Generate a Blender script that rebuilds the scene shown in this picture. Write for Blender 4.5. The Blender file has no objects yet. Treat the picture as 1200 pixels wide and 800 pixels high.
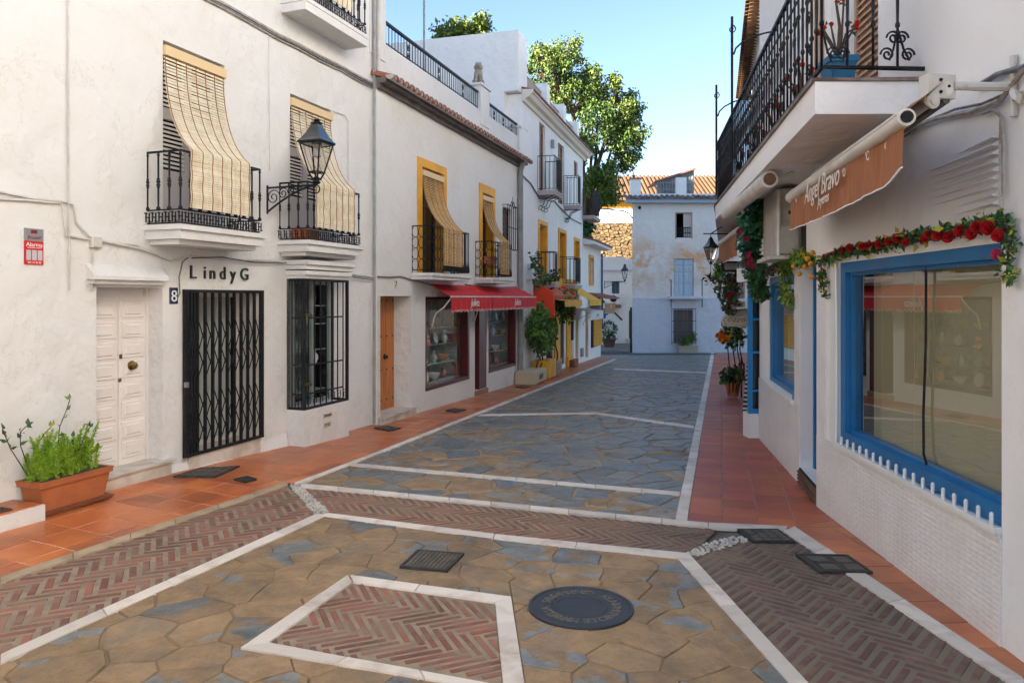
import bpy, bmesh, math, random
from mathutils import Vector, Matrix, noise
random.seed(7)
R = math.radians
SC = bpy.context.scene
COL = SC.collection
# ---------------------------------------------------------------- camera, sky, sun
EYE = 1.7; FOC = 850.0; HOR = 349.0
SLOPE = 20 / 850.0                       # the street falls gently away from the viewer
cam = bpy.data.cameras.new('camera'); cam_o = bpy.data.objects.new('camera', cam); COL.objects.link(cam_o)
cam_o.location = (0, 0, EYE); cam_o.rotation_euler = (R(90), 0, 0)
cam.sensor_width = 36; cam.lens = 36 * FOC / 1200; cam.shift_y = -(400 - HOR) / 1200
cam.clip_start = .05; cam.clip_end = 2000
SC.camera = cam_o
SUN_EL = R(25); SUN_AZ = R(-118)         # compass angle from +Y towards +X: the sun stands left and a little behind
w = bpy.data.worlds.new('World'); SC.world = w; w.use_nodes = True
nt = w.node_tree; bg = nt.nodes['Background']
sky = nt.nodes.new('ShaderNodeTexSky'); sky.sky_type = 'NISHITA'; sky.sun_disc = False
sky.sun_elevation = SUN_EL; sky.sun_rotation = SUN_AZ; sky.altitude = 0; sky.air_density = 1.0; sky.dust_density = .2; sky.ozone_density = 1.8
nt.links.new(sky.outputs[0], bg.inputs[0]); bg.inputs[1].default_value = .05
sl = bpy.data.lights.new('sun', 'SUN'); sl.energy = 5.0; sl.angle = R(.5); sl.color = (1, .88, .72)
so = bpy.data.objects.new('sun', sl); COL.objects.link(so)
sdir = Vector((math.sin(SUN_AZ) * math.cos(SUN_EL), math.cos(SUN_AZ) * math.cos(SUN_EL), math.sin(SUN_EL)))
so.rotation_euler = sdir.to_track_quat('Z', 'Y').to_euler()
SC.view_settings.view_transform = 'Standard'; SC.view_settings.look = 'None'
SC.view_settings.exposure = 2.88; SC.view_settings.gamma = 1
SC.render.resolution_x = 1024; SC.render.resolution_y = 682
# ---------------------------------------------------------------- places
def gz(y):
    return -SLOPE * min(max(y, -12), 46)
def lift(x, y):
    """the near left pavement rises a little from its edge strip to the wall"""
    d = -((x + 2.28) * 2.686 - (y - 7.37) * 1.026) / 2.875
    return .055 * min(1.6, max(0, d)) * min(1, max(0, (10.8 - y) / 3.5))
def G(px, py):
    """a point of the photograph that lies on the ground -> (x, y)"""
    e = 0
    for _ in range(6):
        Y = (EYE - e) * FOC / (py - HOR - 20); X = (px - 600) / FOC * Y; e = lift(X, Y)
    return Vector((X, Y))
class Wall:
    """a vertical wall plane through (x, y) heading (t, 1); side=+1 faces +X"""
    def __init__(s, x, y, t, side):
        s.o = Vector((x, y, 0)); s.d = Vector((t, 1, 0)).normalized()
        s.n = Vector((s.d.y, -s.d.x, 0)) * side
    def P(s, u, z, off=0):
        p = s.o + s.d * u + s.n * off; p.z = z; return p
    def hit(s, px, off=0):
        k = (px - 600) / FOC; o = s.o + s.n * off
        # o.x+u dx = k (o.y+u dy)
        return (k * o.y - o.x) / (s.d.x - k * s.d.y)
    def uz(s, px, py, off=0):
        u = s.hit(px, off); Y = (s.o + s.d * u + s.n * off).y
        return u, EYE + (HOR - py) / FOC * Y
    def g(s, u, off=0):
        p = s.P(u, 0, off); return gz(p.y) + lift(p.x, p.y)
class Cross(Wall):
    """a wall that faces the viewer: runs along +X at depth y"""
    def __init__(s, x, y, t=0):
        s.o = Vector((x, y, 0)); s.d = Vector((1, t, 0)).normalized(); s.n = Vector((s.d.y, -s.d.x, 0))
# ---------------------------------------------------------------- objects
WO = {}
def link(name, mesh, parent, loc):
    o = bpy.data.objects.new(name, mesh); COL.objects.link(o)
    if parent: o.parent = parent; o.location = loc - WO[parent.name]
    else: o.location = loc
    WO[o.name] = Vector(loc); return o
def tag(o, label, cat, group=None, kind=None):
    if label: o['label'] = label
    if cat: o['category'] = cat
    if group: o['group'] = group
    if kind: o['kind'] = kind
    return o
def thing(name, label, cat, loc, group=None, kind=None):
    return tag(link(name, None, None, Vector(loc)), label, cat, group, kind)
class MB:
    def __init__(s): s.v = []; s.f = []; s.m = []; s.r = []
    def add(s, vs, fs, m=0, r=None):
        b = len(s.v); s.v += [Vector(v) for v in vs]
        for f in fs: s.f.append([b + i for i in f]); s.m.append(m); s.r.append(random.random() if r is None else r)
    def quad(s, a, b, c, d, m=0): s.add([a, b, c, d], [(0, 1, 2, 3)], m)
    def box(s, o, a, b, c, m=0, r=None):
        o, a, b, c = map(Vector, (o, a, b, c))
        s.add([o, o + a, o + a + b, o + b, o + c, o + a + c, o + a + b + c, o + b + c],
              [(0, 3, 2, 1), (4, 5, 6, 7), (0, 1, 5, 4), (1, 2, 6, 5), (2, 3, 7, 6), (3, 0, 4, 7)], m, r)
    def wb(s, W, u0, u1, z0, z1, o0, o1, m=0):
        p = W.P(u0, z0, o0); s.box(p, W.P(u1, z0, o0) - p, W.P(u0, z0, o1) - p, Vector((0, 0, z1 - z0)), m)
    def bev(s, W, u0, u1, z0, z1, o0, o1, b=.01, m=0):
        """wall box with a bevelled front"""
        P = W.P
        s.add([P(u0, z0, o0), P(u1, z0, o0), P(u1, z1, o0), P(u0, z1, o0), P(u0, z0, o1 - b), P(u1, z0, o1 - b), P(u1, z1, o1 - b), P(u0, z1, o1 - b),
               P(u0 + b, z0 + b, o1), P(u1 - b, z0 + b, o1), P(u1 - b, z1 - b, o1), P(u0 + b, z1 - b, o1)],
              [(8, 9, 10, 11), (4, 5, 9, 8), (5, 6, 10, 9), (6, 7, 11, 10), (7, 4, 8, 11), (0, 1, 5, 4), (1, 2, 6, 5), (2, 3, 7, 6), (3, 0, 4, 7), (3, 2, 1, 0)], m)
    def tube(s, pts, r, n=6, m=0, cap=True, closed=False):
        pts = [Vector(p) for p in pts]; rs = r if isinstance(r, (list, tuple)) else [r] * len(pts)
        vs = []; K = len(pts); prev = None
        for i, p in enumerate(pts):
            if closed: t = pts[(i + 1) % K] - pts[i - 1]
            else: t = pts[min(i + 1, K - 1)] - pts[max(i - 1, 0)]
            if t.length < 1e-9: t = Vector((0, 0, 1))
            t.normalize()
            if prev is None:
                a = Vector((0, 0, 1)) if abs(t.z) < .9 else Vector((1, 0, 0))
                x = t.cross(a).normalized()
            else:
                x = prev - t * prev.dot(t)
                x = x.normalized() if x.length > 1e-6 else t.orthogonal().normalized()
            prev = x; y = t.cross(x)
            for k in range(n):
                a = 2 * math.pi * (k + .5) / n
                vs.append(p + (x * math.cos(a) + y * math.sin(a)) * rs[i])
        fs = []
        for i in range(K - (0 if closed else 1)):
            j = (i + 1) % K
            for k in range(n):
                l = (k + 1) % n; fs.append((i * n + k, i * n + l, j * n + l, j * n + k))
        if cap and not closed: fs += [tuple(range(n))[::-1], tuple(range((K - 1) * n, K * n))]
        s.add(vs, fs, m)
    def lathe(s, c, prof, n=10, m=0, ax=None):
        c = Vector(c); vs = []; fs = []
        if ax is None: X, Y, Z = Vector((1, 0, 0)), Vector((0, 1, 0)), Vector((0, 0, 1))
        else: Z = Vector(ax).normalized(); X = Z.orthogonal().normalized(); Y = Z.cross(X)
        for r, z in prof:
            for k in range(n):
                a = 2 * math.pi * (k + .5) / n; vs.append(c + X * (r * math.cos(a)) + Y * (r * math.sin(a)) + Z * z)
        for i in range(len(prof) - 1):
            for k in range(n):
                l = (k + 1) % n; fs.append((i * n + k, i * n + l, (i + 1) * n + l, (i + 1) * n + k))
        fs.append(tuple(range(n))[::-1]); fs.append(tuple(range((len(prof) - 1) * n, len(prof) * n)))
        s.add(vs, fs, m)
    def prism(s, poly, vec, m=0):
        n = len(poly); vec = Vector(vec); poly = [Vector(p) for p in poly]
        s.add(poly + [p + vec for p in poly], [tuple(range(n))[::-1], tuple(range(n, 2 * n))] + [(i, (i + 1) % n, n + (i + 1) % n, n + i) for i in range(n)], m)
    def strip(s, A, B, m=0):
        n = len(A); s.add(list(A) + list(B), [(i, i + 1, n + i + 1, n + i) for i in range(n - 1)], m)
    def mesh(s, name, mats, c, smooth=False):
        me = bpy.data.meshes.new(name); me.from_pydata([tuple(v - c) for v in s.v], [], s.f)
        for m in (mats if isinstance(mats, (list, tuple)) else [mats]): me.materials.append(m)
        if any(s.m): me.polygons.foreach_set('material_index', s.m)
        at = me.attributes.new('rnd', 'FLOAT', 'FACE'); at.data.foreach_set('value', s.r)
        if smooth: me.polygons.foreach_set('use_smooth', [True] * len(s.f))
        me.update(); return me
    def build(s, name, mats, parent=None, smooth=False, label=None, cat=None, group=None, kind=None, at=None, fix=True):
        if not s.v: return None
        if at is None:
            lo = [min(v[i] for v in s.v) for i in range(3)]; hi = [max(v[i] for v in s.v) for i in range(3)]
            c = Vector([(a + b) / 2 for a, b in zip(lo, hi)])
            if parent is None: c.z = lo[2]
        else: c = Vector(at)
        me = s.mesh(name, mats, c, smooth)
        if fix:
            bm = bmesh.new(); bm.from_mesh(me); bmesh.ops.recalc_face_normals(bm, faces=bm.faces); bm.to_mesh(me); bm.free()
        if smooth: 
            try: me.set_sharp_from_angle(angle=R(38))
            except Exception: pass
        o = link(name, me, parent, c); return tag(o, label, cat, group, kind)
def copy_tree(o, delta, parent=None, rot=0, label=None):
    c = o.copy(); COL.objects.link(c); c.parent = parent
    if parent is None: c.location = o.location + delta; c.rotation_euler.z += rot
    WO[c.name] = WO[o.name] + delta
    if label: c['label'] = label
    for ch in o.children: copy_tree(ch, delta, c)
    return c
# ---------------------------------------------------------------- materials
MATS = {}
def N(nt, t, **k):
    n = nt.nodes.new(t)
    for a, b in k.items():
        if a[0] == '_': n.inputs[int(a[1:])].default_value = b
        else: setattr(n, a, b)
    return n
def ramp(nt, fac, stops):
    r = N(nt, 'ShaderNodeValToRGB'); e = r.color_ramp.elements
    while len(e) < len(stops): e.new(.5)
    for k, (p, c) in enumerate(stops): e[k].position = p; e[k].color = (*c, 1) if len(c) == 3 else c
    nt.links.new(fac, r.inputs[0]); return r.outputs[0]
def mix(nt, f, a, b, mode='MIX'):
    m = N(nt, 'ShaderNodeMix', data_type='RGBA', blend_type=mode)
    for k, x in ((0, f), (6, a), (7, b)):
        if isinstance(x, bpy.types.NodeSocket): nt.links.new(x, m.inputs[k])
        elif k == 0: m.inputs[0].default_value = x
        else: m.inputs[k].default_value = (*x, 1) if len(x) == 3 else x
    return m.outputs[2]
def noi(nt, sc, detail=4, rough=.55, pos=None, sx=None):
    g = pos or N(nt, 'ShaderNodeNewGeometry').outputs['Position']
    if sx:
        mp = N(nt, 'ShaderNodeMapping'); mp.inputs['Scale'].default_value = sx; nt.links.new(g, mp.inputs[0]); g = mp.outputs[0]
    n = N(nt, 'ShaderNodeTexNoise'); n.inputs['Scale'].default_value = sc; n.inputs['Detail'].default_value = detail; n.inputs['Roughness'].default_value = rough
    nt.links.new(g, n.inputs['Vector']); return n.outputs['Fac']
def rndval(nt):
    a = N(nt, 'ShaderNodeAttribute', attribute_name='rnd'); o = N(nt, 'ShaderNodeObjectInfo')
    m = N(nt, 'ShaderNodeMath', operation='ADD'); nt.links.new(a.outputs['Fac'], m.inputs[0]); nt.links.new(o.outputs['Random'], m.inputs[1])
    f = N(nt, 'ShaderNodeMath', operation='FRACT'); nt.links.new(m.outputs[0], f.inputs[0]); return f.outputs[0]
def mat(name, c, r=.7, c2=None, sc=3, lo=.4, hi=.65, bump=0, bsc=40, metal=0, var=0, spec=.5, sx=None, bump2=0, bsc2=4, emit=None, trans=0, detail=4, alpha=1, coat=0):
    if name in MATS: return MATS[name]
    m = bpy.data.materials.new(name); m.use_nodes = True; nt = m.node_tree; b = nt.nodes['Principled BSDF']; MATS[name] = m
    b.inputs['Roughness'].default_value = r; b.inputs['Metallic'].default_value = metal; b.inputs['Specular IOR Level'].default_value = spec
    if trans: b.inputs['Transmission Weight'].default_value = trans
    if coat: b.inputs['Coat Weight'].default_value = coat; b.inputs['Coat Roughness'].default_value = .15
    col = None
    if c2:
        col = mix(nt, ramp(nt, noi(nt, sc, detail, sx=sx), [(lo, (0, 0, 0)), (hi, (1, 1, 1))]), c, c2)
    if var:
        mr = N(nt, 'ShaderNodeMapRange'); nt.links.new(rndval(nt), mr.inputs[0]); mr.inputs[3].default_value = 1 - var; mr.inputs[4].default_value = 1 + var
        hs = N(nt, 'ShaderNodeHueSaturation'); nt.links.new(mr.outputs[0], hs.inputs['Value'])
        if col: nt.links.new(col, hs.inputs['Color'])
        else: hs.inputs['Color'].default_value = (*c, 1)
        col = hs.outputs[0]
    if col: nt.links.new(col, b.inputs['Base Color'])
    else: b.inputs['Base Color'].default_value = (*c, 1)
    last = None
    for st, s_, d_ in ((bump, bsc, 4), (bump2, bsc2, 3)):
        if st:
            bn = N(nt, 'ShaderNodeBump'); bn.inputs['Strength'].default_value = min(1, st); bn.inputs['Distance'].default_value = .35 / s_ * max(1, st)
            nt.links.new(noi(nt, s_, d_), bn.inputs['Height'])
            if last: nt.links.new(last, bn.inputs['Normal'])
            last = bn.outputs[0]
    if last: nt.links.new(last, b.inputs['Normal'])
    if emit: b.inputs['Emission Color'].default_value = (*emit[0], 1); b.inputs['Emission Strength'].default_value = emit[1]
    return m
# ---------------------------------------------------------------- materials of the place
def plaster(name, c=(.8, .78, .75), c2=(.72, .68, .62), bump=.5, stain=.5):
    m = mat(name, c, .85, c2, .9, .45, .8, bump=.35 * bump, bsc=55, bump2=bump, bsc2=3.2, detail=6, spec=.25)
    if stain:
        nt = m.node_tree; b = nt.nodes['Principled BSDF']; src = b.inputs['Base Color'].links[0].from_socket
        g = N(nt, 'ShaderNodeNewGeometry').outputs['Position']
        s1 = ramp(nt, noi(nt, 5, 6, .7, sx=(1, 1, .18)), [(.58, (0, 0, 0)), (.8, (stain * .28,) * 3)])
        o = mix(nt, s1, src, (.55, .47, .37)); 
        s2 = ramp(nt, noi(nt, 14, 8, .75), [(.62, (0, 0, 0)), (.72, (stain * .5,) * 3)])
        o = mix(nt, s2, o, (.5, .45, .39))
        dv = N(nt, 'ShaderNodeMath', operation='SUBTRACT'); nt.links.new(noi(nt, .8, 9, .62), dv.inputs[0]); dv.inputs[1].default_value = .5
        ab = N(nt, 'ShaderNodeMath', operation='ABSOLUTE'); nt.links.new(dv.outputs[0], ab.inputs[0]); o = mix(nt, ramp(nt, ab.outputs[0], [(0, (stain * .7,) * 3), (.0035, (0, 0, 0))]), o, (.42, .37, .31))
        o = mix(nt, ramp(nt, noi(nt, .55, 7, .6), [(.60, (0, 0, 0)), (.68, (stain * .5,) * 3)]), o, (.60, .54, .45)); nt.links.new(o, b.inputs['Base Color'])
    return m
M_white = plaster('white_plaster', (.69, .685, .67), (.64, .625, .59), .45)
M_white2 = plaster('smooth_white_plaster', (.8, .79, .77), (.74, .72, .69), .35, .25)
M_iron = mat('black_iron', (.010, .011, .013), .55, (.022, .022, .024), 30, bump=.2, bsc=80, spec=.25)
M_marble = mat('pale_stone_strip', (.64, .58, .51), .6, (.46, .38, .31), 6, .5, .75, bump=.3, bsc=60, var=.16)
M_mortar = mat('sandy_mortar', (.15, .11, .07), .95, (.30, .21, .12), 1.4, bump=.6, bsc=70)
M_mortarT = mat('tan_mortar', (.36, .25, .13), .95, (.22, .16, .1), 2.5, bump=.6, bsc=70)
M_mortar2 = mat('grey_brick_mortar', (.29, .23, .155), .95, (.20, .16, .115), 9, bump=.6, bsc=70)
M_dirt = mat('joint_dirt', (.05, .042, .032), .95, (.08, .065, .045), 12, bump=.5, bsc=60)
def lumpy(name, bands):
    """colours shared by stone or brick: bands = (near tan colours, slate colours)"""
    m = bpy.data.materials.new(name); m.use_nodes = True; nt = m.node_tree; b = nt.nodes['Principled BSDF']; MATS[name] = m
    return m, nt, b
def stone_mat():
    m, nt, b = lumpy('slate_flagstone', None)
    rv = rndval(nt)
    slate = ramp(nt, rv, [(0, (.10, .115, .12)), (.25, (.19, .20, .185)), (.5, (.12, .155, .185)), (.75, (.22, .215, .175)), (1, (.28, .215, .14))])
    slate = mix(nt, ramp(nt, noi(nt, 11, 6, .7), [(.35, (0, 0, 0)), (.7, (.6, .6, .6))]), slate, (.22, .22, .21))
    tan = ramp(nt, noi(nt, 2.1, 5, .6), [(.3, (.21, .15, .095)), (.5, (.31, .20, .10)), (.7, (.24, .18, .12))])
    tan = mix(nt, ramp(nt, noi(nt, 30, 5, .7), [(.5, (0, 0, 0)), (.75, (.5, .5, .5))]), tan, (.16, .13, .09))
    hv = N(nt, 'ShaderNodeHueSaturation'); mv = N(nt, 'ShaderNodeMapRange'); nt.links.new(rv, mv.inputs[0]); mv.inputs[3].default_value = .84; mv.inputs[4].default_value = 1.10; nt.links.new(mv.outputs[0], hv.inputs['Value']); nt.links.new(tan, hv.inputs['Color']); tan = hv.outputs[0]
    # the sandy film lies thick on the square in front and thins out up the street
    g = N(nt, 'ShaderNodeNewGeometry').outputs['Position']; sx = N(nt, 'ShaderNodeSeparateXYZ'); nt.links.new(g, sx.inputs[0])
    mr = N(nt, 'ShaderNodeMapRange'); nt.links.new(sx.outputs[1], mr.inputs[0])
    mr.inputs[1].default_value = 5.8; mr.inputs[2].default_value = 6.3; mr.inputs[3].default_value = .05; mr.inputs[4].default_value = -.09
    m2 = N(nt, 'ShaderNodeMapRange'); nt.links.new(sx.outputs[1], m2.inputs[0])
    m2.inputs[1].default_value = 8; m2.inputs[2].default_value = 20; m2.inputs[3].default_value = 0; m2.inputs[4].default_value = -.06
    m3 = N(nt, 'ShaderNodeMapRange'); nt.links.new(sx.outputs[0], m3.inputs[0])
    m3.inputs[1].default_value = -2; m3.inputs[2].default_value = 1.6; m3.inputs[3].default_value = .05; m3.inputs[4].default_value = -.03
    def add(a, c2):
        q = N(nt, 'ShaderNodeMath', operation='ADD'); nt.links.new(a, q.inputs[0]); nt.links.new(c2, q.inputs[1]); return q.outputs[0]
    n4 = N(nt, 'ShaderNodeTexNoise', noise_dimensions='4D'); n4.inputs['Scale'].default_value = 2.5; n4.inputs['Detail'].default_value = 5; n4.inputs['Roughness'].default_value = .55; nt.links.new(g, n4.inputs['Vector'])
    wm = N(nt, 'ShaderNodeMath', operation='MULTIPLY'); nt.links.new(rv, wm.inputs[0]); wm.inputs[1].default_value = 40; nt.links.new(wm.outputs[0], n4.inputs['W'])
    f = add(add(n4.outputs['Fac'], mr.outputs[0]), add(m2.outputs[0], m3.outputs[0]))
    k = N(nt, 'ShaderNodeMath', operation='MULTIPLY'); nt.links.new(rv, k.inputs[0]); k.inputs[1].default_value = .17
    f = add(f, k.outputs[0])
    film = ramp(nt, f, [(.560, (0, 0, 0)), (.572, (1, 1, 1))])
    col = mix(nt, film, slate, tan)
    spots = ramp(nt, noi(nt, 13, 8, .8), [(.655, (0, 0, 0)), (.70, (.8, .8, .8))])
    col = mix(nt, spots, col, (.05, .042, .032))
    shade = ramp(nt, noi(nt, 5.5, 7, .7), [(.3, (.62, .62, .62)), (.7, (1.22, 1.22, 1.22))]); col = mix(nt, 1.0, col, shade, 'MULTIPLY')
    nt.links.new(col, b.inputs['Base Color'])
    nt.links.new(ramp(nt, film, [(0, (.42,) * 3), (1, (.66,) * 3)]), b.inputs['Roughness'])
    bn = N(nt, 'ShaderNodeBump'); bn.inputs['Strength'].default_value = .9; bn.inputs['Distance'].default_value = .03; nt.links.new(noi(nt, 6, 8, .65), bn.inputs['Height'])
    nt.links.new(bn.outputs[0], b.inputs['Normal']); return m
M_stone = stone_mat()
M_brick = mat('worn_paving_brick', (.235, .088, .058), .8, (.16, .068, .05), 3, .4, .6, bump=.5, bsc=60, var=.28)
def wash(m, y0, y1, c):
    """bricks lose their red towards the right-hand side of the square"""
    nt = m.node_tree; b = nt.nodes['Principled BSDF']; src = b.inputs['Base Color'].links[0].from_socket
    sx = N(nt, 'ShaderNodeSeparateXYZ'); nt.links.new(N(nt, 'ShaderNodeNewGeometry').outputs['Position'], sx.inputs[0])
    mr = N(nt, 'ShaderNodeMapRange'); nt.links.new(sx.outputs[0], mr.inputs[0]); mr.inputs[1].default_value = y0; mr.inputs[2].default_value = y1; mr.inputs[4].default_value = .75
    dirt = ramp(nt, noi(nt, 4.5, 6, .7), [(.45, (0, 0, 0)), (.62, (.5, .5, .5))])
    o = mix(nt, mr.outputs[0], src, c); o = mix(nt, dirt, o, (.24, .18, .115)); nt.links.new(o, b.inputs['Base Color'])
wash(M_brick, .2, 1.3, (.10, .062, .05)); wash(M_mortar2, .2, 1.3, (.135, .12, .093))
M_tile = mat('terracotta_tile', (.54, .16, .045), .42, (.38, .095, .03), 2.2, .38, .62, bump=.35, bsc=30, var=.22, coat=.15)
M_tileR = mat('red_pavement_tile', (.36, .075, .045), .5, (.44, .12, .04), 1.2, .4, .6, bump=.4, bsc=26, var=.18)
M_grout = mat('tile_grout', (.62, .46, .33), .9, (.42, .29, .2), 12)
M_groutR = mat('dark_tile_grout', (.34, .23, .17), .9, (.2, .14, .1), 12)
M_cast = mat('cast_iron_cover', (.035, .036, .038), .6, (.06, .055, .048), 14, bump=.6, bsc=50, metal=.3)
M_pebble = mat('pebble', (.5, .47, .42), .6, (.36, .34, .3), 6, var=.3)
# ---------------------------------------------------------------- the ground
def clip(poly, a, b):
    """keep the part of a 2D polygon left of the line a->b"""
    out = []; n = len(poly); nx, ny = -(b[1] - a[1]), b[0] - a[0]
    if not n: return out
    ds = [(p[0] - a[0]) * nx + (p[1] - a[1]) * ny for p in poly]
    for i in range(n):
        p, q, d, e = poly[i], poly[(i + 1) % n], ds[i], ds[(i + 1) % n]
        if d >= 0: out.append(p)
        if (d > 0 > e) or (d < 0 < e):
            t = d / (d - e); out.append((p[0] + (q[0] - p[0]) * t, p[1] + (q[1] - p[1]) * t))
    return out
def area(p): return .5 * sum(p[i][0] * p[(i + 1) % len(p)][1] - p[(i + 1) % len(p)][0] * p[i][1] for i in range(len(p)))
def ccw(p): return p if area(p) > 0 else p[::-1]
def hull(P):
    P = sorted(set(tuple(p) for p in P)); 
    def half(P):
        h = []
        for p in P:
            while len(h) > 1 and (h[-1][0] - h[-2][0]) * (p[1] - h[-2][1]) - (h[-1][1] - h[-2][1]) * (p[0] - h[-2][0]) <= 0: h.pop()
            h.append(p)
        return h[:-1]
    return half(P) + half(P[::-1])
def clipc(poly, conv):
    for i in range(len(conv)):
        poly = clip(poly, conv[i], conv[(i + 1) % len(conv)])
        if len(poly) < 3: return []
    return poly
def subtract(poly, conv):
    out = []; rest = poly
    for i in range(len(conv)):
        a, b = conv[i], conv[(i + 1) % len(conv)]
        o = clip(rest, b, a)
        if len(o) > 2 and abs(area(o)) > .002: out.append(o)
        rest = clip(rest, a, b)
        if len(rest) < 3: break
    return out
def PG(*pts): return ccw([tuple(G(x, y)) for x, y in pts])
def sheet(name, poly, z, m, parent=None, kind='structure', n=0):
    mb = MB(); mb.add([(x, y, gz(y) + lift(x, y) + z) for x, y in poly], [tuple(range(len(poly)))])
    return mb.build(name, m, parent, kind=kind if parent is None else None, fix=False)
# wide terrain, bent where the street levels out
mb = MB(); ys = [-300, -12, 46, 600]; xs = [-400, 400]
for i in range(3): mb.quad(*[(x, y, gz(y) - .03) for x, y in ((-400, ys[i]), (400, ys[i]), (400, ys[i + 1]), (-400, ys[i + 1]))])
mb.build('ground', mat('street_base', (.16, .14, .12), .95, (.1, .09, .08), .8, bump=.3, bsc=20), kind='structure', fix=False)
def split_build(name, items, parent, m, key, limit=300, stuffname=None):
    """items = list of (MB, centre); the nearest `limit` become objects, the rest one mesh"""
    items.sort(key=key); n = 0
    for mb, c in items[:limit]: mb.build(name, m, parent, fix=False); n += 1
    if len(items) > limit:
        J = MB()
        for mb, c in items[limit:]:
            b = len(J.v); J.v += mb.v
            for f, r in zip(mb.f, mb.r): J.f.append([b + i for i in f]); J.m.append(0); J.r.append(r)
        J.build(stuffname or name, m, parent, kind='stuff', fix=False)
def slab(poly, z, ins=.004, h=.02, edge=.004, tilt=.003):
    """a stone: bevelled top, sides; poly is a ccw 2D outline"""
    n = len(poly); cx = sum(p[0] for p in poly) / n; cy = sum(p[1] for p in poly) / n
    tx, ty = random.uniform(-tilt, tilt) * 3, random.uniform(-tilt, tilt) * 3; dz = random.uniform(-tilt, tilt)
    def ringp(d, zz):
        o = []
        for p in poly:
            v = Vector((p[0] - cx, p[1] - cy)); L = v.length
            v *= max(.2, (L - d) / L) if L > 1e-6 else 1
            x, y = cx + v.x, cy + v.y; o.append((x, y, gz(y) + lift(x, y) + z + zz + dz + tx * v.x + ty * v.y))
        return o
    mb = MB(); r = random.random()
    a = ringp(ins + edge, 0); b = ringp(ins, -edge); c = ringp(ins * .6, -h)
    mb.add(a + b + c, [tuple(range(n))] + [(n + i, n + (i + 1) % n, (i + 1) % n, i) for i in range(n)] + [(2 * n + i, 2 * n + (i + 1) % n, n + (i + 1) % n, n + i) for i in range(n)], 0, r)
    return mb, Vector((cx, cy))
def voronoi(pts, box):
    out = []; cell = {}; S = .7
    for i, p in enumerate(pts): cell.setdefault((int(p[0] // S), int(p[1] // S)), []).append(i)
    for i, p in enumerate(pts):
        ci, cj = int(p[0] // S), int(p[1] // S)
        nb = [j for a in (-2, -1, 0, 1, 2) for b in (-2, -1, 0, 1, 2) for j in cell.get((ci + a, cj + b), []) if j != i]
        nb.sort(key=lambda j: (pts[j][0] - p[0]) ** 2 + (pts[j][1] - p[1]) ** 2)
        poly = [(p[0] - 1, p[1] - 1), (p[0] + 1, p[1] - 1), (p[0] + 1, p[1] + 1), (p[0] - 1, p[1] + 1)]
        for j in nb[:18]:
            q = pts[j]; mx, my = (p[0] + q[0]) / 2, (p[1] + q[1]) / 2; dx, dy = q[0] - p[0], q[1] - p[1]
            poly = clip(poly, (mx, my), (mx - dy, my + dx))
            if len(poly) < 3: break
        if len(poly) > 2: out.append(poly)
    return out
def warp(p, a=.05):
    n = noise.noise_vector(Vector((p[0] * 2.6, p[1] * 2.6, 0))); n2 = noise.noise_vector(Vector((p[0] * 11, p[1] * 11, 5)))
    return (p[0] + n.x * a + n2.x * .011, p[1] + n.y * a + n2.y * .011)
def rough_poly(poly, step=.09, a=.05):
    o = []
    for i in range(len(poly)):
        p, q = poly[i], poly[(i + 1) % len(poly)]; L = math.hypot(q[0] - p[0], q[1] - p[1]); k = max(1, int(L / step))
        for t in range(k): o.append(warp((p[0] + (q[0] - p[0]) * t / k, p[1] + (q[1] - p[1]) * t / k), a))
    return o
def crazy(name, region, dmin, m_mortar, holes=(), gap=.006, ydim=1.0, near=0):
    root = sheet(name, region, -.009, m_mortar)
    xs = [p[0] for p in region]; ys = [p[1] for p in region]; x0, x1, y0, y1 = min(xs) - .5, max(xs) + .5, min(ys) - .5, max(ys) + .5
    pts = []; grid = {}
    for k in range(int((x1 - x0) * (y1 - y0) / dmin ** 2 * 9)):
        p = (random.uniform(x0, x1), random.uniform(y0, y1)); r = dmin * random.choice((.5, .6, .8, 1.05, 1.35))
        c = (int(p[0] / .6), int(p[1] / .6))
        if all((p[0] - q[0]) ** 2 + ((p[1] - q[1]) * ydim) ** 2 > r * r for a in (-1, 0, 1) for b in (-1, 0, 1) for q in grid.get((c[0] + a, c[1] + b), [])):
            pts.append(p); grid.setdefault(c, []).append(p)
    items = []
    for poly in voronoi(pts, None):
        cy = sum(p[1] for p in poly) / len(poly)
        q = rough_poly(poly, .09 if cy < 12 else .2); q = clipc(q, region)
        qs = [q] if len(q) > 2 else []
        for h in holes: qs = [s for t in qs for s in (subtract(t, h) if len(clipc(t, h)) > 2 else [t])]
        for q in qs:
            if abs(area(q)) < .004: continue
            items.append(slab(ccw(q), 0, gap * random.choice((.4, .8, 1.2, 2.2)), .016, .004))
    split_build('stone', items, root, M_stone, lambda t: (t[1].x ** 2 + (t[1].y - near) ** 2))
    return root
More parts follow.
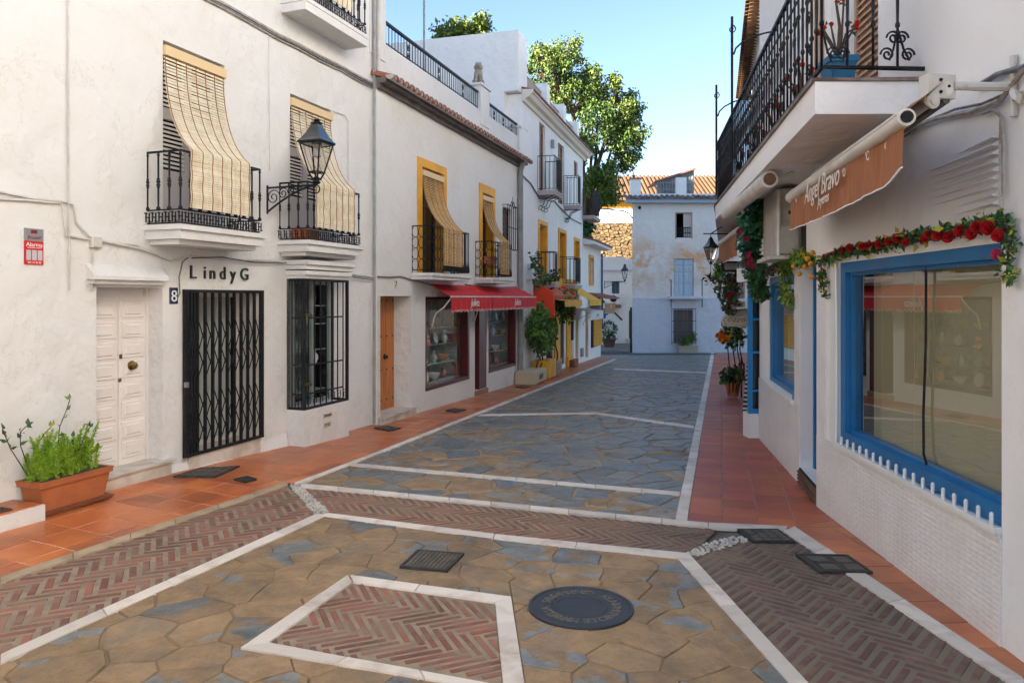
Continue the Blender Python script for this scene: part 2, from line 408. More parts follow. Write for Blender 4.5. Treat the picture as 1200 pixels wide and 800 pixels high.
def herring(name, region, a, b, Wd=.0655, n=4, flip=False):
    """herringbone of worn bricks, zigzags running along a->b"""
    root = sheet(name, region, -.0045, M_mortar2)
    d = Vector(b) - Vector(a); ang = math.atan2(d.y, d.x) - math.pi / 4
    ca, sa = math.cos(ang), math.sin(ang); o = region[0]
    def mesh(hx, hy):
        mb = MB(); pts = [(-hx, -hy), (hx, -hy), (hx, hy), (-hx, hy)]
        def T(x, y, z): X, Y = x * ca - y * sa, x * sa + y * ca; return (X, Y, z - SLOPE * Y)
        e = .004; mb.add([T(x - math.copysign(e, x), y - math.copysign(e, y), 0) for x, y in pts] + [T(x, y, -.003) for x, y in pts] + [T(x, y, -.018) for x, y in pts],
            [(0, 1, 2, 3)] + [(4 + i, 4 + (i + 1) % 4, (i + 1) % 4, i) for i in range(4)] + [(8 + i, 8 + (i + 1) % 4, 4 + (i + 1) % 4, 4 + i) for i in range(4)], 0, 0)
        return mb.mesh('brick', M_brick, Vector((0, 0, 0)))
    L = n * Wd - .026; B = Wd * .56
    meH, meV = mesh(L / 2, B / 2), mesh(B / 2, L / 2)
    xs = [p[0] for p in region]; ys = [p[1] for p in region]; rad = max(max(xs) - min(xs), max(ys) - min(ys)) + .5; K = int(rad / Wd * 1.5)
    cx, cy = sum(xs) / len(xs), sum(ys) / len(ys)
    whole = []; cut = []
    for y in range(-K, K):
        for mm in range(-K // (2 * n) - 3, K // (2 * n) + 3):
            for kind in (0, 1):
                if kind == 0: u0, v0, u1, v1 = y + 2 * n * mm, y, y + 2 * n * mm + n, y + 1
                else: u0, v0, u1, v1 = y, y + 1 + 2 * n * mm, y + 1, y + 1 + 2 * n * mm + n
                u, v = (u0 + u1) / 2 * Wd, (v0 + v1) / 2 * Wd
                if abs(u) > rad or abs(v) > rad: continue
                X, Y = cx + u * ca - v * sa, cy + u * sa + v * ca
                if not (min(xs) - .2 < X < max(xs) + .2 and min(ys) - .2 < Y < max(ys) + .2): continue
                hx, hy = (L / 2, B / 2) if kind == 0 else (B / 2, L / 2)
                q = [(X + x * ca - y_ * sa, Y + x * sa + y_ * ca) for x, y_ in ((-hx, -hy), (hx, -hy), (hx, hy), (-hx, hy))]
                c = clipc(q, region)
                if len(c) < 3 or area(c) < .25 * L * B: continue
                if area(c) > .98 * L * B: whole.append((X, Y, kind))
                else: cut.append(c)
    lim = 300; allb = [(x * x + y * y, 0, (x, y, k)) for x, y, k in whole] + [(c[0][0] ** 2 + c[0][1] ** 2, 1, c) for c in cut]
    allb.sort(key=lambda t: t[0]); J = MB()
    for i, (dd, t, dat) in enumerate(allb):
        z = random.uniform(-.003, .001)
        if t == 0 and i < lim:
            x, y, k = dat; ob = link('brick', meV if k else meH, root, Vector((x, y, gz(y) + z))); ob.rotation_euler = (random.uniform(-.012, .012), random.uniform(-.012, .012), random.uniform(-.03, .03))
        else:
            if t == 0:
                x, y, k = dat; hx, hy = (B / 2, L / 2) if k else (L / 2, B / 2)
                dat = [(x + p * ca - q * sa, y + p * sa + q * ca) for p, q in ((-hx, -hy), (hx, -hy), (hx, hy), (-hx, hy))]
            mb, c = slab(ccw(dat), z, .001, .016, .003, 0)
            if i < lim: mb.build('brick', M_brick, root, fix=False)
            else:
                b0 = len(J.v); J.v += mb.v
                for f, r in zip(mb.f, mb.r): J.f.append([b0 + q for q in f]); J.m.append(0); J.r.append(r)
    J.build('brick', M_brick, root, kind='stuff', fix=False)
    return root
def strips(name, pts_a, pts_b, L, m=None, z=.008, parent=None, lim=300):
    """a strip of stone slabs between two edge lines; pts = 2D polylines of equal length"""
    root = parent or thing(name, None, None, (pts_a[0][0], pts_a[0][1], gz(pts_a[0][1])), kind='structure'); items = []
    for k in range(len(pts_a) - 1):
        a, b, c, d = [Vector(p) for p in (pts_a[k], pts_a[k + 1], pts_b[k + 1], pts_b[k])]
        n = max(1, round((b - a).length / L)); ts = [0] + [(i + random.uniform(-.12, .12)) / n for i in range(1, n)] + [1]
        for i in range(n):
            q = [a.lerp(b, ts[i]), a.lerp(b, ts[i + 1]), d.lerp(c, ts[i + 1]), d.lerp(c, ts[i])]
            items.append(slab(ccw([tuple(v) for v in q]), z, .003, .03, .003, .001))
    split_build('kerb_slab', items, root, m or M_marble, lambda t: t[1].length)
    return root
g = lambda x, y: tuple(G(x, y))
# front square
sq = PG((381, 603), (-60, 802), (-500, 1100), (1400, 1250), (932, 796), (802, 651))
sq = ccw([g(381, 603), g(-30, 789), (-3.3, .8), (1.4, .8), g(932, 796), g(802, 651)])
rect = PG((410, 676), (600, 702), (617, 815), (285, 760.5))
crazy('square_paving', sq, .34, M_mortar, [rect], gap=.0045)
herring('brick_rectangle', PG((413.5, 682), (580, 706), (589.4, 804.5), (314, 753.6)), G(408, 676), G(597, 705), .058, 5)
strips('rectangle_border', [g(410, 674.4), g(599, 699.9), g(617, 816), g(281.5, 760), g(407.5, 674.4)], [g(413.5, 682.5), g(580, 706.5), g(589.4, 804.5), g(314.5, 753.6), g(413.5, 682.5)], .45)
# herringbone bands
herring('brick_band', hull([g(336, 568), g(372, 603), (-3.38, .8), (-4.72, .8)]), G(380, 603), G(0, 775), .078, 3)
herring('brick_band', PG((352, 571), (388, 603), (808, 650), (840, 620)), G(384, 603), G(800, 650))
rb = hull([g(811, 652), g(842, 634), g(880, 622), g(918, 622), g(1178, 798), (2.31, 2.9), (1.385, 2.9), g(944, 798)])
herring('brick_band', rb, G(920, 622), G(1180, 800))
strips('left_strip', [g(372, 602), g(0, 767.5), (-3.39, .8)], [g(384, 604), g(0, 778.5), (-3.29, .8)], .5)
strips('left_outer_strip', [g(336, 564.5), g(0, 677), (-4.79, .8)], [g(338, 569), g(0, 684), (-4.70, .8)], .45, mat('tan_strip', (.42, .33, .22), .8, (.32, .24, .15), 6, bump=.4, bsc=40, var=.1))
strips('middle_strip', [g(352, 566.5), g(621, 592.5), g(830, 613), g(923.5, 617)], [g(352, 571), g(621, 596.6), g(830, 618), g(921, 622)], .42)
strips('middle_front_strip', [g(384, 601.5), g(580, 626), g(676, 636), g(808, 649)], [g(372, 604.5), g(578, 631.5), g(674, 642.5), g(801, 655)], .55)
strips('right_strip', [g(808, 649.5), g(944.5, 798), (1.47, 1.2)], [g(792, 652.5), g(920, 796), (1.385, 1.2)], .3)
strips('right_outer_strip', [g(931, 617), g(1200, 796), (2.43, 2.6)], [g(917, 622.5), g(1177, 797), (2.33, 2.6)], .5)
# pebble strips
def pebbles(poly, cnt, r0, r1, name):
    root = sheet(name, poly, -.004, M_mortar2); pts = []
    xs = [p[0] for p in poly]; ys = [p[1] for p in poly]; J = MB()
    for k in range(cnt * 30):
        x, y = random.uniform(min(xs), max(xs)), random.uniform(min(ys), max(ys)); r = random.uniform(r0, r1)
        if any((poly[(i + 1) % len(poly)][0] - a[0]) * (y - a[1]) - (poly[(i + 1) % len(poly)][1] - a[1]) * (x - a[0]) < 0 for i, a in enumerate(poly)): continue
        if any((x - a) ** 2 + (y - b) ** 2 < (r + c) ** 2 * .8 for a, b, c in pts): continue
        pts.append((x, y, r)); J.lathe((x, y, gz(y) - .004), [(r * .9, 0), (r, .006), (r * .6, .014), (r * .1, .016)], 7)
        if len(pts) > cnt: break
    J.build('pebble', M_pebble, root, smooth=True, kind='stuff')
pebbles(PG((338, 567.5), (350, 567.5), (386, 600), (371, 603.5)), 230, .012, .02, 'pebble_strip')
pebbles(PG((806, 648.5), (829, 636.5), (864, 628), (878, 632.5), (815, 651)), 150, .014, .027, 'pebble_strip')
# main street
st = hull([g(354, 567), g(794, 611), g(834, 413.5), g(722, 420.8)])
crazy('street_paving', st, .44, M_mortarT, gap=.017, near=0)
strips('left_kerb_strip', [g(345, 566), g(444.6, 528.5), g(720, 420)], [g(354, 566.5), g(450, 530), g(722, 421.5)], .5)
strips('right_kerb_strip', [g(791, 610.5), g(833.3, 413)], [g(805, 611.5), g(837.2, 413)], .45)
strips('cross_strip', [g(412.5, 543), g(797, 577)], [g(411, 546.2), g(796.7, 580.8)], .4, z=.009)
strips('cross_strip', [g(563, 485.4), g(698.5, 483.4), g(814, 499.5)], [g(560, 487.2), g(697, 485.3), g(813.5, 502)], .5, z=.009)
strips('cross_strip', [g(720, 431.8), g(831.5, 436.4)], [g(718, 433), g(831.3, 437.8)], .6, z=.009)
# two low steps in front of the far house, and paving beyond
far = hull([g(835, 413.5), g(721, 421), (3.0, 29.5), (12, 30.3), (12, 33.2), (8.5, 48), (-1, 48), (2.5, 31)])
root = sheet("far_paving", far, -.008, mat('grey_slate_setts', (.09, .1, .11), .7, (.14, .12, .09), 2.5, bump=.5, bsc=12, sx=(1, 3, 1)))
items = []
yy = 27.6
while yy < 46:
    xx = 1.5; hh = .3 * (1 + (yy - 30) * .05)
    while xx < 9.5:
        ww = random.uniform(.4, .9); q = clipc([(xx, yy), (xx + ww, yy), (xx + ww, yy + hh), (xx, yy + hh)], far)
        if len(q) > 2: items.append(slab(ccw(q), 0, .012, .016, .004))
        xx += ww
    yy += hh
split_build('stone', items, root, M_stone, lambda t: t[1].y)
for y0 in (31.0, 32.2, 33.4):
    yy = y0 * 1.0; mb = MB(); mb.box((3.3 if y0 < 33 else 3.6, yy, gz(yy) - .1), (5.4 if y0 < 32 else 2.0, 0, 0), (0, .12, 0), (0, 0, .135))
    mb.build('step', mat('dark_step_edge', (.035, .04, .045), .7, (.08, .08, .075), 3), kind='structure')
# tiled pavements
def tiles(name, region, o, d, tw, tl, m, m_grout, gap=.0075, z=.0, border=None, alt=None):
    d = Vector(d).normalized(); e = Vector((-d.y, d.x)); o = Vector(o); items = []; gm = MB()
    cs = [((Vector(p) - o).dot(d), (Vector(p) - o).dot(e)) for p in region]
    a0, a1 = int(min(c[0] for c in cs) / tl) - 1, int(max(c[0] for c in cs) / tl) + 2
    rows = [v for v in border] if border else []
    b0, b1 = min(c[1] for c in cs), max(c[1] for c in cs)
    edges = []; v = 0
    if border: edges.append((0, border[0])); v = border[0]
    while v < b1: edges.append((v, v + tw)); v += tw
    v = 0
    while v > b0: edges.append((v - tw, v)); v -= tw
    for r, (p0, p1) in enumerate(edges):
        for a in range(a0, a1):
            sh = .5 * tl if (alt and r % 2) else 0
            q = [tuple(o + d * (a * tl + sh) + e * p0), tuple(o + d * ((a + 1) * tl + sh) + e * p0), tuple(o + d * ((a + 1) * tl + sh) + e * p1), tuple(o + d * (a * tl + sh) + e * p1)]
            q = clipc(q, region)
            if len(q) > 2: gm.add([(x, y, gz(y) + lift(x, y) + z - .0035) for x, y in q], [tuple(range(len(q)))])
            if len(q) > 2 and area(q) > .15 * tw * tl * .3: items.append(slab(ccw(q), z, gap, .012, .002, .0012))
    root = gm.build(name, m_grout, None, kind='structure', fix=False); split_build('tile', items, root, m, lambda t: t[1].length); return root
A_ = Wall(-2.165, 11.29, .365, 1); B_ = Wall(-.949, 14.67, .33, 1); C_ = Wall(.283, 18.53, .295, 1)
w2 = lambda W, u, off=0: tuple(W.P(u, 0, off)[:2])
Lp = ccw([w2(A_, A_.hit(437), -.9), w2(A_, -9.5, -.9), g(-330, 790), g(0, 677.5), g(337, 564.8), g(347, 565.5), g(500, 505.5)])
# convex pieces: near pavement and street pavement
near = hull([w2(A_, A_.hit(258), -.9), w2(A_, -12.5, -.9), (-4.79, .8), g(337, 565)])
tiles('left_pavement', near, g(337, 565), Vector(g(337, 565)) - Vector(g(0, 677.5)), .33, .33, M_tile, M_grout, border=(.16,))
mid = hull([g(337, 565), g(347, 565.2), g(720, 420.5), (3.9, 29.5), (3.4, 29.7), w2(C_, 8, -.4), w2(C_, 0, -.6), w2(B_, -3.0, -.9), w2(A_, .1, -.9), w2(A_, A_.hit(258), -.9)])
tiles('left_street_pavement', mid, g(347, 566), Vector(g(720, 421)) - Vector(g(347, 566)), .33, .33, M_tile, M_grout, border=(.16,))
Rt = ccw([g(804, 611), g(836.8, 413), (13, 30), (13, 12), (4.2, 6), (3.2, 3.0), (2.6, 3.0), g(1199, 794), g(930, 617.5)])
tiles('right_pavement', hull([g(805, 611.5), g(836.8, 413), (12, 31), (9, 14), (3.2, 6.3), g(930, 618.5), g(830, 612.5)]), g(805, 611), Vector(g(837, 413)) - Vector(g(805, 611)), .285, .285, M_tileR, M_groutR, gap=.0075)
tiles('right_pavement', hull([g(930, 618.2), (3.2, 6.3), (3.0, 3.0), (2.62, 2.9), g(1199, 795)]), g(931, 618), Vector(g(1190, 789)) - Vector(g(931, 618)), .3, .3, M_tile, M_groutR, gap=.0075)
# ---- iron covers
def cover(pts, label, pattern, z=.016, m=None):
    q = [Vector((*G(*p), 0)) for p in pts]
    for v in q: v.z = gz(v.y) + lift(v.x, v.y) + z
    c = sum(q, Vector()) / 4; t = thing('manhole_cover', label, 'drain cover', c)
    mb = MB(); low = [v - Vector((0, 0, .025)) for v in q]
    s = lambda u, v, dz=0: (q[0].lerp(q[1], u)).lerp(q[3].lerp(q[2], u), v) + Vector((0, 0, dz))
    e = .05
    for a, b, c2, d in ((0, 0, 1, e), (0, 1 - e, 1, 1), (0, e, e, 1 - e), (1 - e, e, 1, 1 - e)):
        mb.prism([s(a, b, -.02), s(c2, b, -.02), s(c2, d, -.02), s(a, d, -.02)], (0, 0, .022))
    mb.build('frame', m or M_cast, t)
    mb = MB(); mb.prism([s(e, e, -.02), s(1 - e, e, -.02), s(1 - e, 1 - e, -.02), s(e, 1 - e, -.02)], (0, 0, .018)); mb.build('plate', m or M_cast, t)
    mb = MB()
    if pattern:
        n = pattern
        for i in range(n):
            for j in range(n):
                u, v = e + .02 + (i + .2) / n * (1 - 2 * e - .02), e + .02 + (j + .2) / n * (1 - 2 * e - .02); w_ = .6 / n
                mb.prism([s(u, v, -.002), s(u + w_, v, -.002), s(u + w_, v + w_, -.002), s(u, v + w_, -.002)], (0, 0, .005))
        mb.build('stud', mat('worn_cast_stud', (.13, .11, .085), .6, (.07, .06, .05), 12), t, kind='stuff')
    return t
cover([(489, 646), (544, 650), (524, 671), (468, 666)], 'small square cast iron drain cover studded in rows, near the round cover', 10)
cover([(932, 651), (993.5, 652), (1023, 672.5), (960, 671.8)], 'dark square metal cover across the pale kerb beside the white shop wall', 2)
cover([(864, 621.5), (912, 621.5), (932, 636.5), (882, 635.7)], 'dark cover set in the brick band next to the white pebbles', 4)
cover([(203, 559), (235, 549.5), (281, 547), (252, 560)], 'black grate in the terracotta pavement under the folding iron gate', 6)
cover([(274, 562.5), (290, 559), (301, 562.5), (287, 566)], 'tiny dark valve cover in the left terracotta pavement', 0)
cover([(438, 502), (452, 499.5), (470, 502.2), (456, 505.5)], 'black grate in the pavement below the orange wooden door', 4)
cover([(522, 481.5), (532, 479), (546, 480.8), (535, 483.5)], 'grate in the pavement below the first maroon shop window', 4)
cover([(604, 453.6), (612, 452), (621, 453.6), (613, 455.4)], 'small grate in the pavement by the grey downpipe', 3)
def round_cover():
    cx, cy = .40, 4.22; r = .305; t = thing('manhole_cover', 'round cast iron manhole cover with raised ring of letters', 'drain cover', (cx, cy, gz(cy)))
    M_b = mat('blue_black_iron', (.035, .045, .06), .5, (.05, .05, .05), 12, bump=.5, bsc=60, metal=.4)
    c = Vector((cx, cy, gz(cy))); ax = Vector((0, SLOPE, 1)).normalized()
    mb = MB(); mb.lathe(c, [(r, -.02), (r, .012), (r * .94, .014), (r * .93, .009), (r * .9, .009)], 48, ax=ax); mb.build('rim', M_b, t)
    mb = MB(); mb.lathe(c, [(r * .9, -.02), (r * .895, .008), (r * .52, .008), (r * .5, .013), (r * .46, .013), (r * .455, .008), (.01, .008)], 48, ax=ax); mb.build('plate', M_b, t)
    txt = 'SANEAMIENTO  AYUNTAMIENTO DE MARBELLA  '
    for i, ch in enumerate(txt):
        if ch == ' ': continue
        a = math.pi * .9 - 2 * math.pi * i / len(txt)
        o = text_obj(ch, .075, mat('worn_letter_metal', (.15, .13, .10), .55, metal=.2), t, 'letter', .006)
        o.matrix_local = Matrix.Translation(Vector((math.cos(a) * r * .6, math.sin(a) * r * .6, .0095 - SLOPE * math.sin(a) * r * .6))) @ Matrix.Rotation(a - math.pi / 2, 4, 'Z')
def text_mesh(s, size, depth=.004, shear=0, font=None):
    cu = bpy.data.curves.new('txt', 'FONT'); cu.body = s; cu.size = size; cu.extrude = depth / 2; cu.shear = shear; cu.align_x = 'CENTER'; cu.resolution_u = 3
    o = bpy.data.objects.new('txt', cu); COL.objects.link(o); dg = bpy.context.evaluated_depsgraph_get(); dg.update()
    me = bpy.data.meshes.new_from_object(o.evaluated_get(dg)); bpy.data.objects.remove(o); return me
def text_obj(s, size, m, parent, name='lettering', depth=.004, shear=0):
    me = text_mesh(s, size, depth, shear); me.materials.clear(); me.materials.append(m)
    o = bpy.data.objects.new(name, me); COL.objects.link(o); o.parent = parent; WO[o.name] = Vector((0, 0, 0)); return o
def wall_text(s, W, u, z, off, size, m, parent, sx=1, depth=.004, shear=0, name='lettering', flip=1, rotz=0):
    """lettering lying on a wall; flip=-1 where +u runs right-to-left for the reader"""
    o = text_obj(s, size, m, parent, name, depth, shear); p = W.P(u, z, off) - WO[parent.name]
    X = W.d * flip; Z = W.n.copy(); Y = Vector((0, 0, 1))
    if rotz: X = (X * math.cos(rotz) + Y * math.sin(rotz)); Y = Z.cross(X)
    M = Matrix((X, Y, Z)).transposed().to_4x4(); M.translation = p
    o.matrix_local = M @ Matrix.Diagonal((sx, 1, 1, 1)); return o
round_cover()
# ---------------------------------------------------------------- more materials
M_glass = mat('dark_window_glass', (.02, .025, .028), .06, spec=1.0)
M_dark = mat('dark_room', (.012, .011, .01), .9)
M_yellow = mat('ochre_yellow_paint', (.75, .36, .015), .6, (.62, .28, .015), 3, bump=.15, bsc=40)
M_wooddk = mat('dark_brown_wood', (.09, .04, .02), .6, (.05, .025, .014), 6, sx=(6, 6, .6), bump=.2, bsc=50)
M_orange = mat('varnished_orange_wood', (.50, .16, .02), .4, (.34, .095, .014), 4, sx=(8, 8, .5), bump=.2, bsc=60, coat=.2)
M_maroon = mat('maroon_paint', (.10, .008, .012), .35, (.07, .006, .01), 5, coat=.3)
M_grey = mat('grey_galvanised_pipe', (.33, .34, .34), .5, (.26, .26, .26), 6, metal=.2)
M_pipew = mat('white_painted_pipe', (.62, .6, .57), .5, (.5, .46, .4), 5)
M_cable = mat('dusty_cable', (.38, .35, .31), .7, (.25, .22, .19), 20)
M_cabledk = mat('grey_cable', (.17, .17, .18), .6, (.1, .1, .11), 20)
M_door = mat('white_door_paint', (.76, .73, .70), .5, (.7, .66, .62), 3, bump=.08, bsc=60)
M_brass = mat('old_brass', (.25, .17, .06), .35, metal=.9)
M_blind = mat('cream_blind_slat', (.76, .69, .52), .6, (.66, .56, .38), 8, var=.08)
M_cord = mat('brown_blind_cord', (.30, .13, .03), .8)
M_esparto = mat('woven_esparto', (.62, .40, .17), .8, (.45, .26, .09), 40, bump=.6, bsc=60, var=.12)
M_rooftile = mat('clay_roof_tile', (.30, .10, .06), .8, (.20, .08, .055), 4, bump=.3, bsc=20, var=.3)
M_roofgold = mat('ochre_clay_tile', (.13, .065, .025), .8, (.08, .04, .018), 4, bump=.3, bsc=20, var=.3)
M_stonecarve = mat('weathered_carved_stone', (.38, .33, .27), .9, (.25, .22, .18), 8, bump=.6, bsc=30)
M_terra = mat('terracotta_pot', (.42, .13, .045), .65, (.36, .11, .04), 8, bump=.1, bsc=50)
M_curtain = mat('white_curtain', (.6, .62, .6), .9, (.5, .52, .5), 3, sx=(12, 12, .4), bump=.3, bsc=20)
M_lampglass = bpy.data.materials.new('lantern_glass'); M_lampglass.use_nodes = True
_b = M_lampglass.node_tree.nodes['Principled BSDF']; _b.inputs['Transmission Weight'].default_value = 1; _b.inputs['Roughness'].default_value = .05; _b.inputs['IOR'].default_value = 1.08
def clear_glass(name, refl=.12, tint=(.85, .9, .88), rough=.0, k=1.3):
    m = bpy.data.materials.new(name); m.use_nodes = True; nt = m.node_tree; nt.nodes.remove(nt.nodes['Principled BSDF']); out = nt.nodes['Material Output']
    tr = N(nt, 'ShaderNodeBsdfTransparent'); tr.inputs[0].default_value = (*tint, 1); gl = N(nt, 'ShaderNodeBsdfGlossy'); gl.inputs['Roughness'].default_value = rough
    fr = N(nt, 'ShaderNodeFresnel'); fr.inputs[0].default_value = 1.5; bf = N(nt, 'ShaderNodeMapRange'); nt.links.new(N(nt, 'ShaderNodeNewGeometry').outputs['Backfacing'], bf.inputs[0]); bf.inputs[3].default_value = 1.5; bf.inputs[4].default_value = 1 / 1.5; nt.links.new(bf.outputs[0], fr.inputs[0])
    ad = N(nt, 'ShaderNodeMath', operation='MULTIPLY_ADD'); nt.links.new(fr.outputs[0], ad.inputs[0]); ad.inputs[1].default_value = k; ad.inputs[2].default_value = refl; ad.use_clamp = True
    mx = N(nt, 'ShaderNodeMixShader'); nt.links.new(ad.outputs[0], mx.inputs[0]); nt.links.new(tr.outputs[0], mx.inputs[1]); nt.links.new(gl.outputs[0], mx.inputs[2]); nt.links.new(mx.outputs[0], out.inputs[0]); return m
M_shopglass = clear_glass('shop_window_glass', .02, k=.45, tint=(.95, .97, .95))
# ---------------------------------------------------------------- builders
def shell(W, u0, u1, z1, depth, ops, t, m, z0=None, name='wall', room=.9, skew=0, m_room=None):
    """front with openings (u0,u1,z0,z1,reveal depth), reveals, ends, back and top"""
    zb = min(W.g(u0), W.g(u1)) - .3 if z0 is None else z0
    us = sorted({u0, u1} | {a for o in ops for a in o[:2]}); zs = sorted({zb, z1} | {a for o in ops for a in o[2:4]})
    mb = MB()
    for i in range(len(us) - 1):
        for j in range(len(zs) - 1):
            cu, cz = (us[i] + us[i + 1]) / 2, (zs[j] + zs[j + 1]) / 2
            if any(o[0] < cu < o[1] and o[2] < cz < o[3] for o in ops): continue
            mb.quad(W.P(us[i], zs[j]), W.P(us[i + 1], zs[j]), W.P(us[i + 1], zs[j + 1]), W.P(us[i], zs[j + 1]))
    for a, b, c, d, dp in ops:
        for p, q in (((a, c), (b, c)), ((b, c), (b, d)), ((b, d), (a, d)), ((a, d), (a, c))):
            mb.quad(W.P(*p), W.P(*q), W.P(*q, -dp), W.P(*p, -dp))
    mb.quad(W.P(u0, zb), W.P(u0, z1), W.P(u0 + skew, z1, -depth), W.P(u0 + skew, zb, -depth)); mb.quad(W.P(u1, zb), W.P(u1, z1), W.P(u1, z1, -depth), W.P(u1, zb, -depth))
    mb.quad(W.P(u0 + skew, zb, -depth), W.P(u1, zb, -depth), W.P(u1, z1, -depth), W.P(u0 + skew, z1, -depth)); mb.quad(W.P(u0, z1), W.P(u1, z1), W.P(u1, z1, -depth), W.P(u0 + skew, z1, -depth))
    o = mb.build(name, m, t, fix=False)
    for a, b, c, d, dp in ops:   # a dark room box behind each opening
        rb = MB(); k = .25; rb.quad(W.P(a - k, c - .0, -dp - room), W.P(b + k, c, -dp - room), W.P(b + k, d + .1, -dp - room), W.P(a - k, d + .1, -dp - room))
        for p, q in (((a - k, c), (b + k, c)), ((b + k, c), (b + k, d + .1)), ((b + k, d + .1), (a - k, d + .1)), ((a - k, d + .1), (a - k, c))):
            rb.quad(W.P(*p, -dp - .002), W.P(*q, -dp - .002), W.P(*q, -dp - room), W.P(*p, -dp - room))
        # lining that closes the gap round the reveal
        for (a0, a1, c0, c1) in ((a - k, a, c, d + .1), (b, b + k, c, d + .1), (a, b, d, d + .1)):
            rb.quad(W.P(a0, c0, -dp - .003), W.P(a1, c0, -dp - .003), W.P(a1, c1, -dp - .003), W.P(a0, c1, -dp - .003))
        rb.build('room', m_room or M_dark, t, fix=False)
    return o
def casement(t, W, u0, u1, z0, z1, off, mf, mg, cols=2, rows=1, fr=.05, dp=.04, name='window'):
    mb = MB()
    mb.wb(W, u0, u1, z0, z0 + fr, off, off + dp); mb.wb(W, u0, u1, z1 - fr, z1, off, off + dp)
    mb.wb(W, u0, u0 + fr, z0 + fr, z1 - fr, off, off + dp); mb.wb(W, u1 - fr, u1, z0 + fr, z1 - fr, off, off + dp)
    for i in range(1, cols):
        u = u0 + (u1 - u0) * i / cols; mb.wb(W, u - fr / 2, u + fr / 2, z0 + fr, z1 - fr, off, off + dp)
    for i in range(1, rows):
        z = z0 + (z1 - z0) * i / rows; mb.wb(W, u0 + fr, u1 - fr, z - fr / 4, z + fr / 4, off + .004, off + dp - .004)
    f = mb.build(name, mf, t); mb = MB(); mb.quad(W.P(u0 + fr, z0 + fr, off + .015), W.P(u1 - fr, z0 + fr, off + .015), W.P(u1 - fr, z1 - fr, off + .015), W.P(u0 + fr, z1 - fr, off + .015)); mb.build('pane', mg, f, fix=False); return f
def louvres(t, W, u0, u1, z0, z1, off, m, step=.06, fr=.05, name='shutter', leaves=1, sname='slat'):
    roots = []
    for k in range(leaves):
        a, b = u0 + (u1 - u0) * k / leaves + .003, u0 + (u1 - u0) * (k + 1) / leaves - .003; mb = MB()
        mb.wb(W, a, b, z0, z0 + fr, off, off + .035); mb.wb(W, a, b, z1 - fr, z1, off, off + .035); mb.wb(W, a, a + fr, z0 + fr, z1 - fr, off, off + .035); mb.wb(W, b - fr, b, z0 + fr, z1 - fr, off, off + .035)
        mb.wb(W, a + fr, b - fr, z0 + fr, z1 - fr, off, off + .004)
        r = mb.build(name, m, t); z = z0 + fr + step * .3; me = None
        while z < z1 - fr - step * .5:
            if me is None:
                mb = MB(); q = W.P(a + fr, z, off + .006); mb.box(q, W.d * (b - a - 2 * fr), W.n * .022 - Vector((0, 0, step * .55)), Vector((0, 0, .008)))
                o = mb.build(sname, m, r); me = o.data; base = o; z00 = z
            else:
                o = link(sname, me, r, WO[base.name] + Vector((0, 0, z - z00)))
            z += step
        roots.append(r)
    return roots
BAL = {}
def bal_mesh(style, h, m):
    key = (style, round(h, 3))
    if key in BAL: return BAL[key]
    mb = MB()
    if style == 'cast':
        r = .0095; P = [(r * 2, 0), (r * 2.2, .02), (r, .04), (r, h * .38), (r * 1.8, h * .39), (r * 1.3, h * .405), (r * 2.1, h * .43), (r * 1.3, h * .46), (r * 2.2, h * .49), (r * 1.3, h * .52), (r * 1.8, h * .54), (r, h * .55), (r, h * .93), (r * 2, h * .945), (r, h * .96), (r * 1.6, h)]
        mb.lathe((0, 0, 0), P, 8)
    elif style == 'spear':
        r = .009; mb.lathe((0, 0, 0), [(r * 2.2, 0), (r * 2.6, .05), (r * 1.6, .12), (r * 1.1, .17), (r, .2), (r, h)], 6)
    elif style == 'twist':
        r = .008; mb.lathe((0, 0, 0), [(r, 0), (r, h * .3), (r * 1.8, h * .31), (r * 1.8, h * .33), (r, h * .35), (r * 1.25, h * .5), (r, h * .65), (r * 1.8, h * .67), (r * 1.8, h * .69), (r, h * .7), (r, h)], 6)
    else:
        mb.lathe((0, 0, 0), [(.008, 0), (.008, h)], 6)
    BAL[key] = mb.mesh('baluster', m, Vector((0, 0, 0)), smooth=True); return BAL[key]
def spaced(path, step):
    """points along a list of 3D corners at about `step`, corners included"""
    o = []
    for a, b in zip(path, path[1:]):
        n = max(1, round((b - a).length / step)); o += [a.lerp(b, i / n) for i in range(n)]
    return o + [path[-1]]
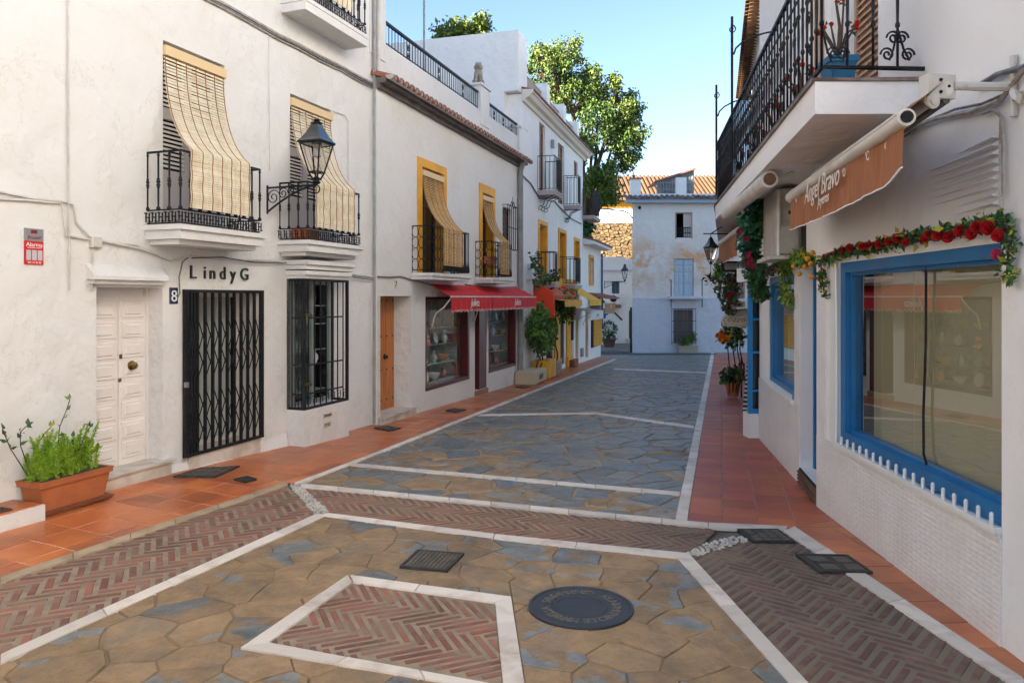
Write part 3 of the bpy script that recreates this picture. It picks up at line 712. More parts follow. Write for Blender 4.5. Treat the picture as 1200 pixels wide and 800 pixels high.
def balcony(t, W, u0, u1, z, pr, top, style='cast', slab=.14, over=.03, skip=None, m_slab=None, step=.125, ledge=True, screens=None):
    """slab (a part of the house) with its railing; z = floor level, top = rail height"""
    m_slab = m_slab or M_white; mb = MB()
    mb.wb(W, u0 - over, u1 + over, z - .05, z, 0, pr + over)
    mb.wb(W, u0, u1, z - slab, z - .052, 0, pr)
    if ledge: mb.wb(W, u0 + .05, u1 - .05, z - slab - .05, z - slab - .002, 0, pr - .07)
    s = mb.build('balcony', m_slab, t)
    o = .03; path = [W.P(u0 + o, z, 0), W.P(u0 + o, z, pr - o), W.P(u1 - o, z, pr - o), W.P(u1 - o, z, 0)]
    up = lambda h: [p + Vector((0, 0, h)) for p in path]
    mb = MB(); mb.tube(up(top), .014, 4)
    mb.build('handrail', M_iron, s)
    fh = .15 if style == 'cast' else .05
    mb = MB()
    for h in ((.02, fh) if style == 'cast' else (.05,)): mb.tube(up(h), .010, 4)
    if style == 'cast':
        for p in spaced(path, .085):
            q = p
            mb.box(q - W.d * .028 + Vector((0, 0, .03)), W.d * .012, W.n * .008, Vector((0, 0, .10))); mb.box(q + W.d * .012 + Vector((0, 0, .03)), W.d * .012, W.n * .008, Vector((0, 0, .10)))
            mb.box(q - W.d * .03 + Vector((0, 0, .075)), W.d * .055, W.n * .008, Vector((0, 0, .012)))
            mb.box(q - W.d * .045 + Vector((0, 0, .115)), W.d * .04, W.n * .008, Vector((0, 0, .010))); mb.box(q + W.d * .005 + Vector((0, 0, .038)), W.d * .04, W.n * .008, Vector((0, 0, .010)))
    mb.build('frieze', M_iron, s)
    me = bal_mesh('cast' if style == 'cast' else ('spear' if style == 'lattice' else 'plain'), top - fh, M_iron)
    if style == 'lattice':
        def panel(a, b):
            L = (b - a).length; d = (b - a).normalized(); mb = MB(); n = max(2, round(L / .13)); w_ = L / n; hh = (top - .05) / 4
            for i in range(n):
                for j in range(4):
                    c = a + d * ((i + .5) * w_) + Vector((0, 0, .05 + (j + .5) * hh)); s_ = (i + j) % 2
                    pts = [c + d * (x * w_ * .5) + Vector((0, 0, y * hh * .5)) for x, y in ((-.95, .35), (-.45, .95), (.45, .95), (.95, .35), (.95, -.35), (.45, -.95), (-.45, -.95), (-.95, -.35))]
                    mb.tube(pts, .006, 4, closed=True)
            for q in (a, b): mb.tube([q, q + Vector((0, 0, top))], .012, 4)
            mb.build('lattice_panel', M_iron, s)
        panel(path[0], path[1]); k = .28; c = path[1].lerp(path[2], k); panel(path[1], c); pts = spaced([c, path[2], path[3]], .075)[1:]
    else: pts = spaced(path, step)
    for q in pts:
        if skip and skip(q): continue
        link('baluster', me, s, q + Vector((0, 0, fh)))
    if screens:
        for a, b in screens:
            mb = MB(); mb.wb(W, a, b, z + .1, z + top - .04, pr - o - .022, pr - o - .014); mb.build('rail_screen', mat('dark_mesh_screen', (.05, .045, .042), .8, (.08, .07, .06), 30), s)
    return s
def hang_blind(label, W, u0, u1, ztop, zrail, zbot, pr, mslat, n1=44, n2=34, grp=None, cords=7, shift=Vector((0, 0, 0))):
    """a slatted roller blind: falls from the lintel in a sag over the balcony rail and hangs in front of it"""
    c = W.P((u0 + u1) / 2, zrail, pr); t = thing('roller_blind', label, 'roller blind', c, grp)
    A = Vector((0, ztop)); B = Vector((pr, zrail)); mid = Vector((pr * .16, ztop - (ztop - zrail) * .74))
    path = []
    for i in range(n1 + 1):
        k = i / n1; p = A * (1 - k) ** 2 + mid * 2 * k * (1 - k) + B * k * k; path.append((p.x, p.y, k))
    for i in range(1, n2 + 1): path.append((pr + .004 * math.sin(i * .7), zrail + (zbot - zrail) * i / n2, 1))
    me = None
    for i in range(len(path) - 1):
        o0, z0, k0 = path[i]; o1, z1, k1 = path[i + 1]; seg = math.hypot(o1 - o0, z1 - z0)
        mid_ = W.P(0, (z0 + z1) / 2, (o0 + o1) / 2); a = math.atan2(o1 - o0, -(z1 - z0))
        if me is None:
            mb = MB(); mb.box((-(u1 - u0) / 2, -.0025, -seg * .26), (u1 - u0, 0, 0), (0, .005, 0), (0, 0, seg * .52)); me = mb.mesh('slat', mslat, Vector((0, 0, 0)))
        o = link("slat", me, t, W.P((u0 + u1) / 2, (z0 + z1) / 2, (o0 + o1) / 2) + shift * k0)
        X = W.d; Z = (Vector((0, 0, 1)) * math.cos(a) - W.n * math.sin(a)); Y = Z.cross(X)
        M = Matrix((X, Y, Z)).transposed().to_4x4(); o.rotation_euler = M.to_euler()
    for j in range(cords):
        u = u0 + (u1 - u0) * (j + .15) / (cords - .7) if j else u0 + .012
        mb = MB(); pts = []
        for o_, z_, k in path: pts.append(W.P(min(u, u1 - .012), z_, o_ + .007) + shift * k)
        mb.tube(pts, .0045, 4); mb.build('cord', M_cord, t)
    mb = MB(); mb.wb(W, u0 - .01, u1 + .01, ztop - .03, ztop + .07, -.04, .035); mb.build('headbox', mat('cream_headbox', (.66, .5, .28), .6), t)
    return t
def grille(t, W, u0, u1, z0, z1, off, n, rows=(), r=.009, name='bar', m=None):
    me = None; m = m or M_iron
    for i in range(n + 1):
        u = u0 + (u1 - u0) * i / n
        if me is None:
            mb = MB(); mb.tube([(0, 0, 0), (0, 0, z1 - z0)], r, 5); me = mb.mesh(name, m, Vector((0, 0, 0)))
        link(name, me, t, W.P(u, z0, off))
    for z in rows:
        mb = MB(); mb.wb(W, u0, u1, z - r * 1.1, z + r * 1.1, off - r * .7, off + r * .7); mb.build('rail', m, t)
def rect_of(W, x0, ytop, x1, ybot, off=0):
    """pixel rectangle on a wall -> u0,u1,z0,z1 (levels taken at the left edge)"""
    u0, z1 = W.uz(x0, ytop, off); u1, _ = W.uz(x1, ytop, off); _, z0 = W.uz(x0, ybot, off); return u0, u1, z0, z1
def lantern(label, P, wall_pt, s=1.0, grp=None, style='bracket', ws=.68):
    """four sided street lantern, P = its bottom centre; wall_pt = where the bracket meets the wall"""
    P = Vector(P); t = thing('street_lantern', label, 'street lamp', P, grp); wp = Vector(wall_pt)
    d = (P - wp); d.z = 0; d = d.normalized() if d.length > .01 else Vector((1, 0, 0)); e = Vector((-d.y, d.x, 0))
    def sq(h, r): return [P + (d * a + e * b) * r * s * ws + Vector((0, 0, h * s)) for a, b in ((-1, -1), (1, -1), (1, 1), (-1, 1))]
    lo, hi = .12, .46; a, b = sq(lo, .095), sq(hi, .205)
    mb = MB()
    for i in range(4): mb.tube([a[i], b[i]], .011 * s, 4); mb.tube([a[i], a[(i + 1) % 4]], .011 * s, 4); mb.tube([b[i], b[(i + 1) % 4]], .013 * s, 4)
    for i in range(4): mb.tube([a[i], a[i].lerp(P + Vector((0, 0, .02 * s)), .5) + Vector((0, 0, -.035 * s)), P + Vector((0, 0, .03 * s))], .011 * s, 5)
    mb.lathe(P, [(.035 * s, -.02 * s), (.05 * s, 0), (.03 * s, .03 * s), (.045 * s, .05 * s), (.02 * s, .07 * s)], 8); mb.build('frame', M_iron, t)
    mb = MB()
    for i in range(4): j = (i + 1) % 4; mb.add([a[i], a[j], b[j], b[i]], [(0, 1, 2, 3)])
    mb.build('pane', M_lampglass, t, fix=False)
    mb = MB(); prof = [(hi - .005, .225), (hi + .02, .24), (hi + .06, .19), (hi + .13, .13), (hi + .2, .085), (hi + .23, .075)]
    rings = [sq(h, r) for h, r in prof]; mb2 = MB()
    vs = [p for r_ in rings for p in r_]; fs = [(i * 4 + k, i * 4 + (k + 1) % 4, i * 4 + 4 + (k + 1) % 4, i * 4 + 4 + k) for i in range(len(rings) - 1) for k in range(4)] + [(0, 3, 2, 1), tuple(range(len(vs) - 4, len(vs)))]
    mb.add(vs, fs); mb.lathe(P + Vector((0, 0, (hi + .23) * s)), [(.06 * s, 0), (.075 * s, .02 * s), (.035 * s, .04 * s), (.05 * s, .055 * s), (.01 * s, .08 * s)], 8)
    mb.build('hood', mat('lantern_hood_paint', (.012, .015, .02), .25, coat=.6), t)
    mb = MB(); mb.lathe(P + Vector((0, 0, (hi - .1) * s)), [(.02 * s, 0), (.045 * s, -.05 * s), (.03 * s, .05 * s), (.05 * s, .09 * s)], 8); mb.build('bulb_holder', mat('lamp_holder', (.5, .48, .42), .5), t)
    if style == 'bracket':
        mb = MB(); L = (P - wp).length; top = P + Vector((0, 0, -.03 * s)); q = Vector((wp.x, wp.y, top.z))
        mb.tube([q, top], .013 * s, 5); mb.tube([q + Vector((0, 0, .03)), q - Vector((0, 0, .32 * s))], .016 * s, 5)
        pts = [q + d * (L * k) + Vector((0, 0, -.30 * s * (1 - k) ** 1.6)) for k in [i / 10 for i in range(11)]]; mb.tube(pts, .013 * s, 5)
        for c, r in ((.13, .10), (.33, .075), (.50, .055), (.66, .038)):
            cc = q + d * (L * c) + Vector((0, 0, -(.30 * (1 - c) ** 1.6) * s * .5)); sp = []
            for k in range(22):
                an = k * .52; rr = r * s * (1 - k / 25); sp.append(cc + d * math.cos(an) * rr + Vector((0, 0, math.sin(an) * rr)))
            mb.tube(sp, .007 * s, 4)
        sp = [top + Vector((0, 0, 0)) + d * (math.sin(k * .5) * .045 * s) + Vector((0, 0, -.05 * s + .05 * s * math.cos(k * .5))) for k in range(12)]; mb.tube(sp, .008 * s, 4)
        mb.build('bracket', M_iron, t)
    return t
def cable(name_label, pts, r, m, name='cable', group=None):
    mb = MB(); P = []
    for a, b in zip(pts, pts[1:]):
        L = (b - a).length; n = max(1, int(L / .35))
        for i in range(n):
            k = i / n; P.append(a.lerp(b, k) + Vector((0, 0, -.012 * min(1, L) * math.sin(math.pi * k) + random.uniform(-.004, .004))))
    P.append(pts[-1]); mb.tube(P, r, 5); return mb.build(name, m, None, smooth=True, label=name_label, cat='cable', group=group)
# ================================================================ house A : white house number 8
A = A_; tA = thing('town_house', 'tall white plastered house at left with black balconies and Lindy G above its gate', 'house', A.P(-4, A.g(-4)))
FZ = 2.42
oW1 = rect_of(A, 191, 46, 263, 200); oW2 = rect_of(A, 340, 110, 388, 200)
ops = [(oW1[0], oW1[1], FZ, 4.34, .16), (oW2[0], oW2[1], FZ, 4.34, .16)]
dr = (A.hit(113), A.hit(190.5), A.g(A.hit(150)) + .12, 1.80, .23); ops.append(dr)
gt = (A.hit(219), A.hit(303), A.g(A.hit(260)) + .16, 1.76, .35); ops.append(gt)
u3 = (A.hit(352), A.hit(390)); ops.append((u3[0], u3[1], 5.47, 7.3, .16))
bay0, bay1 = A.hit(336), A.hit(409, .275)
ops.append((bay0 + .08, bay1 - .1, .30, 1.92, .02))
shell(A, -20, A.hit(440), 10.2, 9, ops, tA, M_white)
mb = MB(); mb.wb(A, -20.2, A.hit(440) + .0, 10.2, 10.45, -9.2, .15); mb.wb(A, -20, A.hit(440) - .02, 10.45, 11.0, -.25, -.05); mb.build('cornice', M_white, tA)
# wavy hand-plastered foot of the wall
mb = MB(); us = [A.hit(185) + i * .12 for i in range(60)]; us = [u for u in us if u < bay0 - .01]
for a, b in zip(us, us[1:]):
    h = .11 + .05 * math.sin(a * 2.3); g0 = A.g(a); mb.add([A.P(a, g0 - .05, .05 + .015 * math.sin(a * 5)), A.P(b, A.g(b) - .05, .05 + .015 * math.sin(b * 5)), A.P(b, A.g(b) + .11 + .05 * math.sin(b * 2.3), .002), A.P(a, g0 + h, .002)], [(0, 1, 2, 3)])
mb.build('plaster_foot', M_white, tA, smooth=True, fix=False)
# louvred doors behind the blinds
for (u0, u1) in ((oW1[0], oW1[1]), (oW2[0], oW2[1]), u3):
    z0 = FZ if u0 < u3[0] - .1 and abs(u0 - u3[0]) > .01 or (u0, u1) != u3 else 5.47
    if (u0, u1) == u3: z0 = 5.47
    z1 = z0 + 1.86
    uc = (u0 + u1) / 2
    for a, b in ((u0 + .02, uc), (uc, u1 - .02)):
        mb = MB(); mb.wb(A, a, b, z0, z0 + .62, -.14, -.10); mb.wb(A, a, a + .05, z0 + .62, z1, -.14, -.10); mb.wb(A, b - .05, b, z0 + .62, z1, -.14, -.10); mb.wb(A, a + .05, b - .05, z0 + 1.15, z0 + 1.27, -.14, -.10); mb.wb(A, a + .05, b - .05, z1 - .06, z1, -.14, -.10)
        r = mb.build('shutter', mat('lilac_white_wood', (.5, .46, .46), .6), tA); me = None
        for za, zb in ((z0 + .66, z0 + 1.14), (z0 + 1.30, z1 - .08)):
            z = za
            while z < zb:
                if me is None:
                    mb = MB(); mb.box(A.P(a + .05, z, -.13), A.d * (b - a - .1), A.n * .02 + Vector((0, 0, -.012)), Vector((0, 0, .018))); o = mb.build('slat', M_door, r); me = o.data; bw = WO[o.name]; zz = z
                else: link('slat', me, r, bw + Vector((0, 0, z - zz)))
                z += .045
# balconies
b1 = (A.hit(170), A.hit(309, .45)); b2 = (A.hit(326), A.hit(424, .45))
bl1 = (A.hit(224, .47), A.hit(296.5, .47)); bl2 = (A.hit(371, .47), A.hit(417, .47))
RZ = A.uz(308, 199, .45)[1] - FZ
balcony(tA, A, b1[0], b1[1], FZ, .45, RZ, 'cast', step=.135)
balcony(tA, A, b2[0], b2[1], FZ, .45, RZ, 'cast', step=.135)
b3 = (A.hit(329), A.hit(405)); balcony(tA, A, b3[0], b3[1], 5.47, .37, RZ, 'cast', slab=.16, over=.01, ledge=False, step=.135)
# moulding under the second balcony and over the bay
mb = MB()
for k, (z, o) in enumerate(((2.18, .36), (2.12, .33), (2.05, .31))): mb.wb(A, bay0 - .02 - .02 * (2 - k), bay1 + .03 + .02 * (2 - k), z - .055, z, 0, o)
mb.build('moulding', M_white, tA)
hang_blind('cream slatted blind over the left balcony rail of the near white house', A, oW1[0] + .01, oW1[1] - .01, 4.22, FZ + RZ + .02, FZ + .17, .475, M_blind, n1=40, n2=25, shift=A.d * -.13, grp='slatted blinds of the near white house')
hang_blind('cream slatted blind on the balcony right behind the near street lantern', A, oW2[0] + .01, oW2[1] - .01, 4.22, FZ + RZ + .02, FZ + .17, .475, M_blind, n1=40, n2=25, shift=A.d * -.13, grp='slatted blinds of the near white house')
hang_blind('cream slatted blind on the topmost balcony of the near white house', A, u3[0] + .02, u3[1] - .02, 7.2, 5.47 + RZ + .02, 5.47 + .17, .39, M_blind, n1=30, n2=24, shift=A.d * -.1, grp='slatted blinds of the near white house')
# door number 8
u0, u1, z0, z1, dp = dr; uc = u0 + (u1 - u0) * .50; uR = A.hit(169, -.22)
tD = tA; mb = MB(); mb.wb(A, u0 - .1, u1, z0 - .0, z1, -.30, -.24); mb.build('door_frame', M_door, tD)
uc = A.hit(137, -.22)
for a, b in ((u0 - .1, uc - .003), (uc + .003, uR)):
    mb = MB(); mb.wb(A, a, b, z0 + .02, z1 - .09, -.24, -.205); leaf = mb.build('door_leaf', M_door, tD); n = 8; ph = (z1 - .12 - z0 - .06) / n
    for i in range(n):
        za = z0 + .06 + i * ph; mb = MB(); e = .03
        mb.bev(A, a + .03, b - .025, za + .02, za + ph - .012, -.205, -.196, .006); mb.bev(A, a + .03 + e * 1.6, b - .025 - e * 1.6, za + .02 + e * 1.1, za + ph - .012 - e * 1.1, -.196, -.186, .008)
        mb.build('panel', M_door, leaf)
mb = MB(); mb.wb(A, uR, uR + .05, z0, z1, -.235, -.19); mb.wb(A, uR + .07, u1 - .002, z0, z1, -.235, -.215); mb.build('door_jamb', M_door, tD)
zk = A.uz(154, 428, -.2)[1]; mb = MB(); mb.lathe(A.P(A.hit(154, -.19), zk, -.196), [(.045, 0), (.05, .01), (.02, .02), (.03, .04), (.036, .055), (.01, .07)], 12, ax=A.n); mb.build('door_knob', M_brass, tD, smooth=True)
mb = MB(); mb.lathe(A.P(A.hit(141, -.19), A.uz(141, 445, -.2)[1], -.203), [(.02, 0), (.022, .008), (.008, .014)], 10, ax=A.n); mb.wb(A, A.hit(140, -.2), A.hit(142.5, -.2), A.uz(141, 420, -.2)[1], A.uz(141, 415, -.2)[1], -.203, -.19); mb.build('lock', M_brass, tD)
mb = MB(); mb.wb(A, u0 - .05, u1 + .06, A.g(u0) - .05, z0 + .0, -.3, .06); mb.wb(A, u0 - .1, u1 + .1, z0, z0 + .022, -.25, .085); mb.build('doorstep', mat('worn_marble_step', (.6, .56, .5), .5, (.45, .38, .3), 5), tA)
# hood over the door
ha, hb = A.hit(110, .1), A.hit(197, .1); hz = 1.87
mb = MB(); mb.prism([A.P(ha, hz, 0), A.P(ha, hz, .11), A.P(ha, hz + .035, .11), A.P(ha, hz + .14, 0)], A.d * (hb - ha)); mb.wb(A, ha + .03, hb - .03, hz - .04, hz - .001, 0, .07); mb.build('door_hood', M_white, tA)
# number plate
uu, zz = A.uz(203, 346.5); t = thing('house_number', 'small blue plate with a white 8 beside the folding gate', 'number plate', A.P(uu, zz, .006)); hh = .085
mb = MB(); mb.bev(A, uu - .055, uu + .055, zz - hh, zz + hh, 0, .012, .004); mb.build('plate', mat('cobalt_enamel', (.01, .02, .07), .25), t)
M_lw = mat('white_lettering', (.75, .75, .72), .6); wall_text('8', A, uu, zz - .06, .014, .17, M_lw, t)
# gate
gA = thing('folding_gate', 'black iron folding lattice gate drawn across the shop doorway of the near white house', 'gate', A.P((u0 + u1) / 2, 0)); 
gu0, gu1 = A.hit(215.5, .03), A.hit(308, .03); gz0, gz1 = A.g(gu0) + .13, 1.79
mb = MB(); 
for a, b, c, d in ((gu0, gu1, gz1 - .035, gz1), (gu0, gu1, gz0, gz0 + .03)): mb.wb(A, a, b, c, d, .01, .05)
for a in (gu0, gu1 - .03): mb.wb(A, a, a + .03, gz0 + .03, gz1 - .035, .012, .048)
mb.build('frame', M_iron, gA)
nb = 17; me = None; xs = [gu0 + .03 + (gu1 - gu0 - .06) * i / nb for i in range(nb + 1)]
cols = [gu0 + .05 + .045 * i for i in range(3)] + [gu0 + .19 + (gu1 - gu0 - .23) * i / 9 for i in range(10)]
for u in cols:
    if me is None: mb = MB(); mb.wb(A, u - .012, u + .012, gz0 + .03, gz1 - .035, .014, .044); o = mb.build('bar', M_iron, gA); me = o.data; w0 = WO[o.name]; uu0 = u
    else: link('bar', me, gA, w0 + A.d * (u - uu0))
zl = lambda k: gz0 + (gz1 - gz0) * k
for a, b in zip(cols, cols[1:]):
    for zc, hh in ((.72, .085), (.555, .075), (.30, .075), (.15, .075)):
        for s1 in (1, -1):
            mb = MB(); mb.tube([A.P(a, zl(zc - hh * s1), .05), A.P(b, zl(zc + hh * s1), .05)], .0065, 4); mb.build('lattice_strut', M_iron, gA)
mb = MB(); mb.wb(A, gu0 - .02, gu0 + .01, zl(.42), zl(.45), .05, .09); mb.build('padlock', mat('steel', (.4, .4, .4), .3, metal=.8), gA)
# shop door behind the gate
u0, u1, z0, z1, dp = gt
casement(tA, A, u0, u0 + .42, z0, z1, -.34, mat('dark_green_frame', (.03, .05, .05), .5), mat('green_glass', (.02, .05, .045), .08, spec=1), 1, 1, .06)
casement(tA, A, u0 + .42, u1, z0, z1, -.34, M_door, M_shopglass, 1, 1, .05); mb = MB()
pts = [(u0 + .44 + (u1 - u0 - .44) * i / 40, -.42 + .02 * math.sin(i * 1.1)) for i in range(41)]
mb.strip([A.P(u, z0, o) for u, o in pts], [A.P(u, z1, o) for u, o in pts]); mb.build('curtain', M_curtain, tA, smooth=True, fix=False)
mb = MB(); mb.wb(A, u0, u1, z0 - .2, z0 + .001, -.4, .03); mb.build('threshold', mat('worn_marble_step', (.6, .56, .5), .5), tA)
# lettering LINDY G
M_green = mat('dark_green_letter', (.012, .03, .02), .4); uu = (A.hit(222) + A.hit(291)) / 2
sg = thing('shop_lettering', 'dark green raised letters Lindy G above the folding gate', 'sign', A.P(uu, 1.9, .01))
x = A.hit(222); 
for ch, px in zip('LindyG', (225, 239, 248, 260, 272, 285.5)): wall_text(ch, A, A.hit(px), 1.91, .012, .205, M_green, sg, depth=.02, name='letter')
# bay window with grille
f = .275; mb = MB(); g0 = min(A.g(bay0), A.g(bay1)) - .1
mb.wb(A, bay0, bay1, g0, .27, 0, f); mb.wb(A, bay0, bay1, 1.95, 2.0, 0, f); mb.wb(A, bay0, bay0 + .03, .27, 1.95, 0, .03); mb.build('bay', M_white, tA)
mb = MB(); mb.wb(A, bay0 + .06, bay1 - .06, .27, 1.94, .02, .05); 
mb = MB(); bz0, bz1 = .27, 1.945
for (a, b, o0, o1) in ((bay0, bay0 + .035, f - .035, f), (bay1 - .04, bay1 - .005, f - .035, f), (bay0, bay0 + .035, .0, .03), (bay1 - .035, bay1 - .005, .0, .03)): mb.wb(A, a, b, bz0, bz1, o0, o1)
for z in (bz0, bz1 - .03): mb.wb(A, bay0 + .035, bay1 - .04, z, z + .03, f - .035, f); mb.wb(A, bay0, bay0 + .035, z, z + .03, .03, f - .035); mb.wb(A, bay1 - .035, bay1 - .005, z, z + .03, .03, f - .035)
gB = thing('window_grille', 'black iron box grille around the projecting display window of the near white house', 'window grille', A.P((bay0 + bay1) / 2, bz0, f)); mb.build('frame', M_iron, gB)
grille(gB, A, bay0 + .1, bay1 - .12, bz0 + .03, bz1 - .03, f - .018, 6, (.27 + 1.675 * .34, .27 + 1.675 * .70, bz0 + .2))
Wc = Cross(*A.P(bay0 + .017, 0)[:2], 0); Wc.d = A.n.copy(); Wc.n = -A.d
grille(gB, Wc, .07, f - .06, bz0 + .03, bz1 - .03, 0, 3, (.27 + 1.675 * .34, .27 + 1.675 * .70, bz0 + .2))
mb = MB()
for i in range(7):
    c = A.P(bay0 + .09 + (bay1 - bay0 - .18) * i / 6, bz0 + .115, f - .018); k = .045
    mb.tube([c + A.d * x_ * k + Vector((0, 0, y_ * k)) for x_, y_ in ((-1, 1), (1, 1), (1, -1), (-.3, -1), (-.3, .2), (.4, .2))], .006, 4)
mb.build('greek_key', M_iron, gB)
for zk in (1.46, .58):
    mb = MB(); mb.wb(A, bay0 + .01, bay0 + .12, zk, zk + .035, f, f + .03); mb.build('padlock', M_brass, gB)
casement(tA, A, bay0 + .08, bay1 - .1, .30, 1.92, .0, mat('grey_green_frame', (.22, .26, .25), .5), M_shopglass, 2, 1, .04); 
pass
# tile plaques SPANISH / STYLE
M_cream = mat('cream_plaque', (.6, .55, .46), .5)
for s_, px, py in (('SPANISH', 383.5, 486), ('STYLE', 383, 497)):
    uu, zz = A.uz(px, py, f); w_ = .095 if s_ == 'SPANISH' else .078
    t = thing('name_plaque', f'small cream tile plaque reading {s_} below the grilled display window', 'plaque', A.P(uu, zz, f)); mb = MB(); mb.bev(A, uu - w_, uu + w_, zz - .037, zz + .037, f, f + .01, .003); mb.build('tile', M_cream, t)
    wall_text(s_, A, uu, zz - .021, f + .0115, .055, mat('brown_letter', (.05, .035, .03), .6), t, sx=.85 if s_ == 'SPANISH' else .95)
# alarm sign
uu, zz = A.uz(39, 289); al = thing('alarm_sign', 'silver and red alarm company plate high on the white wall at far left', 'sign', A.P(uu, zz, .008)); hw, hh = .082, .152
mb = MB(); mb.wb(A, uu - hw, uu + hw, zz - hh, zz + .045, .0, .012); mb.build('lower_plate', mat('signal_red', (.55, .012, .015), .4), al)
mb = MB(); mb.wb(A, uu - hw, uu + hw, zz + .046, zz + hh, .0, .012); mb.build('upper_plate', mat('silver_plate', (.32, .33, .35), .35, metal=.4), al)
wall_text('Alarma', A, uu, zz + .0, .013, .05, M_lw, al); wall_text('Prosur', A, uu, zz + .062, .013, .045, mat('dark_red_letter', (.2, .02, .02), .5), al, shear=.3, rotz=.12)
wall_text('conectada a central', A, uu, zz - .014, .013, .016, M_lw, al); wall_text('902 10 20 30', A, uu, zz - .142, .013, .022, M_lw, al)
for k in (-1, 0, 1): mb = MB(); mb.wb(A, uu + k * .05 - .02, uu + k * .05 + .02, zz - .115, zz - .03, .012, .014); mb.build('pictogram', mat('pictogram_grey', (.45, .47, .5), .5), al)
mb = MB(); mb.wb(A, uu - .03, uu + .025, zz + .11, zz + .14, .012, .014); mb.build('emblem', mat('emblem_red', (.2, .02, .03), .5), al)
# cables on house A
def wp(W, *pts, off=.02): 
    o = []
    for p in pts: u, z = W.uz(p[0], p[1], off); o.append(W.P(u, z, off))
    return o
for k, (dy, r, m) in enumerate(((0, .022, M_cable), (3, .016, M_cabledk), (5.5, .012, M_cable))):
    cable(('thick pale', 'dark grey', 'thin pale')[k] + ' cable of the bundle slanting across the top of the near white house', wp(A, (235, -9 + dy), (262, 5 + dy), (300, 26 + dy), (350, 52 + dy), (400, 78 + dy), (437, 98 + dy)), r, m)
cable('pale cable running from the left edge to the junction box on the near white wall', wp(A, (-30, 222), (0, 225), (40, 232), (76, 236), (86, 240), (90, 262), (108, 280)), .011, M_pipew)
cable('second pale cable just below it, bending down beside the conduit', wp(A, (-30, 231), (30, 234), (72, 238), (76, 260), (78, 276), (105, 281), (160, 287), (178, 295)), .011, M_pipew)
cable('thin vertical conduit on the near white wall right of the alarm sign', wp(A, (80, -60), (80, 120), (80.5, 236), (82, 340)), .008, M_pipew)
cable('thin white wire dropping from the junction box to the door hood', wp(A, (109, 290), (108, 341)), .007, M_pipew)
cable('cable sagging below the first balcony', wp(A, (118, 282), (165, 291), (200, 305), (222, 300), (280, 304), (325, 306), (360, 312), (400, 318), (437, 324), off=.03), .012, M_pipew)
cable('thinner dark cable below it along the near white house', wp(A, (225, 302), (260, 301), (300, 308), (340, 308), (380, 318), (437, 328), off=.04), .008, M_cabledk)
cable('short dark wire curling down beside the number plate', wp(A, (224, 299), (214, 307), (210, 325), (211, 343), (208, 349)), .007, M_cabledk)
cable('thin vertical wire between the two balcony windows', wp(A, (315, 40), (316, 200)), .004, M_pipew)
cable('thin wire right of the second balcony window', wp(A, (390, 130), (404, 135), (408, 142), (408, 213)), .006, M_pipew)
uu, zz = A.uz(110, 284); mb = MB(); mb.bev(A, uu - .055, uu + .055, zz - .05, zz + .05, 0, .05, .01); mb.build('junction_box', M_pipew, None, label='square white junction box where cables meet on the near white wall', cat='junction box')
# grey and white vertical pipes at the end of house A
uu = A.hit(437.5, .03); mb = MB(); mb.tube([A.P(uu, A.g(uu) + .02, .05), A.P(uu, 10.3, .05)], .028, 8); mb.build('drainpipe', M_grey, None, smooth=True, label='slim grey pipe running down the seam between the first two houses', cat='drainpipe')
uu = A.hit(441.5, .03); mb = MB(); mb.tube([A.P(uu, A.g(uu) + .02, .06), A.P(uu, 1.0, .06), A.P(uu, 10.3, .06)], .03, 8); mb.build('drainpipe', M_pipew, None, smooth=True, label='slim white pipe beside the grey one, left of the orange door', cat='drainpipe')
# near lantern
wpt = A.P(A.hit(313), 3.12, 0); Pl = A.P(A.hit(313), 3.22, .72)
lantern('black four-sided street lantern on a scrolled bracket between the two near balconies', (Pl.x, Pl.y, A.uz(368, 213, .72)[1]), wpt)
# step with grate at far left
ue = A.hit(53, .36); st_ = thing('corner_step', 'low white-sided step topped with terracotta and a rusty grate at the lower left', 'step', A.P(ue - .6, A.g(ue), .2)); gg = A.g(ue)
mb = MB(); mb.wb(A, ue - 2.2, ue, gg - .1, gg + .11, 0, .36); mb.build('step_body', M_white, st_); me = None
for i in range(7):
    for j in range(1):
        mb = MB(); mb.bev(A, ue - .3 * (i + 1), ue - .3 * i - .006, gg + .1, gg + .118, .0, .34, .002); o = mb.build('tile', M_tile, st_)
mb = MB(); mb.wb(A, ue - .75, ue - .22, gg + .119, gg + .128, .06, .3)
for i in range(16): mb.wb(A, ue - .74 + i * .033, ue - .722 + i * .033, gg + .128, gg + .134, .07, .29)
mb.build('grate', mat('rusty_grate', (.04, .03, .025), .8, (.12, .06, .03), 12, bump=.5), st_)
# ================================================================ house B : gift shop with red awning
B = B_; uA = B.hit(441); uB1 = B.hit(611)
tB = thing('shop_house', 'white two-storey house with yellow window surrounds over a red awning', 'house', B.P(3, B.g(3)))
ops = []
od = (B.hit(442.5), B.hit(482), B.g(B.hit(475)) + .10, 1.73, .34); ops.append(od)
fz = B.uz(551, 323, .4)[1]; 
yw1 = (B.hit(493.7), B.hit(519), fz, B.uz(493.7, 195)[1], .2); yw2 = (B.hit(564.5), B.hit(577), fz, B.uz(564.5, 225.5)[1], .2); ops += [yw1, yw2]
sw1 = (B.hit(498.5), B.hit(549.5), B.uz(498.5, 458.5)[1], 1.72, .16); ops.append(sw1)
sd = (B.hit(556.5), B.hit(571), B.g(B.hit(556)) + .1, 1.72, .3); ops.append(sd)
sw2 = (B.hit(572.5), B.hit(604), B.uz(572.5, 437)[1], 1.72, .16)
sw2 = (max(sw2[0], sd[1] + .03),) + sw2[1:]; ops.append(sw2)
gw = (B.hit(589), B.hit(599), B.uz(589, 290)[1], B.uz(589, 242)[1], .15); ops.append(gw)
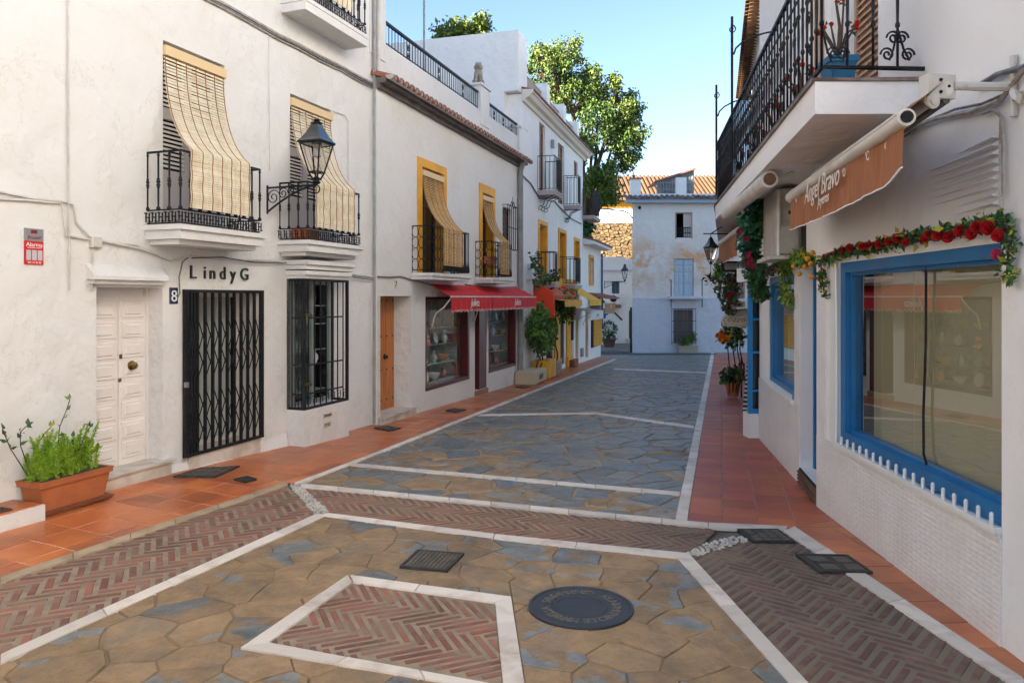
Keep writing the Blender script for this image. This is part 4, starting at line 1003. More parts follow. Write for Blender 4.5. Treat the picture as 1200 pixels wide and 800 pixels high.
BT = 5.78
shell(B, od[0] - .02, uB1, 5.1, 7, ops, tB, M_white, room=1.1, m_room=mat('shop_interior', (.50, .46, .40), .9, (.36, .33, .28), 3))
# parapet, set back
mb = MB(); mb.wb(B, uA - .2, uB1, 5.1, BT, -.55, -.10); mb.build('parapet', M_white, tB)
mb = MB(); mb.wb(B, uA - .2, uB1, 5.1, 5.2, -7, -.56); mb.build('terrace', M_white, tB)
# orange door
u0, u1, z0, z1, dp = od; ul = B.hit(462, -.33)
mb = MB(); mb.wb(B, u0 - .0, ul, z0 + .02, z1, -.40, -.33); leaf = mb.build('door', M_orange, tB)
n = 4; 
for i in range(n): mb = MB(); a = u0 + (ul - .05 - u0) * i / n; mb.bev(B, a + .004, a + (ul - .05 - u0) / n - .004, z0 + .12, z1 - .03, -.33, -.315, .004); mb.build('plank', M_orange, leaf)
for zz in (.08, .34, .63, .94):
    for k in range(6):
        mb = MB(); mb.lathe(B.P(u0 + .06 + (ul - u0 - .16) * k / 5, z0 + .04 + (z1 - z0) * zz, -.314), [(.016, 0), (.014, .008), (.004, .014)], 6, ax=B.n); mb.build('stud', M_iron, leaf)
mb = MB(); mb.lathe(B.P(B.hit(451.5, -.3), B.uz(451, 418, -.3)[1], -.313), [(.05, 0), (.045, .012), (.02, .03), (.035, .05), (.01, .065)], 8, ax=B.n); mb.build('door_knocker', M_iron, leaf)
mb = MB(); mb.wb(B, ul, ul + .05, z0, z1, -.36, -.30); mb.build('door_frame', M_orange, tB)
mb = MB(); mb.wb(B, u0, u1 + .06, B.g(u0) - .06, z0, -.3, .07); mb.wb(B, u0, u1 + .07, z0 + .001, z0 + .02, -.34, .09); mb.build('doorstep', mat('worn_marble_step', (.6, .56, .5), .5), tB)
uu, zz = B.uz(463.5, 333); t = thing('house_number', 'tiny white tile with a dark 7 above the orange door', 'number plate', B.P(uu, zz, .006)); mb = MB(); mb.wb(B, uu - .05, uu + .05, zz - .07, zz + .07, 0, .008); mb.build('plate', M_cream, t); wall_text('7', B, uu, zz - .045, .0095, .13, M_iron, t)
# yellow surrounds
for (u0, u1, z0, z1, dp), px in ((yw1, 489.4), (yw2, 561.6)):
    k = .17; o = .025; zt = B.uz(px, 183.4 if px < 500 else 214.3)[1]
    mb = MB(); mb.wb(B, u0 - k, u0, z0, zt, 0, o); mb.wb(B, u1, u1 + k * .8, z0, zt, 0, o); mb.wb(B, u0, u1, z1, zt, 0, o); mb.build('window_surround', M_yellow, tB)
    mb = MB(); mb.wb(B, u0, u0 + .004, z0, z1, -.195, -.001); mb.wb(B, u1 - .004, u1, z0, z1, -.195, -.001); mb.wb(B, u0 + .004, u1 - .004, z1 - .004, z1, -.195, -.001); mb.build('reveal', M_yellow, tB)
    casement(tB, B, u0 + .005, u1 - .005, z0, z1 - .01, -.19, M_wooddk, M_glass, 2, 3, .06)
# balconies, awning
for n, (p0, p1) in enumerate(((482, 551.5), (556.5, 601))):
    b0, b1_ = B.hit(p0), B.hit(p1, .4); rz = B.uz(p1, 274 if n == 0 else 287.5, .4)[1] - fz
    balcony(tB, B, b0, b1_, fz, .4, rz, 'lattice', slab=.11, over=.03, ledge=False)
rz = B.uz(551, 274, .4)[1] - fz
hang_blind('tan woven blind draped over the left lattice balcony above the red awning', B, yw1[0] + .02, yw1[1] - .03, yw1[3] - .12, fz + rz + .01, B.uz(520, 311, .42)[1], .42, M_esparto, n1=40, n2=26, grp='woven blinds of the shop house', cords=5, shift=B.d * -.02)
hang_blind('tan woven blind draped over the right lattice balcony above the red awning', B, yw2[0] + .02, yw2[1] - .03, yw2[3] - .12, fz + rz + .01, B.uz(584, 321, .42)[1], .42, M_esparto, n1=40, n2=26, grp='woven blinds of the shop house', cords=5, shift=B.d * -.02)
# grilled window beside the second balcony
u0, u1, z0, z1, dp = gw
louvres(tB, B, u0, u1, z0, z1, -.1, M_wooddk, .12, .05, leaves=2)
gg_ = thing('window_grille', 'narrow black window grille with scrolled crest above the right end of the red awning', 'window grille', B.P((u0 + u1) / 2, z0, .15))
grille(gg_, B, u0 - .04, u1 + .06, z0 - .04, z1 + .05, .14, 5, (z0 - .03, z1 + .04, (z0 + z1) / 2))
mb = MB()
for z in (z0 - .03, z1 + .04):
    for u in (u0 - .04, u1 + .06): mb.tube([B.P(u, z, 0), B.P(u, z, .14)], .009, 4)
mb.build('bracket', M_iron, gg_)
mb = MB(); uc = (u0 + u1) / 2 + .01
for s_ in (-1, 1): mb.tube([B.P(uc + s_ * (.02 + .25 * k / 12), z1 + .05 + .12 * math.sin(k * .52) * (1 - k / 14), .14) for k in range(13)], .008, 4)
mb.tube([B.P(uc, z1 + .05, .14), B.P(uc, z1 + .26, .14)], .008, 4); mb.build('crest', M_iron, gg_)
# maroon shop front
def shopwin(o, name):
    u0, u1, z0, z1, dp = o; fr = .07; mb = MB()
    mb.wb(B, u0, u1, z0, z0 + fr, -dp, .012); mb.wb(B, u0, u0 + .035, z0 + fr, z1, -dp, .012); mb.wb(B, u1 - fr * 1.3, u1, z0 + fr, z1, -dp, .012); mb.wb(B, u0 + .035, u1 - fr * 1.3, z1 - .05, z1, -dp, .012)
    f = mb.build('window_frame', M_maroon, tB); mb = MB(); mb.quad(*[B.P(a, c, -dp + .02) for a, c in ((u0 + .035, z0 + fr), (u1 - fr * 1.3, z0 + fr), (u1 - fr * 1.3, z1 - .05), (u0 + .035, z1 - .05))]); mb.build('pane', M_shopglass, f, fix=False)
shopwin(sw1, 'w'); shopwin(sw2, 'w')
u0, u1, z0, z1, dp = sd
mb = MB(); mb.wb(B, u0 + (u1 - u0) * .42, u1, z0, z1, -.26, -.02); mb.build('shop_door', M_maroon, tB)
mb = MB(); mb.wb(B, u0 - .02, u1 + .02, B.g(u0) - .1, z0 - .001, -.3, .02); mb.build('threshold', mat('tan_stone', (.3, .17, .08), .7), tB)
mb = MB(); mb.wb(B, u0 + .03, u0 + .2, z0 + .9, z0 + 1.05, -.28, -.27); mb.build('door_sticker', mat('blue_sticker', (.1, .3, .5), .5), tB)
# gutter, rafter shadow strip, tiles
gzB = 5.12
mb = MB(); pr_ = [(.24 + .07 * math.cos(a), gzB + .0 - .07 * math.sin(a)) for a in [math.pi * i / 8 for i in range(9)]]
us = [uA - .02, uB1]; mb.strip([B.P(us[0], z, o) for o, z in pr_], [B.P(us[1], z, o) for o, z in pr_]); mb.strip([B.P(us[0], z, .24 + (o - .24) * .88) for o, z in pr_], [B.P(us[1], z, .24 + (o - .24) * .88) for o, z in pr_])
mb.add([B.P(us[0], z, o) for o, z in pr_], [tuple(range(9))]); mb.build('gutter', mat('grey_white_gutter', (.48, .47, .46), .5, (.4, .38, .36), 4), tB, smooth=True, fix=False)
mb = MB(); mb.wb(B, uA, uB1, gzB - .10, gzB - .02, 0, .17); mb.wb(B, uA, uB1, gzB - .18, gzB - .101, 0, .06); mb.build('eave_shadow_moulding', mat('eave_shadow_tone', (.13, .11, .1), .9, (.2, .17, .14), 5, bump=.6, bsc=20), tB)  # moulding coloured dark as the shadow under the rafters
k = 0; u = uA
me = None
while u < uB1 - .05:
    if me is None:
        mb = MB(); seg = 6; top = [B.P(0, .09 * math.sin(math.pi * i / seg), 0) + B.d * (.08 * math.cos(math.pi * i / seg)) - B.o for i in range(seg + 1)]
        d_ = B.n * .42 + Vector((0, 0, -.13)); th = .013
        inn = [p * ((.08 - th) / .08) for p in top]; mb.strip(top, [p + d_ for p in top]); mb.strip(inn, [p + d_ for p in inn])
        for i in range(seg): mb.quad(top[i] + d_, top[i + 1] + d_, inn[i + 1] + d_, inn[i] + d_)
        me = mb.mesh('roof_tile', M_rooftile, Vector((0, 0, 0)), smooth=False)
    link('roof_tile', me, tB, B.P(u + .07, 5.17 + random.uniform(-.006, .006), -.10)); u += .185
# terrace rail in two lengths, pillars with lions
def rail_run(t, W, ua, ub, zb, h, off, step=.11):
    mb = MB(); mb.wb(W, ua, ub, zb + h, zb + h + .04, off - .025, off + .025); mb.wb(W, ua, ub, zb + .05, zb + .065, off - .008, off + .008); mb.build('handrail', M_iron, t)
    me = bal_mesh('plain', h, M_iron); n = max(2, round((ub - ua) / step))
    for i in range(n + 1): link('bar', me, t, W.P(ua + .01 + (ub - ua - .02) * i / n, zb, off))
    for c in (.22, .52, .8):
        mb = MB(); uc = ua + (ub - ua) * c
        for s_ in (-1, 1):
            for zz in (.25, .65): mb.tube([W.P(uc + s_ * .045 * math.sin(k * .6) * (1 - k / 16), zb + h * zz + h * .17 * math.cos(k * .6) * (1 - k / 20), off) for k in range(14)], .007, 4)
        mb.build('scroll', M_iron, t)
uL = B.hit(451, -.1); up1 = B.hit(552, -.3); up2 = B.hit(563, -.3); up3 = B.hit(599, -.3); up4 = B.hit(607, -.3)
rr = thing('terrace_railing', 'long black railing on the roof terrace of the shop house', 'railing', B.P(uL, BT, -.3)); rail_run(rr, B, uL, up1, BT, .37, -.15)
rr = thing('terrace_railing', 'short black terrace railing between the two carved lions', 'railing', B.P(up2, BT, -.3)); rail_run(rr, B, up2, up3, BT - .03, .32, -.15)
def pillar(ua, ub, z1): mb = MB(); mb.wb(B, ua, ub, BT - .3, z1, -.48, -.08); mb.wb(B, ua - .04, ub + .04, z1 + .001, z1 + .05, -.52, -.04); mb.build('pillar', M_white, tB)
pillar(up1 + .01, up2 - .01, 6.32); pillar(up3 + .01, up4, 6.02)
pillar(uA - .05, uL, 6.6)
def lion(label, c, s):
    c = Vector(c); t = thing('lion_statue', label, 'statue', c, 'seated stone lions on the terrace pillars'); d = (B.n * .4 - B.d).normalized(); e = Vector((-d.y, d.x, 0))
    mb = MB()
    def blob(p, r, sc=(1, 1, 1), n=10):
        p = Vector(p); q = c + d * p.x * s + e * p.y * s + Vector((0, 0, p.z * s)); m = 6
        prof = [(max(.001, math.sin(math.pi * i / m)) * r * s * sc[0], -math.cos(math.pi * i / m) * r * s * sc[2]) for i in range(m + 1)]; mb.lathe(q, prof, n)
    T = lambda x, y, z: c + d * x * s + e * y * s + Vector((0, 0, z * s))
    mb.tube([T(-.16, 0, .06), T(-.13, 0, .16), T(-.05, 0, .26), T(.04, 0, .36), T(.07, 0, .44)], [.10 * s, .135 * s, .12 * s, .11 * s, .07 * s], 10)   # haunch to shoulder
    for y in (-.06, .06): mb.tube([T(.06, y, .34), T(.11, y, .18), T(.12, y, .03), T(.17, y, .015)], [.05 * s, .035 * s, .03 * s, .03 * s], 6); mb.tube([T(-.12, y * 1.6, .14), T(.0, y * 1.7, .1), T(-.02, y * 1.6, .02), T(.06, y * 1.6, .015)], [.08 * s, .06 * s, .035 * s, .03 * s], 6)
    mb.tube([T(-.2, 0, .05), T(-.27, .05, .12), T(-.24, .08, .24)], .02 * s, 5)
    mb.tube([T(-.02, 0, .42), T(.03, 0, .5), T(.06, 0, .56)], [.09 * s, .135 * s, .08 * s], 10)
    body = mb.build('body', M_stonecarve, t, smooth=True)
    mb = MB(); blob((.09, 0, .52), .085); mb.tube([T(.12, 0, .5), T(.2, 0, .48)], [.05 * s, .035 * s], 7)
    for y in (-.06, .06): blob((.05, y, .59), .025)
    mb.build('head', M_stonecarve, t, smooth=True); mb = MB(); mb.box(T(-.25, -.14, -.02), d * .46 * s, e * .28 * s, Vector((0, 0, .03 * s))); mb.build('plinth', M_stonecarve, t)
lion('seated stone lion on the middle terrace pillar, between the two railings', B.P((up1 + up2) / 2, 6.39, -.24), .82)
lion('seated stone lion on the far terrace pillar beside the taller white house', B.P((up3 + up4) / 2, 6.09, -.24), .85)
lion('seated stone lion on the nearest terrace pillar, touching the top edge', B.P(uL - .2, 6.67, -.28), .62)
# tall thin mast
mb = MB(); q = B.P(B.hit(497, -1.6), 5.2, -1.6); mb.tube([q, q + Vector((0, 0, 7))], .025, 6); mb.build('mast', M_grey, None, label='tall thin grey mast rising from the terrace of the shop house', cat='mast')
# awning of the gift shop
def awning(label, W, segs, zt, zf, zb, pr, m, m_edge, text=None, tsize=.1, scallop=True, arms=True, sag=.0, tm=None, grp=None):
    """segs = list of (u0,u1) bays of cloth"""
    t = thing('shop_awning', label, 'awning', W.P((segs[0][0] + segs[-1][1]) / 2, zt, .1), grp)
    for (a, b) in segs:
        mb = MB(); th = Vector((0, 0, -.006)); n = 6
        A0 = [W.P(a + (b - a) * i / n, zt, .02) for i in range(n + 1)]; A1 = [W.P(a + (b - a) * i / n, (zt + zf) / 2 - .012, (pr + .02) / 2) for i in range(n + 1)]; A2 = [W.P(a + (b - a) * i / n, zf, pr) for i in range(n + 1)]
        mb.strip(A0, A1); mb.strip(A1, A2); c = mb.build('canopy', m, t, smooth=True, fix=False)
        # valance with scalloped hem
        k = max(3, round((b - a) / .115)); top = []; bot = []
        for i in range(k * 6 + 1):
            u = a + (b - a) * i / (k * 6); o = pr + .006 + .008 * math.sin(i * .45 + a)
            z = zb + (.022 * (math.cos(i / 6 * 2 * math.pi)) if scallop else sag * math.sin(math.pi * (i / (k * 6)))); top.append(W.P(u, zf - .004, pr + .003)); bot.append(W.P(u, z, o))
        mb = MB(); mb.strip(top, bot); mb.strip([p + W.n * .003 for p in top], [p + W.n * .003 for p in bot]); v = mb.build('valance', m, t, fix=False)
        mb = MB(); mb.tube([p + W.n * .002 for p in bot], .006, 4); mb.build('hem', m_edge, v)
        if text: 
            o = wall_text(text, W, (a + b) / 2 + .05, zb + (zf - zb) * .30, pr + .022, tsize, tm or M_lw, t, sx=.9, shear=.35, depth=.003, name='lettering')
    mb = MB(); mb.tube([W.P(segs[0][0], zf, pr), W.P(segs[-1][1], zf, pr)], .016, 6); mb.build('front_rail', M_pipew if arms else m_edge, t)
    if arms:
        ua = [segs[0][0] + .04] + [s_[1] - .02 for s_ in segs]
        for u in ua: mb = MB(); mb.tube([W.P(u, zf - .55, .02), W.P(u + .0, zf - .3, .10), W.P(u + .0, zf - .2, pr * .6), W.P(u, zf - .02, pr - .02)], .013, 5); mb.build('arm', M_pipew, t)
    return t
M_red = mat('red_awning_cloth', (.60, .014, .018), .75, (.48, .012, .015), 2, bump=.1, bsc=50)
us_ = (B.hit(503.5), B.hit(555), B.hit(609)); awning('red scalloped awning with white script Julieta over the gift shop windows', B, [(us_[0], us_[1] - .01), (us_[1] + .01, us_[2])], 1.95, 1.72, 1.46, .42, M_red, mat('pale_hem', (.75, .6, .5), .8), 'Julieta', .21)
# main downpipe between houses B and C
uu = B.hit(609, .06); mb = MB(); mb.tube([B.P(uu, B.g(uu) + .02, .08), B.P(uu, 4.85, .08), B.P(uu - .06, 5.0, .16), B.P(uu - .1, 5.08, .24)], .07, 10); 
mb.build('drainpipe', M_grey, None, smooth=True, label='thick grey downpipe at the far end of the gift shop house', cat='drainpipe')
cable('cable along the shop house from the white pipe to the first lattice balcony', wp(B, (443, 324), (470, 324), (492, 330), (520, 336)), .012, M_cabledk)
cable('cable hanging between lattice balcony and downpipe', wp(B, (545, 333), (575, 336), (603, 336), (609, 340)), .012, M_cabledk)
# ================================================================ gift shop displays
def lathe_thing(name, label, cat, c, prof, m, n=14, grp=None, ax=None):
    mb = MB(); mb.lathe(Vector(c), prof, n, ax=ax); return mb.build(name, m, None, smooth=True, label=label, cat=cat, group=grp, at=c)
CER = [mat('sage_ceramic', (.22, .30, .26), .25, (.35, .4, .33), 20), mat('cream_ceramic', (.5, .46, .36), .25), mat('white_ceramic', (.62, .62, .6), .25), mat('teal_ceramic', (.08, .2, .2), .25), mat('rust_ceramic', (.35, .1, .06), .3), mat('amber_glass', (.45, .22, .05), .2)]
cn = ['sage', 'cream', 'white', 'teal', 'rust red', 'amber']
def vase(c, h, k): r = h * .28; return [(r * .5, 0), (r, h * .3), (r * .9, h * .55), (r * .35, h * .75), (r * .5, h)]
seen = {}
def unique(s):
    seen[s] = seen.get(s, 0) + 1; return s
for wi, (o, nm) in enumerate(((sw1, 'left'), (sw2, 'right'))):
    u0, u1, z0, z1, dp = o
    levels = [z0 + .09, z0 + .42, z0 + .78, z0 + 1.1]
    for li, z in enumerate(levels[1:] if wi == 0 else levels[1:]):
        mb = MB(); mb.wb(B, u0 + .02, u1 - .05, z - .014, z, -.55, -dp - .03); mb.build('shelf', mat('glass_shelf', (.3, .36, .33), .2), tB)
    mb = MB(); mb.wb(B, u0 - .1, u1 + .1, z0 - .02, z0 + .08, -.6, -dp - .01); mb.build('display_floor', mat('display_cloth', (.25, .22, .18), .9), tB)
    mb = MB(); mb.wb(B, u0 - .1, u1 + .1, z0, z1, -.64, -.6); mb.build('display_back', mat('display_back', (.46, .47, .42), .7, (.2, .21, .2), 5), tB)
    lv = ('floor', 'lowest shelf', 'middle shelf', 'top shelf')
    for li, z in enumerate(levels):
        n = 5 if wi == 0 else 4
        for i in range(n):
            u = u0 + .14 + (u1 - u0 - .3) * (i + random.uniform(-.1, .1)) / (n - 1); k = random.randrange(6); off = -dp - .10 - random.random() * .06; c = B.P(u, z, off)
            pos = ('at the left end', 'second from left', 'third from left', 'fourth from left', 'at the right end')[i if i < n - 1 else 4]
            kind = (li * 3 + i + wi) % 4; where = f'{pos}, {lv[li]}, {nm} maroon shop window'
            if kind == 0 or (li == 0 and wi == 0 and i == 1):
                r = .13 if li == 0 else .10; t = lathe_thing('plate', f'{cn[k]} ceramic plate standing {where}', 'plate', B.P(u, z + r, off), [(r * .5, 0), (r * .55, .008), (r * .95, .022), (r, .026), (r * .93, .03), (r * .5, .014), (.002, .014)], CER[k], 20, 'ceramics in the shop windows', ax=B.n + Vector((0, 0, .25)))
            elif kind == 1: h = random.uniform(.16, .24); lathe_thing('vase', f'{cn[k]} vase {where}', 'vase', c, vase(c, h, k), CER[k], 12, 'ceramics in the shop windows')
            elif kind == 2: h = random.uniform(.09, .14); lathe_thing('bowl', f'{cn[k]} bowl {where}', 'bowl', c, [(h * .3, 0), (h * .35, .01), (h * .8, h * .5), (h, h), (h * .93, h), (h * .7, h * .5), (.005, .02)], CER[k], 14, 'ceramics in the shop windows')
            else: h = random.uniform(.14, .2); lathe_thing('jug', f'{cn[k]} jug {where}', 'jug', c, [(h * .22, 0), (h * .34, h * .25), (h * .3, h * .6), (h * .18, h * .75), (h * .24, h), (h * .2, h), (.004, h * .7)], CER[k], 12, 'ceramics in the shop windows')
def plush(label, c, s, m):
    t = thing('stuffed_toy', label, 'toy', c); c = Vector(c)
    def blob(p, r): 
        mb = MB(); prof = [(max(.001, math.sin(math.pi * i / 6)) * r * s, -math.cos(math.pi * i / 6) * r * s) for i in range(7)]; mb.lathe(c + (B.d * p[0] + B.n * p[1] + Vector((0, 0, p[2]))) * s, prof, 9); return mb
    blob((0, 0, .35), .35).build('body', m, t, smooth=True); blob((0, .05, .85), .28).build('head', m, t, smooth=True)
    for x in (-.2, .2): blob((x, .02, 1.08), .11).build('ear', m, t, smooth=True); blob((x * 1.6, .15, .45), .15).build('arm', m, t, smooth=True); blob((x * 1.1, .25, .1), .16).build('leg', m, t, smooth=True)
u0, u1, z0, z1, dp = sw1
plush('pink stuffed toy bear on the middle shelf of the left maroon shop window', B.P(u0 + .55, levels[2] + (sw1[2] - sw2[2]), -dp - .07), .17, mat('pink_plush', (.6, .28, .26), .95))
plush('amber stuffed toy at the left edge of the left maroon shop window', B.P(u0 + .12, levels[2] + .0 + (sw1[2] - sw2[2]) , -dp - .06), .15, mat('amber_plush', (.7, .35, .08), .95))
mb = MB(); mb.prism([B.P(u0 + .42, z1 - .1, -dp - .2), B.P(u0 + .85, z1 - .1, -dp - .2), B.P(u0 + .93, z0 + .85, -dp - .2), B.P(u0 + .36, z0 + .85, -dp - .2)], B.n * -.02); mb.build('hanging_dress', mat('pale_cloth', (.36, .4, .46), .9, (.28, .31, .36), 5), None, label='pale blue child dress hanging in the left maroon shop window', cat='dress')
# goods behind the bay grille
for i, (fu, z) in enumerate(((.3, 1.0), (.55, 1.35), (.75, .8), (.45, .45), (.7, 1.6))):
    u = bay0 + (bay1 - bay0) * fu; k = i % 6; lathe_thing('vase', f'{cn[k]} vase ' + ('left of centre at mid height', 'in the upper middle', 'low at the right', 'near the bottom', 'top right')[i] + ' behind the box grille', 'vase', A.P(u, z, -.12), vase(0, .2, 0), CER[k], 12, 'vases behind the box grille')
mb = MB()
for z in (1.0, 1.35, .8, .45, 1.6): mb = MB(); mb.wb(A, bay0 + .1, bay1 - .12, z - .012, z, -.25, -.03); mb.build('display_shelf', mat('glass_shelf', (.3, .36, .33), .2), tA)
mb = MB(); mb.wb(A, bay0 + .07, bay1 - .09, .3, 1.92, -.32, -.3); mb.build('display_back', mat('display_back2', (.3, .33, .32), .7, (.12, .14, .14), 5), tA)
# ================================================================ house C : taller white house with screened balconies
C = C_; c0, c1 = C.hit(611.5), C.hit(683)
tC = thing('balcony_house', 'taller white three-storey house with yellow windows and screened iron balconies', 'house', C.P(4, C.g(4)))
fl1 = C.uz(647, 331, .5)[1]; fl2 = C.uz(640, 216, .5)[1]
ops = []
up = [(C.hit(a), C.hit(b), zb, C.uz(a, t_)[1], .18) for a, b, t_, zb in ((632, 638.7, 142.5, fl2), (654, 661, 166.5, fl2))]
w3_ = (C.hit(672.5), C.hit(677), C.uz(672.5, 205)[1], C.uz(672.5, 187.5)[1], .15)
lo = [(C.hit(a) + .1, C.hit(b) - .1, zb, C.uz(a, t_)[1] - .12, .2) for a, b, t_, zb in ((630.5, 641, 256.5, fl1), (654, 663, 266.5, fl1))]
w4_ = (C.hit(672.5) + .1, C.hit(678.7) - .1, C.uz(672.5, 305)[1], C.uz(672.5, 278)[1] - .1, .18)
gd = [(C.hit(a), C.hit(b), C.g(C.hit(a)) + h, C.uz(a, t_)[1], .2) for a, b, t_, h in ((640, 648.5, 358, .12), (655.5, 661.5, 360, .12), (672.5, 678, 372, .12), (685.5, 690, 372, .1))]
ops = up + lo + [w3_, w4_] + gd[:3]
shell(C, c0, c1, 6.88, 8, ops, tC, M_white2)
for o in up: louvres(tC, C, o[0], o[1], o[2], o[3], -.1, mat('brown_shutter', (.22, .10, .055), .6), .13, .05, leaves=2)
louvres(tC, C, w3_[0], w3_[1], w3_[2], w3_[3], -.08, mat('brown_shutter', (.22, .10, .055), .6), .13, .05)
for o in lo + [w4_]:
    k = .11; mb = MB(); u0, u1, z0, z1, dp = o; mb.wb(C, u0 - k, u0, z0, z1 + k, 0, .03); mb.wb(C, u1, u1 + k, z0, z1 + k, 0, .03); mb.wb(C, u0, u1, z1, z1 + k, 0, .03); mb.build('window_surround', M_yellow, tC)
    mb = MB(); mb.wb(C, u0, u0 + .004, z0, z1, -.17, -.001); mb.wb(C, u1 - .004, u1, z0, z1, -.17, -.001); mb.build('reveal', M_yellow, tC)
    louvres(tC, C, u0 + .005, u1 - .005, z0, z1, -.15, mat('ochre_shutter', (.6, .27, .03), .6), .14, .05, leaves=1)
def cbal(pa, pb, fz, rz, pr=.5, scr=()):
    a, b = C.hit(pa), C.hit(pb, pr); s = balcony(tC, C, a, b, fz, pr, rz, 'plain', slab=.12, over=.02, ledge=False, step=.12, m_slab=mat('lilac_grey_slab', (.42, .37, .37), .8), screens=[(a + (b - a) * f0, a + (b - a) * f1) for f0, f1 in scr])
    for k in (.15, .5, .85):
        u = a + (b - a) * k; mb = MB(); mb.tube([C.P(u, fz - .42, .01), C.P(u, fz - .38, .14), C.P(u, fz - .22, .2), C.P(u, fz - .13, .42)], .012, 4); mb.tube([C.P(u, fz - .42 + .06 * math.cos(i * .6) - .03, .05 + .05 * math.sin(i * .6)) for i in range(9)], .01, 4); mb.build('bracket', M_iron, s)
R2 = C.uz(659, 189, .5)[1] - fl2; R1 = C.uz(681, 303, .5)[1] - fl1
cbal(629.5, 659, fl2, R2, scr=((.45, .98),)); cbal(660.5, 681.5, fl2, R2, scr=((.12, .98),)); 
cbal(629.5, 654.5, fl1, R1, scr=((.5, .98),)); cbal(655, 681.5, fl1, R1, scr=((.35, .98),))
a = c1 - .15; s3 = balcony(tC, C, a, a + 1.5, fl2 + .02, .42, R2, 'plain', slab=.12, over=.02, ledge=False, m_slab=mat('lilac_grey_slab', (.42, .37, .37), .8), screens=[(a + .1, a + 1.4)])
# eaves, cheek box, terrace
mb = MB(); prof = [(0, 6.69), (.06, 6.69), (.1, 6.76), (.2, 6.80), (.26, 6.88), (.3, 6.89), (.3, 6.97), (0, 6.99)]
mb.prism([C.P(c0 - .02, z, o) for o, z in prof], C.d * (c1 - c0 + .3)); mb.build('cornice', mat('cream_cornice', (.7, .64, .55), .7), tC)
u = c0 + .1; me = None
while u < c1 + .15:
    if me is None:
        mb = MB(); top = [Vector((0, 0, .06 * math.sin(math.pi * i / 5))) + C.d * (.07 * math.cos(math.pi * i / 5)) for i in range(6)]; d_ = C.n * .36 + Vector((0, 0, -.1)); mb.strip(top, [p + d_ for p in top]); mb.add([p + d_ for p in top], [tuple(range(6))]); me = mb.mesh('roof_tile', M_rooftile, Vector((0, 0, 0)))
    link('roof_tile', me, tC, C.P(u, 7.03, -.02)); u += .18
mb = MB(); bx1 = C.hit(618.5); mb.wb(C, c0 - .25, bx1, 6.9, 8.42, -4.6, -.02); mb.wb(C, c0 - .25, bx1, 4.9, 6.9, -4.6, -.4)
mb.build('roof_room', M_white2, tC)
for pa, pb, zt in ((637, 644, 8.05), (657, 663, 8.02), (673, 679, 7.98)):
    mb = MB(); a = C.hit(pa, -.2); mb.wb(C, a, a + .38, 6.98, zt, -.45, -.1); mb.build('pillar', M_white2, tC)
prev = bx1
for pa in (637, 657, 673):
    a = C.hit(pa, -.2); mb = MB(); mb.wb(C, prev + .02, a - .02, 7.75, 7.79, -.28, -.25); mb.build('handrail', M_grey, tC)
    mb = MB(); mb.wb(C, prev + .04, a - .04, 7.0, 7.74, -.27, -.262); mb.build('rail_screen', mat('tan_reed_screen', (.42, .33, .24), .85, (.3, .22, .15), 10, sx=(6, 6, .5)), tC); prev = a + .38
mb = MB(); uu, zz = C.uz(646, 169); mb.wb(C, uu - .06, uu + .06, zz - .12, zz + .12, 0, .1); mb.build('wall_lamp', M_grey, None, label='small grey lamp box between the top floor doors', cat='wall lamp')
cable('cable swagged along the house under the upper screened balconies', wp(C, (612, 205), (622, 215), (632, 232), (650, 236), (668, 255), (681, 262)), .02, M_cabledk)
# shop fronts below
for (u0, u1, z0, z1, dp), m in zip(gd[:3], (M_wooddk, M_iron, M_yellow)):
    mb = MB(); mb.wb(C, u0, u1, z0, z1, -.16, -.1); mb.build('door', m, tC)
grille(tC, C, gd[0][0], gd[0][1], gd[0][2], gd[0][3], -.05, 8, (gd[0][2] + .3, gd[0][2] + 1.2), name='bar')
grille(tC, C, gd[1][0], gd[1][1], gd[1][2], gd[1][3], -.05, 6, (gd[1][2] + .3, gd[1][2] + 1.2), name='bar')
ym = MB()
for pa, pb in ((649, 655), (663, 669)):
    a, b = C.hit(pa), C.hit(pb); z0 = C.g(a); ym = MB(); ym.wb(C, a, b, z0 - .1, 1.9, 0, .05); ym.wb(C, a - .03, b + .03, z0 - .1, z0 + .35, 0, .09); ym.wb(C, a - .03, b + .03, 1.9, 2.0, 0, .1); ym.build('yellow_pilaster', M_yellow, tC)
mb = MB(); mb.wb(C, C.hit(641), C.hit(672), 2.02, 2.3, 0, .12); mb.build('yellow_lintel', M_yellow, tC)
mb = MB(); mb.wb(C, C.hit(671), C.hit(673), C.g(6), 1.7, 0, .04); mb.build('pale_post', M_white2, tC)
M_orred = mat('orange_red_cloth', (.80, .06, .012), .7, (.7, .05, .01), 3); M_yel = mat('yellow_cloth', (.75, .40, .04), .75, (.65, .33, .03), 3)
